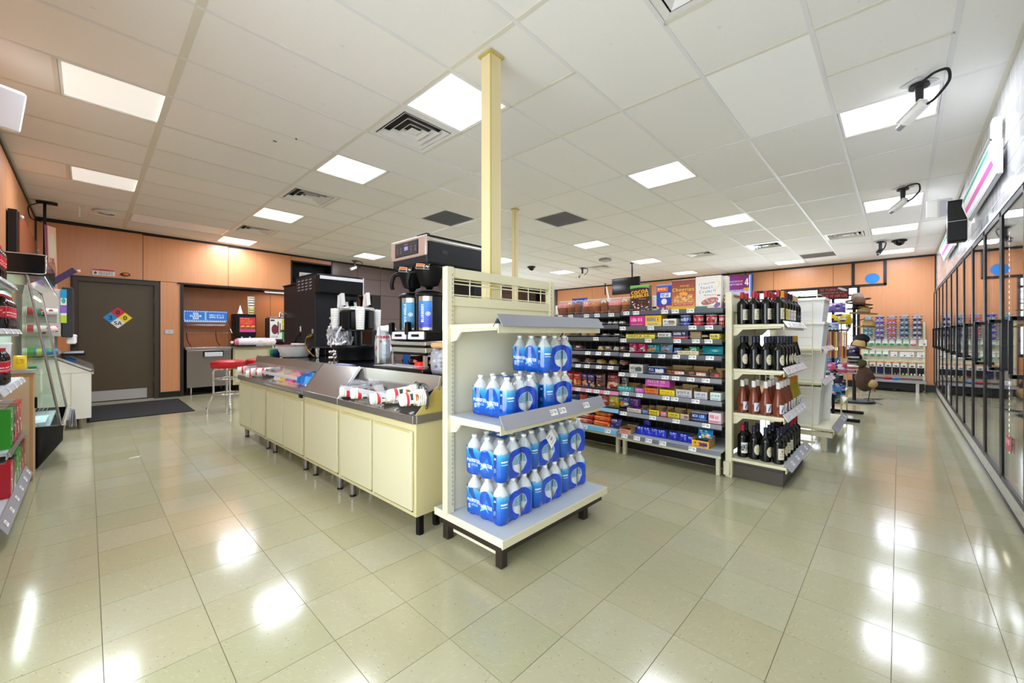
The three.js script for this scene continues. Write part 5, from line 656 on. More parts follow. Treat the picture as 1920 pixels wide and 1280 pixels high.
  const fo = onIsland('foil_bag', 'silver foil coffee bag slumped between brewer and water display', 'bag', -0.15, Y, -0.28); add(fo, 'bag', pillow(0.14, 0.17, 0.09, cell(40, 40, (c, ww, h) => { fillAll(c, ww, h, '#9a9aa2'); for (let i = 0; i < 40; i++) { c.fillStyle = `rgba(${rnd() < 0.5 ? '240,240,245' : '70,70,78'},.4)`; c.fillRect(rr(0, 40), rr(0, 40), rr(2, 9), rr(1, 4)); } })), PG); const wd = onIsland('wooden_lid', 'round pale wooden lid lying on the foil bag', 'lid', -0.13, Y + 0.17, -0.3); add(wd, 'disc', RB(0.13, 0.035, 0.12, 0.017, 3), std('#c99f68', 0.6), 0, 0.018, 0);
  const pc2 = onIsland('paper_slip', 'thin blue edged paper slip lying on the dark counter', 'paper', -1.45, 0.8985, -0.27); add(pc2, 'slip', B(0.3, 0.0015, 0.07), std('#2a55c0', 0.6), 0, 0.001, 0); add(pc2, 'sheet', B(0.22, 0.0015, 0.05), M.gloss, -0.02, 0.0024, -0.012);
}
// ================================================================ water bottle display
{
  const U = 1.845, t = thing('water_display', 'cream end display rack with lattice top holding packs of bottled water', 'display rack', U, 0, 1.80, 0), hw = 0.455;
  const slotTex = canvasTex(16, 64, (c, w, h) => { fillAll(c, w, h, '#e0d8b4'); c.fillStyle = '#1a1712'; c.fillRect(6, 8, 4, 40); }); const slotM = std('#ffffff', 0.4, 0, { map: slotTex });
  for (const k of [-1, 1]) { const u = add(t, 'upright', RB(0.05, 1.37, 0.045, 0.004), M.ivory, k * hw, 0.85, -0.02); const sg = new THREE.PlaneGeometry(0.012, 1.3); for (let i = 0; i < 4; i++) sg.attributes.uv.setY(i, sg.attributes.uv.getY(i) * 52); add(u, 'slot_strip', sg, slotM, k * -0.012, 0, 0.0232); }
  add(t, 'back_panel', B(hw * 2 - 0.04, 1.16, 0.012), M.cream, 0, 0.74, -0.022);
  add(t, 'header_rail', RB(hw * 2 - 0.04, 0.055, 0.035, 0.004), M.ivory, 0, 1.503, -0.02); add(t, 'lower_rail', RB(hw * 2 - 0.04, 0.055, 0.035, 0.004), M.ivory, 0, 1.345, -0.02);
  for (const y of [1.382, 1.445, 1.465]) add(t, 'lattice_wire', bar([-hw + 0.02, y, -0.02], [hw - 0.02, y, -0.02], 0.004, 6), M.ivory); for (let k = 0; k < 6; k++) add(t, 'lattice_wire', bar([-hw + 0.16 + k * 0.13, 1.37, -0.024], [-hw + 0.16 + k * 0.13, 1.478, -0.024], 0.004, 6), M.ivory);
  for (const [y, d, tags, tilt] of [[1.2, 0.385, [], 0.62], [0.7, 0.4, [-0.06, 0.02, 0.26], 0.5]]) { const s = gondolaShelf(t, 0, y, 2 * hw + 0.02, d, { mat: y > 1 ? M.ivory : M.shelfGrey, lipMat: M.ivory, tags, tilt, rh: 0.075, ry: y > 1 ? 0.028 : 0.026, brackets: true, rail: y > 1 ? std('#8f8f98', 0.35) : M.railGrey }); if (y > 1) add(s, 'rail_flap', B(2 * hw + 0.02, 0.05, 0.004), M.railDark, 0, 0.016, d / 2 - 0.02, 0.6); }
  const dx0 = -hw - 0.01, dx1 = hw + 0.03; // deck with a notch for the pillar
  add(t, 'base_deck', extr([[dx0, 0.13], [dx0, -0.425], [dx1, -0.425], [dx1, 0.13], [0.03, 0.13], [0.03, 0.03], [-0.13, 0.03], [-0.13, 0.13]].map(([x, y]) => [x, y]), 0.034, 0.002).rotateX(-HP), M.shelfGrey, 0, 0.132, 0); add(t, 'deck_edge', RB(dx1 - dx0 + 0.01, 0.042, 0.008, 0.003), M.ivory, 0, 0.149, 0.43); add(t, 'deck_edge', RB(0.008, 0.042, 0.56, 0.003), M.cream, dx0 - 0.003, 0.149, 0.15);
  add(t, 'front_beam', B(dx1 - dx0 - 0.04, 0.045, 0.03), M.brownLeg, 0, 0.108, 0.39); add(t, 'side_beam', B(0.03, 0.045, 0.5), M.brownLeg, dx0 + 0.03, 0.108, 0.14); add(t, 'side_beam', B(0.03, 0.045, 0.5), M.brownLeg, dx1 - 0.03, 0.108, 0.14); add(t, 'rear_board', B(0.02, 0.05, 0.46), M.cream, dx0 + 0.07, 0.06, 0.14); add(t, 'kick_plate', B(0.09, 0.08, 0.02), M.brownLeg, 0.4, 0.075, 0.33);
  for (const [x, z] of [[dx0 + 0.045, 0.365], [0.31, 0.36], [dx0 + 0.04, -0.06], [dx1 - 0.06, -0.06]]) add(t, 'leg', RB(0.045, 0.11, 0.045, 0.006), M.brownLeg, x, 0.055, z);
  // packs
  const alphaTex = (w, h, draw) => { const x = canvasTex(w, h, draw); x.wrapS = x.wrapT = THREE.ClampToEdgeWrapping; return x; };
  const wave = (c, w, h) => { c.clearRect(0, 0, w, h); const g = c.createLinearGradient(0, 40, 0, h); g.addColorStop(0, '#8cc4e8'); g.addColorStop(0.22, '#1f8fdc'); g.addColorStop(0.55, '#0562c8'); g.addColorStop(1, '#0347ae'); c.fillStyle = g; c.beginPath(); c.moveTo(0, 60); c.bezierCurveTo(w * 0.2, 30, w * 0.4, 90, w * 0.55, 50); c.bezierCurveTo(w * 0.7, 20, w * 0.85, 80, w, 40); c.lineTo(w, h); c.lineTo(0, h); c.fill(); };
  const sideT = alphaTex(512, 320, (c, w, h) => { wave(c, w, h); c.fillStyle = '#0b3f8e'; c.beginPath(); c.moveTo(60, 62); c.lineTo(110, 56); c.quadraticCurveTo(130, 150, 190, 170); c.lineTo(150, 180); c.quadraticCurveTo(70, 140, 60, 62); c.fill(); c.fillStyle = '#0450b8'; c.beginPath(); c.moveTo(200, 200); c.quadraticCurveTo(240, 40, 300, 44); c.quadraticCurveTo(380, 60, 400, 210); c.lineTo(360, 190); c.lineTo(320, 120); c.lineTo(260, 210); c.fill(); c.fillStyle = '#7fc6f0'; c.beginPath(); c.moveTo(230, 250); c.lineTo(290, 165); c.lineTo(345, 250); c.lineTo(300, 215); c.fill(); txt(c, 'PURIFIED', 138, 176, 44, '#f2f8ff', { rot: 0.03 }); txt(c, 'WATER', 318, 192, 46, '#f2f8ff', { rot: 0.03 }); c.fillStyle = '#eaf4fb'; c.fillRect(60, 210, 26, 40); c.fillStyle = '#2d3540'; for (let i = 0; i < 6; i++) c.fillRect(63 + i * 4, 214, 2, 32); scrib(c, 100, 205, 90, 26, '#cfe8fa', 2); c.fillStyle = '#0a3f8e'; c.fillRect(428, 60, 44, 200); txt(c, '24', 450, 100, 26, '#fff'); scrib(c, 436, 190, 28, 40, '#bfe0f6', 3); });
  const frontT = alphaTex(400, 320, (c, w, h) => { wave(c, w, h); c.fillStyle = '#d9ecf6'; c.fillRect(0, 120, 62, 14); c.fillRect(0, 150, 56, 6); c.fillStyle = '#0443c4'; c.beginPath(); c.moveTo(70, h); c.lineTo(70, 130); c.quadraticCurveTo(80, 50, 220, 34); c.quadraticCurveTo(340, 40, 360, 120); c.lineTo(360, h); c.fill(); c.globalCompositeOperation = 'destination-out'; c.beginPath(); c.ellipse(222, 180, 86, 88, 0, 0, 7); c.fill(); c.beginPath(); c.moveTo(196, 250); c.lineTo(250, 250); c.lineTo(238, 282); c.lineTo(252, 320); c.lineTo(186, 320); c.lineTo(204, 282); c.fill(); c.globalCompositeOperation = 'source-over'; c.strokeStyle = 'rgba(240,248,255,.9)'; c.lineWidth = 4; c.beginPath(); c.ellipse(222, 180, 88, 90, 0, 0, 7); c.stroke(); });
  const filmM = (map) => phy('#ffffff', 0.14, { map, alphaTest: 0.5, clearcoat: 0.5, clearcoatRoughness: 0.1 }), fm = filmM(frontT), sm = filmM(sideT);
  const px = 0.094, pz = 0.1, R = 0.046, nx = 3, nz = 3, H = 0.18;
  function patch(n, p, dist, other) { // a printed film wall hugging n bottles
    const half = (n - 1) * p / 2 + R * 0.72, g = new THREE.PlaneGeometry(2 * half, H, 48, 10), a = g.attributes.position;
    for (let i = 0; i < a.count; i++) { const s = a.getX(i), y = a.getY(i) + H / 2; let o = 0; for (let k = 0; k < n; k++) { const q = s - (k - (n - 1) / 2) * p; if (Math.abs(q) < R) o = Math.max(o, Math.sqrt(R * R - q * q)); }
      o = Math.max(o, R * (Math.abs(s) > (n - 1) * p / 2 ? 0.69 : 0.79)); let tuck = y < 0.02 ? (1 - y / 0.02) * 0.012 : y > H - 0.03 ? Math.pow((y - H + 0.03) / 0.03, 2) * 0.012 : 0; tuck -= 0.0016 * Math.sin(y * 150 + s * 60); a.setZ(i, dist + o - tuck); a.setY(i, y + 0.002); }
    g.computeVertexNormals(); return g;
  }
  const gF = patch(nx, px, (nz - 1) * pz / 2), gS = patch(nz, pz, (nx - 1) * px / 2);
  const bg = lathe([[0, 0.004], [0.034, 0.004], [0.0425, 0.016], [0.0425, 0.055], [0.0395, 0.065], [0.0425, 0.075], [0.0425, 0.14], [0.039, 0.156], [0.027, 0.176], [0.0165, 0.192], [0.0125, 0.197], [0.0125, 0.206]], 18), cg = CY(0.015, 0.015, 0.013, 16), lg = new THREE.CylinderGeometry(0.043, 0.043, 0.05, 16, 1, true);
  const labelM = std('#9cc4d8', 0.35, 0, { map: canvasTex(64, 64, (c, w, h) => { fillAll(c, w, h, '#d6e6ee'); for (let y = 4; y < h; y += 7) scrib(c, 3, y, 58, 5, 'rgba(40,90,130,.75)', 1); }, [2, 1]) });
  const pk = thing('water_pack', 'pack', 'water pack', 0, 0, 0, 0, 'packs of bottled water');
  for (let i = 0; i < nx; i++) for (let j = 0; j < nz; j++) { const b = add(pk, 'bottle', bg, M.pet, (i - 1) * px, 0, (j - 1) * pz); add(b, 'cap', cg, M.lid, 0, 0.2085, 0); if (j === nz - 1) add(b, 'bottle_label', lg, labelM, 0, 0.1, 0); }
  add(pk, 'front_film', gF, fm); add(pk, 'rear_film', gF, fm, 0, 0, 0, 0, Math.PI, 0); add(pk, 'side_film', gS, sm, 0, 0, 0, 0, HP, 0); add(pk, 'side_film', gS, sm, 0, 0, 0, 0, -HP, 0);
  { const g = new THREE.PlaneGeometry(px * 2 + R * 1.2, pz * 2 + R * 1.2, 24, 28).rotateX(-HP), a = g.attributes.position; for (let i = 0; i < a.count; i++) { const x = a.getX(i) / px, z = a.getZ(i) / pz, e = Math.max(Math.abs(a.getX(i)) / (px + R * 0.6), Math.abs(a.getZ(i)) / (pz + R * 0.6)); a.setY(i, 0.2125 - 0.011 * (1 - Math.pow(Math.cos(x * Math.PI) * Math.cos(z * Math.PI), 2)) - 0.04 * Math.pow(Math.max(0, e - 0.72) / 0.28, 2) + 0.002 * Math.sin(a.getX(i) * 170 + a.getZ(i) * 90)); } g.computeVertexNormals(); add(pk, 'top_film', g, M.film);
    const g2 = new THREE.PlaneGeometry(px * 1.1, pz * 1.3, 8, 10).rotateX(-HP), b = g2.attributes.position; for (let i = 0; i < b.count; i++) b.setY(i, 0.2135 - 0.006 * (1 - Math.pow(Math.cos(b.getX(i) / px * Math.PI), 2))); g2.computeVertexNormals(); add(pk, 'top_print', g2, std('#1b5fae', 0.2), 0.004, 0, 0.01); }
  const P9 = [['lower water pack at the left front of the base deck', 1.59, 0.168, 1.615, 0.02], ['lower water pack in the middle of the base deck', 1.878, 0.168, 1.625, 0.0], ['lower water pack at the right end of the base deck', 2.168, 0.168, 1.645, -0.01], ['upper water pack stacked at the left of the base deck', 1.592, 0.386, 1.62, 0.04], ['upper water pack with the white price card on it', 1.872, 0.386, 1.64, -0.02], ['upper water pack stacked at the right end of the base deck', 2.165, 0.386, 1.65, 0.02], ['water pack alone at the left of the middle shelf', 1.62, 0.716, 1.6, 0.03], ['lower water pack of the stacked pair on the middle shelf', 1.955, 0.716, 1.605, 0.02], ['top water pack of the stacked pair on the middle shelf', 1.945, 0.934, 1.6, -0.04]];
  P9.forEach(([lab, u, y, v, r], k) => { if (k) copy(pk, lab, u, y, v, r); else { pk.position.set(u, y, -v); pk.rotation.y = r; pk.userData.label = lab; } });
  const tg = thing('price_card', 'white price card tied to the upper middle water pack', 'price tag', 1.85, 0.555, 1.455, 0); const tc = cell(80, 80, (c, w, h) => { fillAll(c, w, h, '#fbfbf8'); scrib(c, 14, 12, 34, 12, '#556', 1); scrib(c, 30, 32, 34, 20, '#223', 1); scrib(c, 16, 58, 50, 8, '#889', 1); }); add(tg, 'card', face(0.075, 0.075, tc), PR, 0, 0, 0.002, -0.25, 0.1, 0.5); add(tg, 'card_rear', B(0.074, 0.074, 0.001), M.paper, 0, 0, 0.0, -0.25, 0.1, 0.5);
}

// ================================================================ snack shelving facing the camera
const ORD = ['first', 'second', 'third', 'fourth', 'fifth', 'sixth', 'seventh', 'eighth', 'ninth'];
const GX = 3.95, GV0 = 1.94;                                // rear plane of the near face, seam between its two bays (v)
const RY = { r: [1.375, 1.232, 1.118, 0.982, 0.795, 0.615, 0.425, 0.225], l: [1.365, 1.25, 1.13, 0.985, 0.85, 0.605, 0.435, 0.24] };
{
  const bay = (label, v, key, rails, back) => {
    const t = thing('shelving_bay', label, 'store shelving', GX, 0, v, L), w = 0.91;
    add(t, 'back_panel', B(w, 1.2, 0.012), back, 0, 0.8, 0.006); add(t, 'upright', B(0.03, 1.4, 0.03), M.darkShelf, -w / 2, 0.72, 0.0); 
    const wv = []; for (let k = 0; k < 12; k++) wv.push(bar([-w / 2 + 0.04 + k * 0.075, 0.25, 0.03], [-w / 2 + 0.04 + k * 0.075, 1.35, 0.03], 0.0025, 6)); add(t, 'rear_grid', merge(wv), M.railDark).userData = { kind: 'stuff' };
    RY[key].forEach((y, i) => {
      const d = i === 7 ? 0.47 : i === 0 ? 0.4 : 0.425, tg = []; for (let k = 0; k < 7; k++) { const q = -0.4 + k * 0.125 + rr(-0.03, 0.03); if (rnd() < 0.72) tg.push(q); }
      const s = gondolaShelf(t, 0, y - 0.012, w, d, { mat: i === 7 ? M.shelfGrey : M.darkShelf, rail: rails[i] ?? M.railDark, tags: tg, tilt: y > 1.05 ? -0.15 : 0.3, rh: 0.036, ry: -0.006 });
      if (i === 7) add(s, 'lower_edge', B(w, 0.02, 0.012), M.ivory, 0, -0.04, d / 2 - 0.004);
      else add(s, 'front_wire', bar([-w / 2 + 0.01, 0.03, d / 2 - 0.005], [w / 2 - 0.01, 0.03, d / 2 - 0.005], 0.0015, 6), M.railGrey);
    });
    add(t, 'kick_panel', B(w, 0.17, 0.02), M.blackMatte, 0, 0.09, 0.16); for (const x of [-w / 2 + 0.02, w / 2 - 0.05]) add(t, 'foot', RB(0.03, 0.17, 0.04, 0.004), M.ivory, x, 0.085, 0.36); return t;
  };
  bay('dark shelving bay of biscuits, sweets and cereal next to the wine rack', GV0 - 0.457, 'r', { 4: std('#8c8d92', 0.35), 5: std('#86878d', 0.35), 6: std('#8c8d92', 0.35), 7: std('#707178', 0.35) }, M.darkBack);
  bay('dark shelving bay of pastries, snack bags and cookie rolls behind the water display', GV0 + 0.457, 'l', { 5: std('#d685a6', 0.45), 6: std('#86bfe0', 0.45), 7: std('#58b4e4', 0.45) }, M.darkBack);
}
const onShelf = (name, label, cat, key, row, x, z = 0.3, turn = 0, group) => thing(name, label, cat, GX - z, RY[key][row] + 0.001, GV0 - x, L + turn, group);
const boxPr = (w, h, bg, d) => cell(w, h, (c, W, H) => { fillAll(c, W, H, bg); d(c, W, H); });
{ // cereal on top of the right bay
  const cer = [
    ['brown cereal box with a bright green top band on the top shelf', 0.155, 0.19, 0.245, boxPr(170, 240, '#33110c', (c, w, h) => { c.fillStyle = '#58b53c'; c.beginPath(); c.moveTo(0, 30); c.quadraticCurveTo(85, 10, w, 30); c.lineTo(w, 0); c.lineTo(0, 0); c.fill(); txt(c, 'COCOA', 84, 62, 44, '#f2c21d', { rot: -0.1, stroke: '#7a1d0f', lw: 6 }); txt(c, 'PEBBLES', 88, 98, 38, '#f2c21d', { rot: -0.1, stroke: '#7a1d0f', lw: 6 }); scrib(c, 78, 122, 70, 12, '#d9a7a0', 1); for (let i = 0; i < 60; i++) blob(c, rr(0, w), rr(150, h), rr(4, 10), rr(3, 8), pick(['#5b2415', '#7b3a1f', '#431409', '#e9ddd0', '#a8552a'])); }), 0.3],
    ['blue and orange cereal box behind the brown ring cereal', 0.385, 0.15, 0.235, boxPr(150, 230, '#1a3aa6', (c, w, h) => { c.fillStyle = '#2f8ad8'; c.fillRect(0, 0, w, 14); c.fillStyle = '#e8641c'; c.fillRect(4, 22, 100, 40); scrib(c, 14, 30, 80, 24, '#f7d9b0', 1); c.fillStyle = '#e9edf4'; c.fillRect(36, 74, 92, 40); scrib(c, 42, 80, 80, 30, '#1a2a66', 2); c.fillStyle = '#8a2430'; c.fillRect(0, 178, w, 22); for (let i = 0; i < 40; i++) blob(c, rr(0, w), rr(192, h), rr(6, 12), rr(4, 9), pick(['#e1a45a', '#f2d2a4', '#c8742c'])); blob(c, 70, 150, 26, 26, '#e6e3e8'); }), 0.27],
    ['brown and yellow ring cereal box in the middle of the top shelf', 0.56, 0.2, 0.26, boxPr(190, 250, '#8a3b1b', (c, w, h) => { const g = c.createLinearGradient(0, 0, 0, h); g.addColorStop(0, '#7b2f16'); g.addColorStop(0.55, '#b4582a'); g.addColorStop(1, '#e0b020'); c.fillStyle = g; c.fillRect(0, 0, w, h); scrib(c, 70, 46, 80, 12, '#f0c05a', 1); txt(c, 'Cheerios', 95, 82, 42, '#f3b93a', { stroke: '#5a1d0c', lw: 5 }); blob(c, 96, 116, 34, 15, '#f0991e'); for (let i = 0; i < 70; i++) { const x = rr(24, 166), y = rr(126, 190); c.strokeStyle = pick(['#d8a45a', '#e8c27e', '#b87f38']); c.lineWidth = 4; c.beginPath(); c.arc(x, y, 6, 0, 7); c.stroke(); } c.fillStyle = '#c4301e'; c.fillRect(12, 192, 160, 22); scrib(c, 20, 197, 144, 12, '#f6d9b8', 1); c.fillStyle = '#f0c61c'; c.fillRect(0, 226, w, 24); }), 0.29],
    ['white cereal box with colourful letters and a cereal bowl, beside the wine rack', 0.775, 0.2, 0.27, boxPr(190, 256, '#e5ddd2', (c, w, h) => { [['Cinnamon', 88, 62, 26], ['Toast', 90, 92, 34], ['Crunch', 96, 124, 36]].forEach(([s, x, y, k]) => { const cols = ['#2a74b8', '#c8483a', '#3a9a5a', '#8a4a9a', '#2a9ab8', '#c87a2a']; let q = x - k * s.length * 0.27; for (let i = 0; i < s.length; i++) { txt(c, s[i], q, y - i * 1.5, k, cols[i % 6], { stroke: '#fff', lw: 4 }); q += k * 0.58; } }); c.strokeStyle = '#c9d8a0'; c.lineWidth = 6; c.beginPath(); c.arc(140, 70, 36, -1, 1.4); c.stroke(); scrib(c, 60, 144, 96, 14, '#b0645e', 1); blob(c, 106, 204, 76, 34, '#f7f3ee', -0.25); blob(c, 106, 198, 66, 26, '#b0605a', -0.25); for (let i = 0; i < 40; i++) { c.fillStyle = pick(['#8e3f38', '#c98a7a', '#e0b8a4']); c.fillRect(rr(56, 156), rr(184, 212), 10, 7); } c.fillStyle = '#2f8a6a'; c.fillRect(0, 234, 90, 22); blob(c, 160, 230, 26, 16, '#7a4a86', -0.6); c.fillStyle = '#8e4a35'; c.fillRect(160, 150, 22, 12); }), 0.31]];
  cer.forEach(([lab, x, w, h, c, z]) => { const t = onShelf('cereal_box', lab, 'cereal box', 'r', 0, x, z, 0.04, 'cereal boxes'); add(t, 'carton', packBox(w, h, 0.06, c), PR, 0, h / 2, 0); add(t, 'top_flap', B(w * 0.98, 0.003, 0.05), M.paper, 0, h + 0.001, 0); });
  const c2 = copy(scene.children[scene.children.length - 1], 'second white cereal box standing behind the colourful lettered one', GX - 0.22, RY.r[0] + 0.001, GV0 - 0.80, L + 0.04); 
  const t = onShelf('plastic_tub', 'clear plastic tub between the brown and blue cereal boxes', 'tub', 'r', 0, 0.285, 0.24); add(t, 'tub', RB(0.05, 0.13, 0.08, 0.01), M.pet, 0, 0.066, 0); add(t, 'lid', RB(0.054, 0.012, 0.084, 0.004), M.lid, 0, 0.137, 0); add(t, 'dark_band', B(0.0505, 0.02, 0.081), M.black, 0, 0.03, 0);
  const f = onShelf('flag_card', 'yellow corner card peeking up behind the blue cereal box', 'card', 'r', 0, 0.47, 0.2); add(f, 'card', face(0.13, 0.26, boxPr(60, 120, '#ecc91e', (c, w, h) => { c.fillStyle = '#b8cfe0'; c.fillRect(8, 12, 24, 44); scrib(c, 38, 14, 20, 30, '#b08a10', 3); })), PR, 0, 0.13, 0); add(f, 'card_rear', B(0.13, 0.26, 0.03), M.yellow, 0, 0.13, -0.017);
}
// printed pouches, trays, tubs: one list per shelf. [kind, x, width, height, colours, label]
const bagC = (bg, b2, fg, o = {}) => cell(64, 84, (c, w, h) => { const g = c.createLinearGradient(0, 0, 0, h); g.addColorStop(0, bg); g.addColorStop(1, b2); c.fillStyle = g; c.fillRect(0, 0, w, h); c.fillStyle = 'rgba(255,255,255,.25)'; for (let x = 0; x < w; x += 3) c.fillRect(x, 0, 1, 5); scrib(c, 8, 14, 48, 17, fg, o.rows ?? 1); scrib(c, 14, 33, 36, 6, fg, 1); for (let i = 0; i < 9; i++) blob(c, rr(12, 52), rr(46, 74), rr(6, 12), rr(5, 9), pick(o.food ?? ['#d8a24a', '#c07a2a', '#efc878'])); if (o.word) txt(c, o.word, 32, 24, o.size ?? 15, fg); });
const boxC = (bg, fg, o = {}) => cell(96, 48, (c, w, h) => { fillAll(c, w, h, bg); if (o.band) { c.fillStyle = o.band; c.fillRect(0, h * 0.68, w, h * 0.32); } if (o.patch) { c.fillStyle = o.patch; c.fillRect(w * 0.45, h * 0.3, w * 0.45, h * 0.44); } if (o.word) txt(c, o.word, w * (o.wx ?? 0.5), h * (o.wy ?? 0.45), o.size ?? 14, fg, { stroke: o.st, lw: 2 }); else scrib(c, 10, 11, w - 20, h * 0.42, fg, o.rows ?? 1); scrib(c, 14, h * 0.74, w - 30, 8, fg, 1); });
const mkBox = (t, w, h, d, c, y = 0) => add(t, 'carton', packBox(w - 0.006, h, d, c), PR, 0, y + h / 2, 0);
const mkTray = (t, w, h, d, c, inner) => { const g = new THREE.PlaneGeometry(w - 0.006, h); add(t, 'tray_front', put(g, c), PR, 0, h / 2, d / 2 + 0.0015); add(t, 'tray', merge([B(w - 0.006, h, 0.003).clone().translate(0, h / 2, d / 2 - 0.001), B(0.003, h * 1.3, d).clone().translate(-w / 2 + 0.005, h * 0.65, 0), B(0.003, h * 1.3, d).clone().translate(w / 2 - 0.005, h * 0.65, 0), B(w - 0.006, h * 1.5, 0.003).clone().translate(0, h * 0.75, -d / 2), B(w - 0.006, 0.003, d).clone().translate(0, 0.002, 0)]), inner); };
const mkTub = (t, w, h, c) => { const r = w / 2 - 0.004; add(t, 'cup', put(new THREE.CylinderGeometry(r, r * 0.86, h, 24, 1, true, -HP * 1.2, HP * 4), c), PR, 0, h / 2, 0); add(t, 'rim', new THREE.TorusGeometry(r, 0.003, 6, 26).rotateX(HP), M.lid, 0, h, 0); add(t, 'foil_lid', CY(r, r, 0.003, 24), M.lid, 0, h, 0); };
const mkBag = (t, w, h, d, c, tilt = -0.12) => add(t, 'pouch', pillow(w * 0.98, h, d, c, 8, 10), PG, 0, 0, 0, tilt);
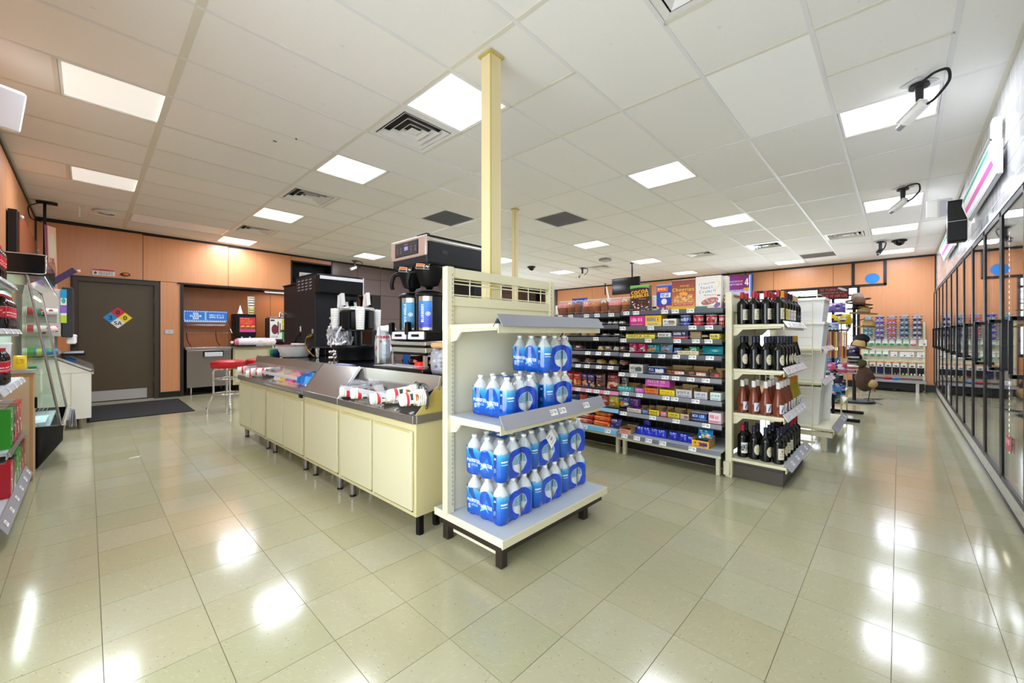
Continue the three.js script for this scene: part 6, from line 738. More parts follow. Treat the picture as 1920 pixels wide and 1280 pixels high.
const R = {
  1: [['box', 0.167, 0.155, 0.095, boxC('#d2267e', '#f7c6dc', { word: '', band: '#b81a68' }), 'magenta biscuit carton'], ['box', 0.323, 0.157, 0.1, boxC('#ecb61f', '#4a74b8', { band: '#f0d26a' }), 'yellow biscuit carton beside the magenta one'], ['box', 0.472, 0.125, 0.06, boxC('#e8e4dc', '#4a4a4a', { patch: '#b49a6a' }), 'small white cracker carton'], ['tub', 0.591, 0.098, 0.085, boxC('#1d3f9c', '#f0e6d8', {}), 'blue cereal cup'], ['tub', 0.698, 0.094, 0.085, boxC('#b3182c', '#f0c8c0', {}), 'red cereal cup beside the blue one'], ['tub', 0.803, 0.094, 0.085, boxC('#a81626', '#f4f2ee', { patch: '#f2f0ea' }), 'red and white cereal cup'], ['tub', 0.88, 0.05, 0.08, boxC('#c01a2c', '#f6e8e6', {}), 'narrow red cereal cup against the wine rack upright']],
  2: [['tray', 0.201, 0.29, 0.036, boxC('#e9dc2a', '#4a4a20', {}), 'long yellow price tray'], ['box', 0.425, 0.125, 0.05, boxC('#ece8e0', '#555', { band: '#3f8a5a' }), 'white and green biscuit carton'], ['box', 0.564, 0.14, 0.07, boxC('#141c52', '#f2eee6', { band: '#a81c2c' }), 'navy chocolate carton with red foot'], ['bars', 0.70, 0.14, 0.06, '#b89a66', 'pile of tan wafer bars'], ['box', 0.845, 0.08, 0.04, boxC('#e6d42a', '#2a2a2a', {}), 'half empty tray of yellow and white bars']],
  3: [['bag', 0.097, 0.092, 0.1, bagC('#e01258', '#c20c48', '#ffe8f0', { food: ['#f4f2ee', '#7a1a34'] }), 'hot pink biscuit pouch on the left'], ['bag', 0.189, 0.092, 0.095, bagC('#d81050', '#b80a40', '#ffe8f0', { food: ['#f4f2ee', '#8a2040'] }), 'second hot pink biscuit pouch'], ['bag', 0.293, 0.125, 0.085, bagC('#1aa0a4', '#0f7f88', '#eefcfa', { food: ['#d88a2a', '#e8b04a'] }), 'teal cracker pouch'], ['bag', 0.415, 0.112, 0.085, bagC('#cfd8e2', '#3a86c8', '#2a3a56', { food: ['#c98a4a', '#7a4a2a'] }), 'pale blue cookie pouch'], ['pouch', 0.514, 0.07, 0.06, bagC('#1a80d8', '#2a90e4', '#eef6fc', { food: ['#e8642a', '#fff'] }), 'rounded blue sweet pack'], ['tray', 0.635, 0.18, 0.032, boxC('#e9ddaa', '#8a7a4a', {}), 'cream open carton tray'], ['pouch', 0.655, 0.09, 0.05, bagC('#22b46a', '#18a05a', '#e8fff2', { food: ['#1a8a4a', '#fff'] }), 'green sweet pack lying in the cream tray', 0.02], ['bag', 0.81, 0.165, 0.075, bagC('#12989e', '#0d7f86', '#0d7f86', { food: ['#12989e'] }), 'slumped teal sack']],
  4: [['box', 0.155, 0.14, 0.075, boxC('#c9c6be', '#54585a', { band: '#e8e6e0', patch: '#55605c' }), 'grey and white snack carton with a wavy print'], ['box', 0.351, 0.17, 0.065, boxC('#16306e', '#f0ede6', { patch: '#eeeae2' }), 'navy bar carton with a white label'], ['tray', 0.532, 0.18, 0.055, boxC('#2a1a14', '#e07a30', { patch: '#e8e2d8' }), 'black and orange bar tray nearer the pastries'], ['tray', 0.712, 0.17, 0.055, boxC('#2a1a14', '#e07a30', { patch: '#e8e2d8' }), 'black and orange bar tray nearer the wine rack'], ['tray', 0.851, 0.08, 0.05, boxC('#18181a', '#d8382a', { patch: '#d8382a' }), 'black tray with a red edge']],
  5: [['tray', 0.055, 0.17, 0.045, boxC('#13a0a0', '#d8f2f0', {}), 'teal sweets tray'], ['tray', 0.197, 0.1, 0.042, boxC('#c04ac0', '#f4d8f2', {}), 'lilac sweets tray'], ['tray', 0.312, 0.13, 0.05, boxC('#ee7a1a', '#a83a0a', {}), 'orange sweets tray'], ['box', 0.36, 0.23, 0.07, boxC('#e35ac0', '#f6c6e8', {}), 'bright pink carton stacked on the orange tray', 0.07], ['tray', 0.455, 0.14, 0.05, boxC('#f0d81a', '#c89a10', {}), 'yellow sweets tray'], ['tray', 0.6, 0.14, 0.065, boxC('#c9cacb', '#6a6c70', {}), 'grey mint tray'], ['tray', 0.74, 0.11, 0.06, boxC('#d4d5d6', '#6a6c70', {}), 'pale grey mint tray'], ['box', 0.851, 0.085, 0.06, boxC('#e4ecea', '#2aa08a', {}), 'white and teal gum carton']],
  6: [['tray', 0.14, 0.145, 0.035, boxC('#e4dcc8', '#8a7a5a', {}), 'cream chocolate tray'], ['tray', 0.25, 0.06, 0.04, boxC('#1a4aa8', '#e0e8f4', {}), 'narrow blue chocolate tray'], ['tray', 0.337, 0.1, 0.045, boxC('#ecd71c', '#4a2a10', {}), 'yellow chocolate tray on the left'], ['tray', 0.423, 0.063, 0.045, boxC('#d8506a', '#f4d8de', { patch: '#4ab0d8' }), 'pink and blue chocolate tray'], ['tray', 0.514, 0.105, 0.045, boxC('#ecd71c', '#4a2a10', {}), 'yellow chocolate tray on the right'], ['tray', 0.607, 0.075, 0.045, boxC('#d8c8a8', '#5a6a8a', { patch: '#b0524a' }), 'tan chocolate tray'], ['box', 0.722, 0.135, 0.07, boxC('#122a5c', '#dfe8f4', { patch: '#2a5ab8' }), 'navy mint chocolate carton'], ['box', 0.846, 0.1, 0.085, boxC('#f2dce0', '#c83a4a', { band: '#f4b8c4' }), 'pale pink chocolate carton']],
  7: [['tray', 0.08, 0.12, 0.04, boxC('#e39a90', '#b03a34', {}), 'pink and red tray at the bottom left'], ...[0.19, 0.26, 0.33, 0.395].map((x, k) => ['pouch', x, 0.085, 0.08, bagC('#1526b4', '#1a38d0', '#dfe8fa', { food: ['#1a2ab8', '#2a4ad8'] }), `royal blue candy pouch, ${ORD[k]} of the left heap`]), ['pouch', 0.20, 0.075, 0.055, bagC('#2a3ac0', '#3a2a9a', '#c8d8fa', { food: ['#2a3ac0'] }), 'small blue candy pouch lying behind the left heap', 0.06, -0.12], ...[0.50, 0.59].map((x, k) => ['pouch', x, 0.085, 0.075, bagC('#1a30c0', '#1420a0', '#dfe8fa', { food: ['#1a2ab8'] }), `royal blue candy pouch, ${ORD[k]} of the middle pair`]), ['pouch', 0.655, 0.075, 0.06, bagC('#1430b8', '#1a3ac8', '#f0f4fc', { food: ['#1430b8'] }), 'flat blue candy pouch beside the yellow carton'], ['tray', 0.755, 0.14, 0.055, boxC('#f0b41a', '#5a2a6a', { patch: '#4a2a7a' }), 'yellow and purple open carton'], ['pouch', 0.765, 0.12, 0.09, bagC('#0f8ad0', '#0a6ab0', '#f4f4d8', { food: ['#b8d42a', '#e8882a', '#f4f0e8'] }), 'sky blue pouch with a barcode leaning on the yellow carton', 0.05, 0.0]],
};
const Lf = {
  1: [0.049, 0.054, 0.059, 0.066].map((w, k) => ['clam', [-0.236, -0.137, -0.076, -0.008][k], w, 0.035, '#d8d2be', `small pale pastry in a dark tray, ${ORD[k]} from the left`]),
  2: [[-0.767, 0.075, '#a86a34', 'brown muffin pack half hidden by the water display'], [-0.659, 0.09, '#d09a5a', 'tan muffin pack'], [-0.556, 0.09, '#8a5a3a', 'cookie pack with a dark topping'], [-0.444, 0.085, '#e2b878', 'blond striped pastry pack'], [-0.35, 0.085, '#e8a024', 'orange frosted muffin pack'], [-0.188, 0.1, '#54504a', 'empty clear pastry tray'], [-0.052, 0.11, '#4a4640', 'second empty clear pastry tray']].map(([x, w, c, l], k) => ['clam', x, w, k > 4 ? 0.035 : 0.085, c, l]),
  3: [[-0.652, 0.08, '#5a4a6a', 'dark cake pack with a blue label'], [-0.512, 0.11, '#8a2a3a', 'maroon cake pack with a pink label'], [-0.24, 0.075, '#e8b83a', 'yellow round pastry pack'], [-0.155, 0.085, '#8a5a34', 'brown roll pack'], [-0.069, 0.06, '#e4ddd0', 'white pastry pack with a dark mark'], [0.0, 0.055, '#8a4a2c', 'brown pastry pack at the bay end']].map(([x, w, c, l]) => ['clam', x, w, 0.055, c, l]),
  4: [[-0.597, 0.145, '#d8c49a', 'pale cream round cake under clear film'], [-0.386, 0.14, '#8a4a24', 'brown roll cake under clear film'], [-0.25, 0.115, '#e8a81c', 'golden yellow cake under clear film'], [-0.115, 0.1, '#e0a020', 'second golden yellow cake under clear film'], [0.005, 0.12, '#74301f', 'dark red brown cake under clear film']].map(([x, w, c, l]) => ['dome', x, w, 0.065, c, l]),
  5: [['bag', -0.638, 0.085, 0.15, bagC('#b8142a', '#c8303a', '#fbe0e0', {}), 'red bagel chip bag, left of a pair'], ['bag', -0.548, 0.1, 0.15, bagC('#c01428', '#d03a3a', '#fbe0e0', {}), 'red bagel chip bag, right of a pair'], ['bag', -0.451, 0.078, 0.15, bagC('#2a1a5c', '#4a2a7a', '#f0e8fa', { food: ['#e8a040', '#d8c8a8'] }), 'purple cracker bag on the left'], ['bag', -0.37, 0.085, 0.15, bagC('#341a66', '#3a2a6c', '#f0e8fa', { food: ['#e8a040', '#d8c8a8'] }), 'purple cracker bag on the right'], ['bag', -0.262, 0.12, 0.16, bagC('#4a1a20', '#6a4a44', '#e8dcd0', { food: ['#d8d4ce', '#8a5a3a'] }), 'dark maroon snack mix bag'], ['bag', -0.126, 0.145, 0.165, bagC('#7a1c28', '#8a3a3a', '#e0a8a4', { food: ['#e0c09a', '#d8a878', '#c83a50'] }), 'large maroon trail mix bag'], ['bag', 0.005, 0.075, 0.15, bagC('#4a3a34', '#2a7a7a', '#d8c8b8', { food: ['#d0a070', '#e8d0b0'] }), 'narrow brown and teal snack bag']],
  6: [['bag', -0.608, 0.165, 0.09, bagC('#1d3a86', '#24468e', '#e8eef8', { food: ['#c8362a', '#24468e'] }), 'navy snack bag nearest the water packs'], ['bag', -0.471, 0.1, 0.1, bagC('#d8412a', '#c03a24', '#fff', { food: ['#f4f2ee', '#d8412a'] }), 'red and white striped snack bag'], ['bag', -0.357, 0.125, 0.095, bagC('#1a3a7a', '#6a2a24', '#d8dcec', {}), 'blue and brown snack bag'], ['bag', -0.235, 0.125, 0.125, bagC('#d21f24', '#e04434', '#ffe9e4', { food: ['#f0e4d8', '#e8d8c0'] }), 'bright red corn chip bag'], ['bag', -0.105, 0.125, 0.135, bagC('#e8d312', '#d8b90e', '#fffce0', { food: ['#f4f0d8', '#c8a010'] }), 'bright yellow corn chip bag'], ['bag', 0.005, 0.125, 0.125, bagC('#144a9a', '#0f3c86', '#f4f4ee', { food: ['#e8a02a', '#f4f0e8'] }), 'blue corn chip bag with orange print'], ['bag', 0.115, 0.11, 0.125, bagC('#3a1a54', '#5a2a86', '#c890e0', { food: ['#8a4ab0', '#5a2a86'] }), 'purple corn chip bag across the bay seam']],
  7: [['roll', -0.75, 0.17, 2, ['#23206a', '#e8443a'], 'navy cookie roll'], ['roll', -0.572, 0.145, 2, ['#c8c81e', '#e84a24'], 'lime yellow cookie roll'], ['roll', -0.4, 0.175, 2, ['#a8281c', '#e8c89a'], 'red brown cookie roll'], ['roll', -0.212, 0.18, 3, ['#d8501a', '#f0a83a'], 'orange cookie roll'], ['bag', -0.062, 0.135, 0.1, bagC('#1c1a5e', '#2a2470', '#f0ecf6', { food: ['#2a2470', '#7a6ab0'] }), 'navy cookie bag beside the orange rolls']],
};
function place(key, list, group) {
  for (const row of Object.keys(list)) list[row].forEach(([k, x, w, h, c, lab, dy = 0, dz = 0]) => {
    const where = key === 'r' ? '' : '', z = (+row === 7 ? 0.39 : 0.335) + dz;
    const nameOf = { box: 'snack_carton', tray: 'display_tray', tub: 'cereal_cup', bag: 'snack_bag', pouch: 'sweet_pouch', bars: 'wafer_bars', clam: 'pastry_pack', dome: 'cake_pack', roll: 'cookie_roll' }[k];
    const catOf = { box: 'carton', tray: 'tray', tub: 'cup', bag: 'snack bag', pouch: 'pouch', bars: 'wafers', clam: 'pastry', dome: 'cake', roll: 'cookies' }[k];
    const lv = ['top', 'second', 'third', 'fourth', 'fifth', 'sixth', 'seventh', 'bottom'][+row];
    if (k === 'roll') { for (let q = 0; q < h; q++) { const cc = cell(90, 40, (cx, W, H) => { fillAll(cx, W, H, c[0]); scrib(cx, 10, 10, 70, 16, c[1], 1); for (let i = 0; i < 4; i++) blob(cx, rr(10, 80), rr(26, 38), 8, 5, pick(['#e8c080', '#c88a3a'])); }); const t = onShelf(nameOf, `${lab} on the bottom shelf, ${h === 3 ? ['bottom', 'middle', 'top'][q] : ['lower', 'upper'][q]} of its stack`, catOf, key, +row, x + 0.008 * q, z, 0, group); t.position.y += 0.052 * q; add(t, 'wrapper', put(lathe([[0.012, 0], [0.024, 0.008], [0.0262, 0.02], [0.0262, w - 0.02], [0.024, w - 0.008], [0.012, w]], 16), cc).rotateZ(HP).rotateX(1.5).translate(w / 2, 0.0265, 0), PG); for (const s of [-1, 1]) add(t, 'twist_end', CY(0.014, 0.02, 0.012, 12).clone().rotateZ(HP), std(c[0], 0.3), s * (w / 2 + 0.002), 0.0265, 0); } return; }
    const t = onShelf(nameOf, `${lab} on the ${lv} shelf`, catOf, key, +row, x, z, 0, group); t.position.y += dy;
    if (k === 'box') { const q = mkBox(t, w, h, 0.13, c); add(t, 'lid_flap', B(w - 0.008, 0.002, 0.12), M.paper, 0, h + 0.001, 0); }
    if (k === 'tray') { mkTray(t, w, h, 0.15, c, M.cardboard); const n = 3; for (let q = 0; q < n; q++) add(t, 'wrapped_piece', RB(w * 0.8 / n, h * 0.5, 0.09, 0.004), pick([M.gloss, M.brownLeg, M.redDeep, M.ivoryDeep]), (q - 1) * w * 0.28, h * 0.3, -0.02); }
    if (k === 'tub') mkTub(t, w, h, c);
    if (k === 'bag') mkBag(t, w, h, Math.min(0.06, w * 0.5), c, rr(-0.2, 0.02)); if (k === 'bag') t.rotation.y += rr(-0.16, 0.16);
    if (k === 'pouch') mkBag(t, w, h, Math.min(0.045, w * 0.5), c, -0.35);
    if (k === 'bars') for (let q = 0; q < 5; q++) add(t, 'wafer_bar', RB(w * (q < 4 ? 0.62 : 0.34), 0.018, 0.05, 0.004), std(q % 2 ? '#b89a66' : '#c8ad7a', 0.6), q < 4 ? -0.02 : 0.055, 0.01 + (q < 4 ? q * 0.014 : 0.014), q % 2 * 0.008, 0, rr(-0.08, 0.08), 0);
    if (k === 'clam') { add(t, 'tray', RB(w * 0.95, 0.012, 0.09, 0.004), M.blackGloss, 0, 0.006, 0); const n = h > 0.06 ? 1 : 2; for (let q = 0; q < n; q++) { const g = SP(1, 14, 10); const m = add(t, 'pastry', g, std(c, 0.7), (q - (n - 1) / 2) * w * 0.42, h * 0.42, 0.01); m.scale.set(w * 0.46 / n, h * 0.46, 0.04); } add(t, 'clear_lid', RB(w * 0.9, h, 0.085, 0.014, 2), M.clearPlastic, 0, h / 2 + 0.004, 0); add(t, 'sticker', face(w * 0.4, h * 0.3, boxC('#f0ece4', '#a04a4a')), PR, 0, h * 0.72, 0.0445); }
    if (k === 'dome') { add(t, 'plate', CY(w * 0.46, w * 0.42, 0.01, 24), M.blackGloss, 0, 0.005, 0); const m = add(t, 'cake', SP(1, 20, 12), std(c, 0.65), 0, h * 0.42, 0); m.scale.set(w * 0.4, h * 0.42, 0.055); add(t, 'film', SP(1, 20, 12), M.clearPlastic, 0, h * 0.44, 0).scale.set(w * 0.47, h * 0.5, 0.065); for (let q = 0; q < 4; q++) add(t, 'icing_line', new THREE.TorusGeometry(w * 0.2, 0.0025, 5, 16, 2), std('#efe4cc', 0.6), (q - 1.5) * w * 0.12, h * 0.5, 0.04, -0.6, 0, q); }
  });
}
place('r', R, 'packs on the cereal bay'); place('l', Lf, 'packs on the pastry bay');
{ // bags of muffins along the top of the left bay
  const mg = lathe([[0, 0], [0.03, 0], [0.042, 0.05], [0.04, 0.052], [0, 0.055]], 18), mm = std('#8a4f2c', 0.8), mt = std('#b9774a', 0.85), pm = std('#d58a86', 0.8);
  [[-0.72, 2, 'pink'], [-0.615, 1, 'pink'], [-0.52, 1, 'blue labelled'], [-0.415, 1, 'golden'], [-0.315, 2, 'cinnamon'], [-0.2, 1, 'pale'], [-0.085, 2, 'golden topped'], [0.03, 1, 'pink labelled']].forEach(([x, n, kind], k) => {
    const t = onShelf('muffin_bag', `clear muffin bag with ${kind} print, ${ORD[k]} along the top shelf from the water display`, 'muffin bag', 'l', 0, x, 0.34, 0, 'bags of muffins');
    for (let q = 0; q < n; q++) { const m = add(t, 'muffin', mg, mm, (q - (n - 1) / 2) * 0.06, 0, 0.01); m.scale.y = 1.5; add(m, 'muffin_top', SP(0.043, 14, 10).clone().scale(1, 0.62, 1), [pm, mt, mm][k % 3], 0, 0.058, 0); }
    const w = n > 1 ? 0.14 : 0.095, g = pillow(w, 0.15, 0.095, { u0: 0, u1: 1, v0: 0, v1: 1 }, 10, 12, 0.12); add(t, 'bag', g, M.film, 0, 0, 0);
    if (k % 2) add(t, 'label', face(w * 0.5, 0.03, boxC(['#e8a8b4', '#dfe6f2', '#e8b45a', '#f0dcc0'][k % 4], '#7a3a3a')), PR, 0, 0.115, 0.042); add(t, 'seal', RB(w * 0.9, 0.008, 0.004, 0.002), M.gloss, 0, 0.148, 0);
  });
  for (let k = 0; k < 2; k++) { const t = onShelf('blue_pack', `blue bakery pack standing behind the muffin bags, ${k ? 'right' : 'left'} of the pair`, 'pack', 'l', 0, -0.66 + k * 0.1, 0.2, 0, 'blue bakery packs'); add(t, 'pouch', pillow(0.1, 0.19, 0.06, bagC('#1a3a9a', '#24489e', '#8fb4ea', {})), PG); }
  const st = onShelf('straw_bundle', 'white paper straw sticking up among the muffin bags', 'straw', 'l', 0, -0.2, 0.28); add(st, 'straw', bar([0, 0.14, 0], [-0.03, 0.28, 0], 0.007, 10), M.paper); add(st, 'sleeve', CY(0.02, 0.02, 0.16, 14), M.lid, 0, 0.08, 0);
  const wc = onShelf('shelf_card', 'small white card at the left end of the muffin shelf', 'card', 'l', 0, -0.80, 0.34); add(wc, 'card', RB(0.07, 0.1, 0.004, 0.001), M.paper, 0, 0.06, 0); add(wc, 'clip', RB(0.02, 0.02, 0.02, 0.003), M.clearPlastic, 0, 0.01, 0);
}
// ================================================================ wine rack
{
  const U = 4.06, V = 1.0, hw = 0.44, t = thing('wine_rack', 'cream end display rack holding wine bottles on four levels', 'display rack', U, 0, V, 0);
  for (const k of [-1, 1]) add(t, 'upright', RB(0.05, 1.5, 0.05, 0.004), M.ivory, k * hw - 0.01, 0.75, 0.0);
  add(t, 'back_panel', B(hw * 2 - 0.03, 1.18, 0.012), M.ivory2, 0, 0.78, -0.01); add(t, 'header', RB(hw * 2 - 0.04, 0.13, 0.03, 0.004), M.ivory, 0, 1.41, -0.005); add(t, 'header_cap', RB(hw * 2, 0.02, 0.05, 0.004), M.ivory, 0, 1.488, 0);
  const ys = [1.225, 0.868, 0.512]; const tg = [-0.28, -0.12, 0.05, 0.2, 0.34];
  for (const y of ys) gondolaShelf(t, 0, y, 2 * hw - 0.01, 0.37, { mat: M.ivory, tags: tg, tilt: 0.6, rh: 0.06, ry: 0.01, brackets: true, rail: M.gloss });
  const b = gondolaShelf(t, 0, 0.15, 2 * hw + 0.06, 0.39, { mat: M.ivory, tags: [-0.3, -0.1, 0.1, 0.3], tilt: 0.75, rh: 0.075, ry: 0.012, rail: M.railGrey }); add(t, 'base', B(2 * hw, 0.13, 0.36), std('#4b4238', 0.5), 0.01, 0.068, 0.185); add(t, 'base_lip', B(2 * hw + 0.004, 0.012, 0.364), M.brownLeg, 0.01, 0.11, 0.186); add(t, 'bumper', RB(0.05, 0.11, 0.05, 0.01), M.ivory, -hw - 0.035, 0.075, -0.01);
  const bot = lathe([[0, 0.004], [0.033, 0], [0.037, 0.006], [0.0375, 0.165], [0.034, 0.19], [0.02, 0.212], [0.0145, 0.225], [0.0145, 0.235]], 22), rbot = lathe([[0, 0.004], [0.033, 0], [0.037, 0.006], [0.037, 0.12], [0.03, 0.16], [0.0185, 0.21], [0.0145, 0.235]], 22), bord = lathe([[0, 0.004], [0.033, 0], [0.037, 0.006], [0.0375, 0.178], [0.032, 0.2], [0.016, 0.216], [0.0145, 0.235]], 22);
  const cap = lathe([[0.0148, 0], [0.0152, 0.002], [0.0152, 0.052], [0.0146, 0.057], [0, 0.058]], 18);
  const lab = (bg, f, w = 76, h = 96) => cell(w, h, (c, W, H) => { fillAll(c, W, H, bg); f(c, W, H); });
  const lOval = lab('#0b0d0e', (c, w, h) => { blob(c, 38, 48, 34, 44, '#e6dfc2'); scrib(c, 18, 36, 40, 14, '#9a8a5a', 1); blob(c, 48, 24, 4, 3, '#a04a3a'); }), lCream = lab('#e9e2cb', (c) => { blob(c, 38, 26, 6, 8, '#5a3a3a'); scrib(c, 14, 42, 48, 8, '#8a7a5a', 1); scrib(c, 12, 60, 52, 18, '#b3a98c', 3); }), lWhite = lab('#f0ede4', (c) => { scrib(c, 12, 20, 52, 12, '#55524a', 1); scrib(c, 12, 50, 50, 26, '#b5b0a2', 3); }), lFeather = lab('#eef0f6', (c) => { c.strokeStyle = '#2a2a8a'; c.lineWidth = 8; c.beginPath(); c.moveTo(24, 78); c.quadraticCurveTo(26, 40, 56, 16); c.stroke(); c.lineWidth = 3; c.strokeStyle = '#6a5ab8'; c.beginPath(); c.moveTo(30, 70); c.quadraticCurveTo(40, 44, 60, 26); c.stroke(); scrib(c, 16, 80, 44, 9, '#8a8ab0', 1); }), lArt = lab('#d9d9d6', (c, w, h) => { for (let i = 0; i < 60; i++) blob(c, rr(0, w), rr(20, 70), rr(3, 10), rr(2, 8), pick(['#555', '#888', '#bbb', '#333'])); c.fillStyle = '#eee'; c.fillRect(4, 4, 68, 14); c.fillRect(4, 80, 68, 12); }), lScript = lab('#17181a', (c, w) => { c.strokeStyle = '#e6e3da'; c.lineWidth = 4; c.beginPath(); c.moveTo(8, 60); c.bezierCurveTo(30, 10, 36, 90, 68, 30); c.stroke(); scrib(c, 14, 70, 48, 10, '#cfcabb', 1); });
  const black = M.glassWine; const capM = { red: std('#b01328', 0.3), navy: std('#161d38', 0.3), gold: std('#d8a21a', 0.3), yellow: M.yellow, white: std('#ece8e4', 0.35), orange: std('#d8861e', 0.35), tan: std('#d2b27e', 0.5), black: std('#18181a', 0.4) };
  const kinds = {
    a: ['dark wine bottle with red cap and cream label', bord, black, capM.red, lCream], b: ['olive wine bottle with bright yellow cap', bot, M.glassOlive, capM.yellow, lab('#e6c71c', (c) => scrib(c, 12, 20, 50, 50, '#8a7210', 4))], c: ['dark wine bottle with black cap and white label', bord, black, capM.black, lWhite], d: ['dark bottle with tan wooden top and scrawled print', bot, black, capM.tan, lScript],
    e: ['dark wine bottle with navy cap and moon shaped label', bot, black, capM.navy, lOval], f: ['dark wine bottle with gold cap and white label', rbot, black, capM.gold, lWhite], g: ['pink rose wine bottle with white cap', rbot, M.rose, capM.white, lFeather], h: ['pale yellow wine bottle with orange cap', rbot, M.whiteWine, capM.orange, lFeather], i: ['dark wine bottle with navy cap and round cream label', bot, black, capM.navy, lCream], j: ['dark wine bottle with a grey picture label', bord, black, capM.red, lArt], k: ['slim dark wine bottle with plain red cap', bord, black, capM.red, null] };
  const proto = {};
  const levels = [[1.237, 'top shelf', (i, r) => (i === 1 && r === 0 ? 'b' : i < 3 ? 'a' : i < 5 ? 'c' : 'd'), 0], [0.88, 'second shelf', (i, r) => (i < 5 ? 'e' : 'f'), 0.0], [0.524, 'third shelf', (i, r) => (i < 4 ? 'g' : 'h'), -0.1], [0.163, 'bottom shelf', (i, r) => (i === 0 && r === 3 ? 'j' : i === 0 && r === 0 ? 'i' : i < 2 ? 'e' : i < 4 ? 'i' : 'k'), -0.2]];
  const colN = ['leftmost column', 'second column', 'third column', 'fourth column', 'fifth column', 'sixth column', 'seventh column'], rowN = ['front row', 'second row', 'third row', 'rear row'];
  for (const [y, shelfN, kind, face0] of levels) for (let i = 0; i < 7; i++) for (let r = 0; r < 4; r++) {
    if (i > 1 && r > 1) continue;
    const k = kind(i, r), [desc, g, gm, cm, lb] = kinds[k], u = U - 0.375 + i * 0.12 + rr(-0.006, 0.006), v = V - 0.325 + r * 0.083, turn = face0 - (i === 0 ? 0.5 : 0) + rr(-0.2, 0.2), label = `${desc}, ${shelfN}, ${colN[i]}, ${rowN[r]}`;
    if (proto[k]) { copy(proto[k], label, u, y, v, turn, 'wine bottles'); continue; }
    const p = proto[k] = thing('wine_bottle', label, 'wine bottle', u, y, v, turn, 'wine bottles'); p.scale.set(1.03, 0.9, 1.03); add(p, 'glass', g, gm); add(p, 'capsule', cap, cm, 0, 0.235, 0);
    if (lb) { const low = g === rbot, a = 1.1; add(p, 'label', put(new THREE.CylinderGeometry(0.0379, 0.0379, low ? 0.075 : 0.095, 12, 1, true, -a / 2 * 1.3, a * 1.3), lb), PR, 0, low ? 0.065 : 0.088, 0); add(p, 'back_label', put(new THREE.CylinderGeometry(0.0379, 0.0379, 0.07, 8, 1, true, Math.PI - 0.4, 0.8), lWhite), PR, 0, low ? 0.06 : 0.085, 0); }
    if (gm === M.rose || gm === M.whiteWine) add(p, 'wine', lathe([[0, 0.008], [0.034, 0.008], [0.0345, 0.118], [0.027, 0.158], [0.0165, 0.2], [0, 0.2]], 18), std(gm === M.rose ? '#a8381c' : '#a88f16', 0.15));
  }
}

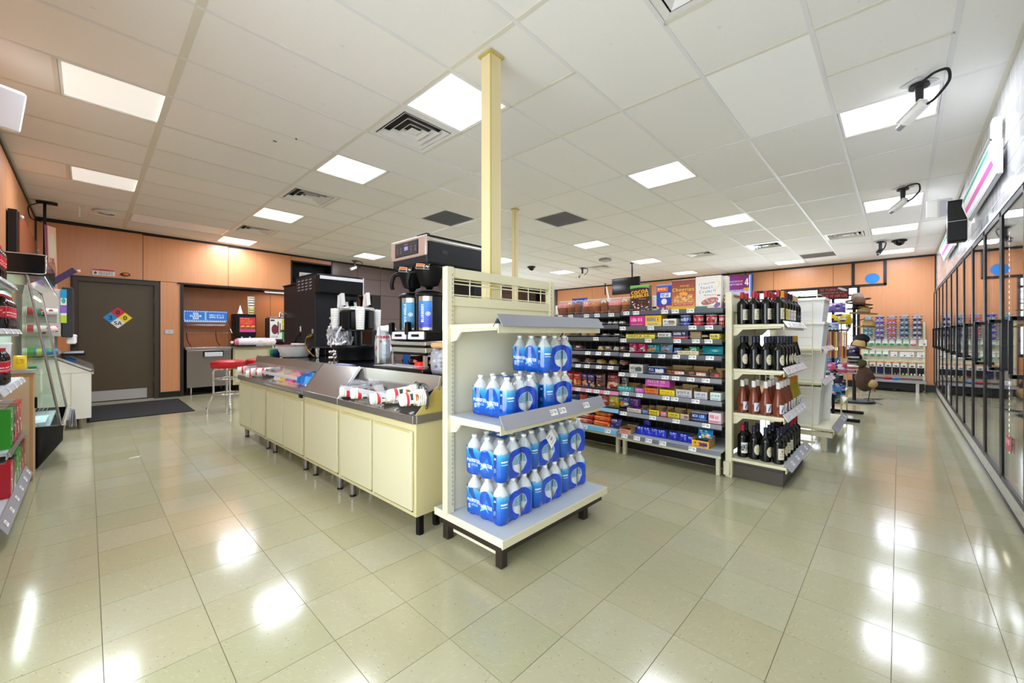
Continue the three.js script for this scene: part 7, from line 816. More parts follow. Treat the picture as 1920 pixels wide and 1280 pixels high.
// ================================================================ end racks further down the aisle
{ // white bins
  const U = 5.5, V = 0.98, hw = 0.46, t = thing('bin_rack', 'cream end rack with a wire end grid holding white plastic bins', 'display rack', U, 0, V, 0);
  for (const k of [-1, 1]) add(t, 'upright', RB(0.04, 1.5, 0.04, 0.004), M.ivory, k * hw, 0.75, 0); add(t, 'back_panel', B(2 * hw - 0.03, 1.2, 0.012), std('#e8dcc8', 0.5), 0, 0.8, -0.008);
  for (const y of [1.0, 0.665]) gondolaShelf(t, 0, y, 2 * hw, 0.42, { mat: M.ivory, tags: [0.1, 0.3], tilt: 0.7, rh: 0.06, ry: 0.01, rail: M.gloss, brackets: true });
  gondolaShelf(t, 0, 0.22, 2 * hw + 0.1, 0.52, { mat: M.ivory, tags: [0.2, 0.4], tilt: 0.8, rh: 0.07, ry: 0.012, rail: M.railGrey }); add(t, 'base_edge', B(2 * hw + 0.08, 0.05, 0.02), M.ivory, 0, 0.17, 0.5); add(t, 'base_edge', B(0.02, 0.05, 0.48), M.ivory, -hw - 0.03, 0.17, 0.25); for (const [x, z] of [[-hw + 0.02, 0.44], [hw - 0.05, 0.44], [-hw + 0.02, 0.06], [hw - 0.05, 0.06]]) add(t, 'leg', RB(0.05, 0.2, 0.05, 0.005), M.ivory, x, 0.1, z);
  // wire grid closing the near end
  const gx = -hw - 0.09; for (let k = 0; k < 17; k++) add(t, 'grid_wire', bar([gx, 0.12 + k * 0.084, -0.04], [gx, 0.12 + k * 0.084, 0.36], 0.0028, 6), M.ivory); for (const z of [-0.04, 0.17, 0.36]) add(t, 'grid_wire', bar([gx, 0.08, z], [gx, 1.5, z], 0.004, 6), M.ivory); add(t, 'grid_foot', B(0.03, 0.02, 0.44), M.ivory, gx, 0.09, 0.16); for (const y of [0.3, 1.3]) add(t, 'grid_tie', bar([gx, y, -0.03], [-hw, y, -0.03], 0.004, 6), M.ivory);
  const bin = (label, u, y, v, w, h, d, turn, rx = 0) => { const b = thing('storage_bin', label, 'storage bin', u, y, v, turn, 'white storage bins'); const g = new THREE.CylinderGeometry(0.7071, 0.6, 1, 4, 1, true, Math.PI / 4).toNonIndexed(); g.computeVertexNormals(); const m = add(b, 'wall', g, M.plastic, 0, h / 2, 0, rx); m.scale.set(w, h, d); add(b, 'bottom', B(w * 0.84, 0.01, d * 0.84), M.plastic, 0, 0.006, 0); add(b, 'rim', merge([B(w + 0.02, 0.025, 0.014).clone().translate(0, h, d / 2), B(w + 0.02, 0.025, 0.014).clone().translate(0, h, -d / 2), B(0.014, 0.025, d).clone().translate(w / 2, h, 0), B(0.014, 0.025, d).clone().translate(-w / 2, h, 0)]), M.lid); return b; };
  bin('white bin standing on the top rack shelf, lower of the tall pair', 5.36, 1.013, 0.72, 0.42, 0.26, 0.34, 0); bin('white bin stacked inside the lower tall one, topmost', 5.36, 1.26, 0.72, 0.44, 0.26, 0.35, 0);
  bin('white flared bin on the middle rack shelf', 5.36, 0.678, 0.72, 0.44, 0.3, 0.35, 0.06); bin('white bin on the base deck nearest the wire grid', 5.26, 0.234, 0.74, 0.32, 0.38, 0.34, 0); bin('white crumpled bin at the front of the base deck', 5.62, 0.234, 0.7, 0.3, 0.4, 0.34, 0.12);
  const ld = thing('crate_cover', 'black flat cover with a wire handle on the topmost white bin', 'lid', 5.36, 1.535, 0.72, 0); add(ld, 'plate', RB(0.36, 0.02, 0.3, 0.008), M.black, 0, 0.01, 0); for (const x of [-0.19, 0.19]) add(ld, 'wire_handle', tube([[x, -0.05, 0.1], [x, 0.05, 0.1], [x, 0.05, -0.1], [x, -0.05, -0.1]], 0.006, 20, 6), M.ivory);
}
{ // sign pole and clip strips rack
  const U = 7.35, V = 0.78, t = thing('clip_rack', 'white wire rack on black feet crowded with hanging goods', 'display rack', U, 0, V, 0);
  for (const [x, z] of [[-0.4, -0.1], [0.4, -0.1], [0.4, 0.22], [-0.4, 0.22]]) add(t, 'frame_post', bar([x, 0.04, z], [x, 1.42, z], 0.009, 8), M.ivory); for (const x of [-0.4, 0.4]) for (let k = 0; k < 15; k++) add(t, 'frame_wire', bar([x, 0.2 + k * 0.085, -0.1], [x, 0.2 + k * 0.085, 0.22], 0.003, 6), M.ivory);
  for (const y of [0.22, 0.36, 0.62]) add(t, 'wire_shelf', RB(0.82, 0.014, 0.36, 0.004), M.ivory2, 0, y, 0.06); for (const x of [-0.38, 0.38]) add(t, 'foot_bar', RB(0.05, 0.04, 0.62, 0.008), M.black, x, 0.022, 0.1); add(t, 'header_bar', RB(0.84, 0.02, 0.02, 0.004), M.ivory, 0, 1.4, 0.22);
  const sg = thing('price_sign', 'dark red printed sign board on a black pole above the hanging goods', 'sign', 6.95, 0, 0.645, 0); add(sg, 'pole', B(0.03, 1.66, 0.03), M.black, 0, 0.83, 0); add(sg, 'foot_plate', RB(0.24, 0.02, 0.24, 0.006), M.black, 0, 0.011, 0); add(sg, 'board', RB(0.34, 0.17, 0.012, 0.004), M.black, -0.02, 1.71, 0, 0, -1.3, 0); const c = cell(150, 74, (x, w, h) => { fillAll(x, w, h, '#4e1c20'); x.fillStyle = '#3a1418'; x.fillRect(0, 0, w, 6); scrib(x, 10, 10, 96, 18, '#e8663a', 1); scrib(x, 10, 32, 120, 10, '#c8a08a', 1); scrib(x, 10, 46, 70, 20, '#d8322a', 1); scrib(x, 84, 46, 60, 20, '#f0542a', 1); blob(x, 120, 16, 24, 7, '#d8d4d0', 0.4); }); add(sg, 'print', face(0.33, 0.16, c), PR, -0.02 - 0.0068, 1.71, 0.002, 0, -1.3, 0);
  const kinds = [['bundle of striped lanyards', 0.02, 0.32, ['#b8863a', '#8a2a2a', '#d8b04a', '#c87a9a', '#6a4a2a'], 0.92]];
  for (let k = 0; k < 12; k++) { const s = thing('lanyard', `coloured hanging lanyard strip, ${['first', 'second', 'third', 'fourth', 'fifth', 'sixth', 'seventh', 'eighth', 'ninth', 'tenth', 'eleventh', 'twelfth'][k]} from the white bins`, 'lanyard', 6.66, 0.85, 0.49 + k * 0.019, L, 'hanging lanyards'); add(s, 'strap', RB(0.016, 0.34, 0.01, 0.004), std(['#b8863a', '#7a2a24', '#d8b04a', '#c87a9a', '#8a6a3a', '#e0c878'][k % 6], 0.6), 0, 0.17, 0, 0, rr(-0.3, 0.3), 0); add(s, 'loop', new THREE.TorusGeometry(0.012, 0.003, 6, 14), M.black, 0, 0.352, 0); }
  const bar2 = thing('hanger_bar', 'black hanger bar carrying the coloured lanyards', 'rail', 6.66, 1.21, 0.59, L); add(bar2, 'rail', RB(0.26, 0.02, 0.02, 0.004), M.black); add(bar2, 'arm', B(0.02, 0.02, 0.3), M.black, 0.1, 0, -0.15); for (let k = 0; k < 7; k++) add(bar2, 'tag', RB(0.02, 0.016, 0.004, 0.001), M.paper, -0.11 + k * 0.036, 0.012, 0.012);
  const goods = [['purple and white hanging pouch near the sign', 6.9, 1.38, 0.56, '#6a4aa8'], ['yellow hanging pouch of toys under the sign', 7.15, 1.3, 0.5, '#e8c81c'], ['second purple pouch at the rack top', 7.35, 1.36, 0.5, '#5a3a9a'], ['violet spotted pouch right beside the black sign pole', 6.75, 1.52, 0.6, '#7a62b8'], ['lavender pouch high behind the sign pole', 7.3, 1.55, 0.62, '#a89ad0'], ['yellow and black toy pouch under the violet one', 6.8, 1.37, 0.55, '#e0c01a'], ['pale blue water pouch below the yellow toys', 6.72, 1.26, 0.66, '#9ac8e4'], ['dark goggle pouch hanging beside the lanyards', 6.8, 0.95, 0.47, '#2a2430'], ['pink and black bandana pouch under the lanyards', 6.7, 0.74, 0.58, '#c85a78'], ['black printed pouch at the lower front of the wire rack', 6.72, 0.6, 0.62, '#2c2a30'], ['blue bottle pouch low on the wire rack', 6.74, 0.45, 0.6, '#3a86c8']];
  goods.forEach(([l, u, y, v, cI]) => { const g = thing('hanging_pouch', l, 'pouch', u, y - 0.08, v, u < 6.85 ? L : 0); add(g, 'pouch', pillow(0.2, 0.13, 0.06, cell(50, 40, (x, w, h) => { fillAll(x, w, h, cI); for (let i = 0; i < 14; i++) blob(x, rr(0, w), rr(0, h), rr(3, 9), rr(2, 6), pick(['#e8e4f0', '#3a2a6a', '#c8a8e0', '#1a1a2a'])); })), PG); add(g, 'hook', bar([0, 0.12, 0], [0, 0.16, -0.1], 0.003, 6), M.chrome); });
  const wat = cell(70, 100, (x, w, h) => { fillAll(x, w, h, '#c3dbe6'); x.fillStyle = '#2a8fd8'; x.fillRect(0, 38, w, 26); x.fillStyle = '#1466b8'; x.fillRect(0, 48, w, 12); for (let i = 0; i < 30; i++) { x.fillStyle = 'rgba(255,255,255,.5)'; x.fillRect(rr(0, w), rr(0, h), rr(2, 12), 2); } });
  const jug = thing('water_jug', 'jug', 'water jug', 0, 0, 0, 0, 'gallon water jugs'); add(jug, 'body', put(lathe([[0, 0], [0.07, 0], [0.076, 0.02], [0.076, 0.16], [0.05, 0.22], [0.02, 0.245], [0.018, 0.265]], 24), wat), PG); add(jug, 'cap', CY(0.02, 0.02, 0.016, 16), M.blue, 0, 0.272, 0); add(jug, 'handle', tube([[0.05, 0.215, 0], [0.085, 0.21, 0], [0.08, 0.14, 0]], 0.008, 12, 6), M.pet);
  let first = true; for (let r = 0; r < 3; r++) for (let k = 0; k < 4; k++) { const l = `clear gallon water jug with blue band, ${['lowest', 'middle', 'upper'][r]} level of the wire rack, ${ORD[k]} along`; const pos = [7.02 + k * 0.2, [0.228, 0.628, 0.995][r], 0.68]; if (r === 2 && k > 2) continue; if (first) { jug.position.set(pos[0], pos[1], -pos[2]); jug.userData.label = l; first = false; } else copy(jug, l, ...pos, rr(0, 1)); }
  const sh = thing('upper_shelf', 'pale wire shelf carrying the upper water jugs', 'shelf', 7.3, 0.985, 0.68, 0); add(sh, 'plate', RB(0.74, 0.012, 0.2, 0.004), M.ivory2); for (const x of [-0.35, 0.35]) add(sh, 'support', bar([x, 0, 0.05], [x * 1.0, 0, -0.12], 0.004, 6), M.ivory);
  for (const [l, u, y, v, cc] of [['pink and white folded bandana bundle', 6.95, 0.64, 0.48, '#d8708a'], ['dark bandana bundle below the lanyards', 7.15, 0.75, 0.46, '#2a2420']]) { const b = thing('bandana', l, 'cloth', u, y, v, 0.3); for (let k = 0; k < 5; k++) add(b, 'fold', RB(0.24, 0.022, 0.1, 0.01), std(k % 2 ? cc : '#e8dcd8', 0.8), rr(-0.02, 0.02), 0.012 + k * 0.022, 0, 0, rr(-0.3, 0.3), 0); add(b, 'hook', bar([0, 0.1, -0.04], [0.05, 0.12, -0.16], 0.004, 6), M.chrome); }
}
{ // hats on their stand
  const U = 9.1, V = 0.56, t = thing('hat_stand', 'dark hat stand with arms near the window', 'stand', U, 0, V, 0); add(t, 'post', CY(0.025, 0.025, 1.7, 14), M.blackMatte, 0, 0.86, 0); add(t, 'base', CY(0.26, 0.28, 0.03, 30), M.blackMatte, 0, 0.016, 0); for (let k = 0; k < 10; k++) { const a = k * 2.1, y = 0.5 + k * 0.125; add(t, 'arm', bar([0, y, 0], [0.17 * Math.cos(a), y + 0.04, 0.17 * Math.sin(a)], 0.007, 8), M.blackMatte); }
  const hat = (l, u, y, v, m, s, tilt) => { const h = thing('sun_hat', l, 'hat', u, y, v, rr(0, 6), 'hats on the stand'); h.rotation.x = tilt; h.scale.set(0.78, 0.95, 0.78); add(h, 'crown', lathe([[0.115, 0], [0.112, 0.05], [0.1, 0.11], [0.07, 0.135], [0.03, 0.125], [0, 0.12]], 30), m); add(h, 'brim', lathe([[0.11, 0.0], [0.16, -0.006], [0.21, -0.002], [0.235, 0.014], [0.237, 0.017], [0.21, 0.004], [0.16, 0.001], [0.11, 0.006]], 40).scale(s, 1, 1), m); add(h, 'band', CY(0.1165, 0.1175, 0.028, 30, true), M.brownLeg, 0, 0.018, 0); return h; };
  const khaki = std('#a88a58', 0.8), straw = std('#c4a46c', 0.8), br = std('#6a4a34', 0.8), dk = std('#1c1a1c', 0.8), grey = std('#8a7f74', 0.8);
  hat('brown wide brimmed hat at the top of the hat stand', 8.98, 1.66, 0.5, br, 1.1, 0.15); hat('grey brown felt hat behind the topmost hat', 9.2, 1.74, 0.52, grey, 1, -0.1); hat('khaki sun hat under the brown one', 9.0, 1.5, 0.44, khaki, 1.05, 0.1); hat('dark hat tucked between the brown and khaki hats', 9.1, 1.585, 0.5, dk, 1, 0); const sh = hat('tan sun hat with a small flag patch', 9.1, 1.27, 0.38, straw, 1.1, 0.08); hat('straw hat lower on the stand, half hidden', 8.95, 0.93, 0.5, straw, 1, 0.2);
  add(sh, 'flag_patch', face(0.05, 0.03, cell(30, 18, (c, w, h) => { fillAll(c, w, h, '#f0ece8'); for (let i = 0; i < 4; i++) { c.fillStyle = '#b0303a'; c.fillRect(0, i * 5, w, 2.5); } c.fillStyle = '#2a3a7a'; c.fillRect(0, 0, 12, 9); })), PR, 0, 0.07, 0.112);
  for (const [l, y, v, m] of [['black cap with white front on the stand', 1.08, 0.46, dk], ['dark maroon cap hanging under the tan hat', 0.98, 0.5, std('#3a1a22', 0.8)], ['camouflage cap hanging low on the stand', 0.66, 0.5, std('#5a5230', 0.8)], ['black cap hanging beside the camouflage cap', 0.76, 0.56, dk]]) { const c = thing('cap', l, 'cap', 9.02 + 0.3 * (v - 0.46), y, v, 0.6, 'caps on the stand'); add(c, 'crown', SP(0.1, 18, 12).clone().scale(1, 0.85, 1.1), m); add(c, 'peak', CY(0.09, 0.09, 0.006, 20).clone().scale(1, 1, 1.2), m, 0, -0.02, 0.09); add(c, 'front_panel', SP(0.06, 12, 8).clone().scale(1, 0.7, 0.3), m === dk ? M.gloss : m, 0, 0.015, 0.09); }
  const bp = thing('fur_bundle', 'brown and black fabric bundle hanging at the foot of the stand', 'cloth', 9.02, 0.28, 0.42, 0); { const g = SP(0.16, 20, 14).clone().scale(0.9, 1.3, 0.8), p = g.attributes.position; for (let i = 0; i < p.count; i++) { const k = 1 + 0.12 * Math.sin(p.getY(i) * 40) * Math.cos(p.getX(i) * 35); p.setXYZ(i, p.getX(i) * k, p.getY(i), p.getZ(i) * k); } g.computeVertexNormals(); add(bp, 'cloth', g, std('#4a3526', 0.9), 0, 0.12, 0); add(bp, 'tan_patch', SP(0.07, 12, 10), M.tan, -0.08, 0.06, 0.1); add(bp, 'strap', bar([0, 0.3, 0], [0.02, 0.5, -0.12], 0.008, 8), M.black); }
  const fl = thing('flag_card', 'small red framed card on the floor stand by the hats', 'card', 9.05, 0.22, 0.33, 0.5); add(fl, 'card', RB(0.16, 0.12, 0.006, 0.002), M.redDeep, 0, 0.06, 0, -0.3, 0, 0.5); add(fl, 'picture', RB(0.12, 0.08, 0.006, 0.002), M.gloss, 0.0, 0.06, 0.003, -0.3, 0, 0.5); add(fl, 'leg', bar([0, 0.02, -0.02], [0.02, -0.22, -0.05], 0.006, 8), M.black);
  const wi = thing('loose_wires', 'thin black wires trailing over the floor by the hat stand', 'wire', 9.25, 0.004, 0.4, 0); for (let k = 0; k < 3; k++) add(wi, 'wire', tube([[-0.3, 0.004, 0.1 * k], [0, 0.03, 0.06], [0.2, 0.02, 0.15 - 0.1 * k], [0.5, 0.004, 0.1 + 0.05 * k]], 0.005, 24, 6), M.black);
}
{ // eyewear rack against the far wall
  const U = X1 - 0.03, V = 0.11, t = thing('eyewear_rack', 'cream pegboard rack of eyewear and carded goods against the far orange wall', 'display rack', U, 0, V, L), hw = 0.47;
  add(t, 'pegboard', B(2 * hw, 1.05, 0.02), std('#c9c2ae', 0.5), 0, 0.78, 0.012); for (const k of [-1, 1]) add(t, 'upright', RB(0.035, 1.4, 0.04, 0.004), M.ivory, k * hw, 0.7, 0.03); for (const y of [1.08, 0.83, 0.6]) add(t, 'cross_rail', RB(2 * hw, 0.045, 0.03, 0.004), M.ivory, 0, y, 0.04);
  add(t, 'base_shelf', RB(2 * hw + 0.04, 0.03, 0.36, 0.004), M.steelDark, 0, 0.22, 0.19); add(t, 'base_edge', B(2 * hw + 0.04, 0.05, 0.01), M.railGrey, 0, 0.21, 0.37); add(t, 'base_panel', B(2 * hw, 0.14, 0.02), M.darkBack, 0, 0.12, 0.3); for (const x of [-hw + 0.08, hw - 0.1]) add(t, 'leg', B(0.05, 0.2, 0.04), M.steelDark, x, 0.1, 0.3);
  const at = (x, z) => [U - z, V - x];
  const cols = [['#3a1a4a', '#8fb8c8', '#2a2a32', '#3a8a9a', '#9ad0a0'], ['#20222a', '#c8d4dc', '#5a2ac8', '#3a3a44', '#aab0b4'], ['#15151a', '#d8522a', '#2a2a30', '#b88ad0', '#3a3a40'], ['#14284a', '#1f7fd0', '#2a3a5a', '#1a9a96', '#88a8c0'], ['#2a1a3a', '#b8a8d0', '#9a2a3a', '#2a2a30', '#d8d4cc']];
  for (let cI = 0; cI < 5; cI++) { const x = -0.37 + cI * 0.185, [u, v] = at(x, 0.1); const st = thing('eyewear_stand', `white eyewear column on the rack, ${ORD[cI]} from the window`, 'display column', u + 0.03, 1.06, v, L, 'eyewear columns'); add(st, 'column', RB(0.11, 0.48, 0.02, 0.004), std('#a9a7a0', 0.4), 0, 0.25, 0.0); add(st, 'bracket', B(0.03, 0.03, 0.06), M.ivory, 0, 0.05, -0.03);
    for (let r = 0; r < 9; r++) { const g = thing('sunglasses', `pair of ${['dark', 'mirrored', 'tinted', 'bright'][(r + cI) % 4]} sunglasses, ${ORD[cI]} column from the window, ${ORD[8 - r]} from the top`, 'sunglasses', u - 0.012, 1.085 + r * 0.052, v, L, 'sunglasses'); g.scale.set(1.12, 1.3, 1.1); const fm = std(cols[cI][0], 0.3), lm = std(cols[cI][1 + ((r * 2 + cI) % 4)], 0.12); add(g, 'frame', tube([[-0.062, 0.004, -0.02], [-0.06, 0.008, 0.012], [0, 0.006, 0.026], [0.06, 0.008, 0.012], [0.062, 0.004, -0.02]], 0.005, 20, 6), fm); for (const k of [-1, 1]) add(g, 'lens', SP(0.026, 12, 8).clone().scale(1, 0.72, 0.25), lm, k * 0.031, -0.002, 0.02, 0, k * 0.35, 0); add(g, 'nose_peg', B(0.012, 0.008, 0.03), M.white, 0, -0.004, 0.006); } }
  const gc1 = cell(50, 64, (c, w, h) => { fillAll(c, w, h, '#e9efe8'); scrib(c, 8, 8, 34, 12, '#8aa898', 2); c.fillStyle = '#22a05a'; c.beginPath(); c.arc(25, 42, 21, 0.1, Math.PI - 0.1); c.fill(); blob(c, 25, 47, 12, 6, '#1a7a44'); }), rc1 = cell(50, 64, (c, w, h) => { fillAll(c, w, h, '#f0e2e0'); scrib(c, 8, 8, 34, 12, '#b88a88', 2); c.fillStyle = '#b0303c'; c.beginPath(); c.arc(25, 42, 21, 0.1, Math.PI - 0.1); c.fill(); blob(c, 25, 46, 12, 6, '#e8a8a0'); }), wc1 = cell(64, 56, (c, w, h) => { fillAll(c, w, h, '#f1ebe6'); scrib(c, 10, 10, 40, 16, '#d8a0a0', 2); blob(c, 44, 40, 10, 6, '#2a2224'); }), oc1 = cell(44, 56, (c, w, h) => { fillAll(c, w, h, '#f0ece6'); c.fillStyle = '#e08a3a'; c.fillRect(0, 0, w, 14); scrib(c, 6, 18, 32, 10, '#c88a5a', 2); blob(c, 22, 42, 13, 8, '#3a3640'); });
  const card = (l, x, y, c, w, h, round) => { const [u, v] = at(x, 0.09), k = thing('carded_item', l, 'carded item', u, y, v, L, 'carded goods on pegs'); const sh = new THREE.Shape(); if (round) { sh.moveTo(-w * 0.4, h / 2); sh.lineTo(w * 0.4, h / 2); sh.lineTo(w * 0.44, -h * 0.05); sh.absellipse(0, -h * 0.16, w * 0.5, h * 0.34, 0.2, -Math.PI - 0.2, true); sh.lineTo(-w * 0.4, h / 2); } else { sh.moveTo(-w / 2, h / 2); sh.lineTo(w / 2, h / 2); sh.lineTo(w / 2, -h / 2); sh.lineTo(-w / 2, -h / 2); } sh.closePath(); const g = new THREE.ShapeGeometry(sh, 8), p = g.attributes.position, uv = g.attributes.uv; for (let i = 0; i < p.count; i++) uv.setXY(i, Math.min(1, Math.max(0, p.getX(i) / w + 0.5)), Math.min(1, Math.max(0, p.getY(i) / h + 0.5))); put(g, c); add(k, 'card', g, PR, 0, 0, 0.004); add(k, 'blister', round ? SP(w * 0.36, 12, 8).clone().scale(1, 0.6, 0.3) : RB(w * 0.5, h * 0.4, 0.02, 0.008), M.clearPlastic, 0, -h * 0.2, 0.006); add(k, 'peg', bar([0, h * 0.42, -0.075], [0, h * 0.44, 0.03], 0.003, 6), M.chrome); return k; };
  for (let k = 0; k < 8; k++) card(`${k < 7 ? 'green' : 'red'} and white round bottomed card on the upper pegs, ${ORD[k]} from the window`, -0.42 + k * 0.105, 0.985, k < 7 ? gc1 : rc1, 0.09, 0.13, true);
  card('white flat card at the right end of the upper pegs', 0.45, 0.985, wc1, 0.11, 0.12); for (let k = 0; k < 4; k++) card(`green and white round card on the lower pegs, ${ORD[k]} from the window`, -0.41 + k * 0.105, 0.76, gc1, 0.09, 0.14, true);
  for (const [k, x] of [[0, 0.03], [1, 0.17], [2, 0.275], [3, 0.42]]) card(`white card with a dark earpiece on the lower pegs, ${ORD[k]} of four`, x, 0.745, wc1, 0.1, 0.1);
  for (let k = 0; k < 8; k++) { const c = card(`orange topped card with hanging dark glove, ${ORD[k]} from the window`, -0.42 + k * 0.12, 0.53, k ? oc1 : wc1, 0.085, 0.105); if (k) { const m = [0, '#1c1c20', '#14204a', '#1a1a1e', '#17171a', '#16181c', '#121214', '#121214'][k]; add(c, 'glove', RB(0.1, 0.13, 0.025, 0.012), std(m, 0.9), 0, -0.11, -0.012); for (let q = 0; q < 4; q++) add(c, 'finger', RB(0.02, 0.05, 0.02, 0.008), k === 5 && q % 2 ? std('#d8e04a', 0.7) : k === 4 && q % 2 ? std('#c84a4a', 0.7) : k > 5 && q % 2 ? M.paper : std(m, 0.9), -0.036 + q * 0.024, -0.185, -0.012); } }
  for (const [l, x, m, w] of [['white and orange box lying on the eyewear rack base', -0.36, M.paper, 0.1], ['red pouch lying on the eyewear rack base', -0.06, M.red, 0.14], ['blue pouch lying on the eyewear rack base', 0.06, M.skyBlue, 0.1]]) { const [u, v] = at(x, 0.24), b = thing('loose_pack', l, 'pack', u, 0.237, v, L); if (m === M.paper) { add(b, 'box', RB(w, 0.08, 0.05, 0.006), m, 0, 0.04, 0); add(b, 'end_panel', RB(0.03, 0.08, 0.052, 0.006), M.orange, 0.06, 0.04, 0); } else add(b, 'pouch', SP(0.06, 14, 10).clone().scale(w / 0.1, 0.4, 0.7), m, 0, 0.022, 0); }
  const lamp = thing('floor_box', 'flat black box lying under the eyewear rack', 'box', U - 0.2, 0, V + 0.02, L); add(lamp, 'body', RB(0.26, 0.05, 0.18, 0.02), M.black, 0, 0.026, 0); add(lamp, 'red_mark', B(0.05, 0.01, 0.004), M.redDeep, 0.06, 0.03, 0.091);
}
{ // blue disc on the far wall
  const t = thing('blue_disc', 'flat bright blue oval disc on the framed panel of the far wall', 'sticker', X1 - 0.006, 2.355, 0.42, L); add(t, 'disc', CY(0.115, 0.115, 0.006, 30).clone().scale(1, 1, 0.9).rotateX(HP), M.skyBlue); add(t, 'rim', new THREE.TorusGeometry(0.113, 0.004, 6, 36).scale(1, 0.9, 1), M.blue);
}
// ---- on the cooler wall and the ceiling
{
  const sign = (l, u0, u1) => { const t = thing('valance_sign', l, 'sign', (u0 + u1) / 2, 2.26, V0 + 0.02, Math.PI), w = u1 - u0; // local x = -u, z = +v
    add(t, 'shell', extr([[0, 0.22], [0.06, 0.21], [0.02, 0.0], [0, 0.0]], w, 0.002).rotateY(-HP), std('#dcdde0', 0.7), w / 2, 0, 0);
    const c = cell(24, 128, (x, q, h) => { fillAll(x, q, h, '#f3f3f5'); x.fillStyle = '#3aa58a'; x.fillRect(0, 6, q, 16); x.fillStyle = '#e05aa8'; x.fillRect(0, 58, q, 28); x.fillStyle = '#d6d7de'; x.fillRect(0, 112, q, 16); });
    const g = put(new THREE.PlaneGeometry(w, 0.205), c); add(t, 'stripe_print', g, std('#ffffff', 0.75, 0, { map: sheetTex }), 0, 0.105, 0.0445, 0.188, 0, 0); for (const k of [-1, 1]) add(t, 'end_cap', extr([[0, 0.23], [0.06, 0.21], [0.068, 0.15], [0.022, -0.006], [0, -0.006]], 0.012, 0.002).rotateY(-HP), M.plastic, k * (w / 2 + 0.006) + 0.006, 0, 0); return t; };
  sign('long white valance sign with pink and green stripes above the near coolers', 4.3, 5.9); sign('second striped valance sign beyond the hanging black speaker', 7.4, 8.9);
  const mo = thing('motion_sensor', 'small white sensor box high on the tiled wall', 'sensor', 4.42, 2.52, V0 + 0.028, Math.PI); add(mo, 'box', RB(0.11, 0.155, 0.045, 0.01), M.plastic, 0, 0.075, 0.008); add(mo, 'eye', SP(0.008), M.black, 0.01, 0.012, 0.03);
  const sp = thing('black_speaker', 'tall black loudspeaker hanging by the cooler wall behind the striped sign', 'speaker', 6.15, 2.1, V0 + 0.105, L); add(sp, 'cabinet', RB(0.135, 0.42, 0.14, 0.008), M.black, 0, 0.21, 0); add(sp, 'grille', RB(0.125, 0.19, 0.008, 0.004), M.blackMatte, 0, 0.305, 0.072); add(sp, 'lower_grille', RB(0.125, 0.19, 0.008, 0.004), M.blackMatte, 0, 0.105, 0.072); add(sp, 'seam', B(0.134, 0.004, 0.01), M.gloss, 0, 0.205, 0.07); add(sp, 'edge', B(0.004, 0.41, 0.142), M.railGrey, 0.068, 0.21, 0); add(sp, 'wall_bracket', B(0.05, 0.04, 0.06), M.black, 0.06, 0.38, 0);
  const ws = thing('white_speaker', 'white tilted box speaker above the black loudspeaker', 'speaker', 6.75, 2.52, V0 + 0.2, L); ws.rotation.order = 'YXZ'; ws.rotation.x = 0.3; add(ws, 'cabinet', RB(0.16, 0.2, 0.16, 0.02, 3), M.plastic, 0, 0.08, 0, 0, 0.7, 0); add(ws, 'bracket', RB(0.05, 0.05, 0.16, 0.01), M.charcoal, 0.08, 0.13, -0.06); add(ws, 'grille', RB(0.14, 0.18, 0.01, 0.005), std('#dcdce0', 0.6), 0.052, 0.08, 0.062, 0, 0.7, 0);
  const smallSticker = thing('door_sticker', 'small red sticker low on the nearest glass cooler door', 'sticker', 3.66, 0.53, V0 + 0.075, Math.PI); add(smallSticker, 'print', face(0.17, 0.085, cell(70, 34, (c, w, h) => { fillAll(c, w, h, '#b02a38'); scrib(c, 6, 9, 56, 15, '#f4dfe0', 1); })), PR); add(smallSticker, 'backing', B(0.17, 0.085, 0.0008), M.redDeep, 0, 0, -0.0012);
  const cam = (l, u, v, turn, dark) => { const y = ceilY(u) - 0.002, t = thing('security_camera', l, 'camera', u, y, v, turn, 'bullet security cameras');
    add(t, 'ceiling_plate', RB(0.16, 0.006, 0.12, 0.002), M.gloss, 0, -0.004, 0); add(t, 'mount', CY(0.05, 0.055, 0.02, 24), M.charcoal, 0, -0.017, 0); add(t, 'stem', CY(0.024, 0.022, 0.14, 16), M.charcoal, 0, -0.095, 0); add(t, 'joint', SP(0.024), M.charcoal, 0, -0.17, 0);
    const b = add(t, 'body', RB(0.06, 0.05, 0.17, 0.014, 3), dark ? M.charcoal : M.plastic, 0, -0.19, 0.03, 0.45, 0, 0); add(b, 'hood', RB(0.068, 0.006, 0.19, 0.003), dark ? M.black : M.plastic, 0, 0.03, 0.01); add(b, 'lens_barrel', CY(0.019, 0.019, 0.05, 18).clone().rotateX(HP), M.railGrey, 0, -0.002, 0.1); add(b, 'lens', CY(0.014, 0.014, 0.004, 16).clone().rotateX(HP), M.blackGloss, 0, -0.002, 0.127);
    add(t, 'cable', tube([[0.03, -0.02, -0.04], [0.04, -0.01, -0.13], [0.03, -0.03, -0.2], [0.01, -0.1, -0.19], [0, -0.16, -0.1], [0, -0.17, -0.05]], 0.0085, 36, 8), M.blackMatte); return t; };
  cam('nearest white bullet camera on the ceiling in front of the largest aisle light', 3.98, -0.1, Math.PI - 0.75, false); cam('second white bullet camera in front of the next aisle light', 6.5, -0.03, Math.PI - 0.75, false); cam('dark bullet camera farthest along the cooler aisle', 9.6, 0.24, L - 0.2, true); cam('white bullet camera on the ceiling above the black drink machine', 4.33, 9.25, 0.3 + L, false); cam('bullet camera far off in the middle of the store ceiling', 8.5, 5.7, L, false);
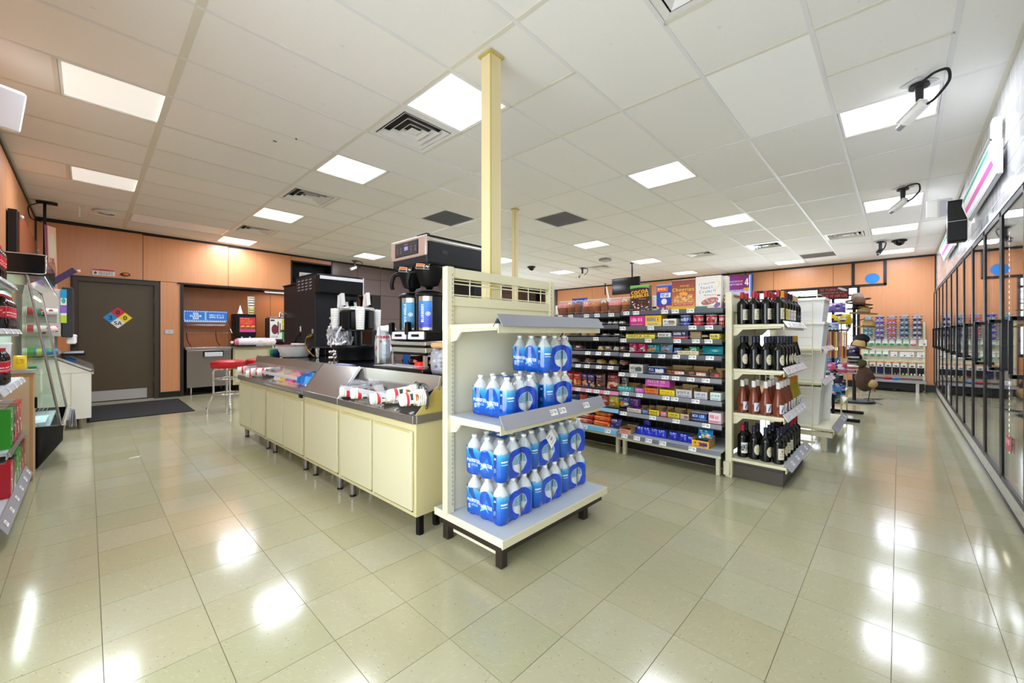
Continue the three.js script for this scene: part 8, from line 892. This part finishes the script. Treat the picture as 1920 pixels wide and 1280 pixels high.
  for (const [l, u, v] of [['black dome camera near the farthest bullet camera', 9.72, 0.0], ['small black dome on the ceiling above the lattice, nearer', 7.6, 6.6], ['small black dome on the ceiling above the lattice, farther', 9.4, 8.2], ['tiny black dome on the far ceiling by the corner', 10.6, 9.1]]) { const t = thing('dome_camera', l, 'camera', u, ceilY(u) - 0.001, v, 0, 'dome cameras'); add(t, 'base', CY(0.1, 0.1, 0.02, 24), M.blackMatte, 0, -0.012, 0); add(t, 'dome', SP(0.075, 20, 12), M.blackGloss, 0, -0.022, 0); }
  { const u = 0.19, t = thing('ceiling_speaker', 'round off white ceiling diffuser near the back left corner', 'vent', u, ceilY(u), 8.5, 0); add(t, 'ring', lathe([[0.14, 0], [0.15, -0.012], [0.12, -0.02], [0.1, -0.012]], 36), M.white); for (const r of [0.09, 0.065, 0.04]) add(t, 'cone_ring', lathe([[r, -0.03], [r + 0.02, -0.012], [r + 0.018, -0.01], [r - 0.004, -0.027]], 30), M.white); add(t, 'hub', CY(0.02, 0.03, 0.02, 18), M.white, 0, -0.02, 0); const h = thing('ceiling_hook', 'small white metal bracket on the ceiling left of the round diffuser', 'bracket', -0.08, ceilY(-0.08), 8.4, 0); add(h, 'strip', B(0.02, 0.16, 0.006), M.grid, 0, -0.08, 0); add(h, 'lip', B(0.06, 0.006, 0.02), M.grid, 0.02, -0.004, 0); }
  { const u = 7.9, t = thing('exit_box', 'small grey box fixed to the ceiling beyond the muffin row light', 'box', u, ceilY(u) - 0.001, 4.7, 0); add(t, 'box', RB(0.2, 0.05, 0.2, 0.008), M.railGrey, 0, -0.027, 0); add(t, 'cover', RB(0.17, 0.01, 0.17, 0.004), M.gloss, 0, -0.056, 0); }
  // hanging screens
  const tv = thing('hanging_screen', 'black flat screen hanging on a ceiling pole above the muffin bags', 'screen', 8.65, 0, 4.6, L - 0.1); { const top = ceilY(8.65) - 0.003, y = 2.28; add(tv, 'pole', CY(0.018, 0.018, top - y - 0.1, 12), M.black, 0.13, (top + y + 0.1) / 2, -0.06); add(tv, 'ceiling_plate', CY(0.05, 0.05, 0.015, 20), M.black, 0.13, top - 0.008, -0.06); add(tv, 'bezel', RB(0.74, 0.38, 0.045, 0.006), M.blackMatte, 0, y, 0); add(tv, 'glass', B(0.71, 0.35, 0.003), M.blackGloss, 0, y, 0.0235); add(tv, 'mount_arm', B(0.05, 0.2, 0.04), M.black, 0.13, y + 0.03, -0.04); }
  const pc = cell(220, 120, (c, w, h) => { const g = c.createLinearGradient(0, 0, w, 0); g.addColorStop(0, '#6a3ac8'); g.addColorStop(0.5, '#8a1a78'); g.addColorStop(1, '#6a1050'); c.fillStyle = g; c.fillRect(0, 0, w, h); c.fillStyle = '#d8c8f0'; c.fillRect(0, 72, w, 48); blob(c, 22, 50, 22, 26, '#e6e4f6'); scrib(c, 62, 26, 96, 10, '#f4e8f8', 1); scrib(c, 62, 40, 96, 12, '#f4e8f8', 1); txt(c, '4', 182, 36, 48, '#fff'); txt(c, '*', 200, 20, 18, '#fff'); scrib(c, 6, 70, 200, 16, '#6a7ad8', 1); c.fillStyle = '#e0a84a'; c.fillRect(160, 64, 60, 14); c.fillStyle = '#4a7af0'; c.fillRect(206, 0, 14, h); c.fillStyle = '#dfeaff'; c.fillRect(198, 0, 8, h); });
  const ds = thing('promo_screen', 'glowing purple promotional screen hanging behind the white cereal box', 'screen', 11.5, 0, 3.02, L); { const top = ceilY(11.5) - 0.003, y = 2.35; add(ds, 'bezel', RB(0.74, 0.62, 0.05, 0.006), M.blackMatte, 0, y, 0); add(ds, 'picture', face(0.72, 0.6, pc), PE, 0, y, 0.0255); for (const x of [-0.2, 0.2]) add(ds, 'hanger', B(0.015, top - y - 0.2, 0.015), M.black, x, (top + y + 0.2) / 2, 0); }
  const hp = thing('hanging_rod', 'thin black rod hanging from the far ceiling above the muffins', 'rod', 11.3, 0, 6.72, 0); { const top = ceilY(11.3) - 0.003; add(hp, 'rod', CY(0.015, 0.015, 0.36, 10), M.black, 0, top - 0.18, 0); add(hp, 'plate', CY(0.04, 0.04, 0.01, 16), M.black, 0, top - 0.006, 0); }
  for (const [l, u, v, a] of [['dark scuff flake on the ceiling left of the large vent', 1.2, 4.2, 0.4], ['second dark scuff flake beside the first', 1.32, 4.0, 1.2]]) { const t = thing('ceiling_chip', l, 'chip', u, ceilY(u) - 0.0004, v, a); add(t, 'flake', B(0.03, 0.002, 0.012), M.brownLeg); add(t, 'curl', B(0.012, 0.004, 0.006), M.brownLeg, 0.012, -0.001, 0.004); }
  const tr = thing('floor_scrap', 'small white paper scrap lying on the floor before the mat', 'scrap', 0.30, 0, 5.2, 0.3); add(tr, 'scrap', B(0.07, 0.002, 0.012), M.paper, 0, 0.0016, 0); add(tr, 'curl', B(0.03, 0.003, 0.01), M.paper, 0.03, 0.002, 0.006, 0, 0.4, 0);
}
sheetTex.needsUpdate = true;
renderer.render(scene, camera);
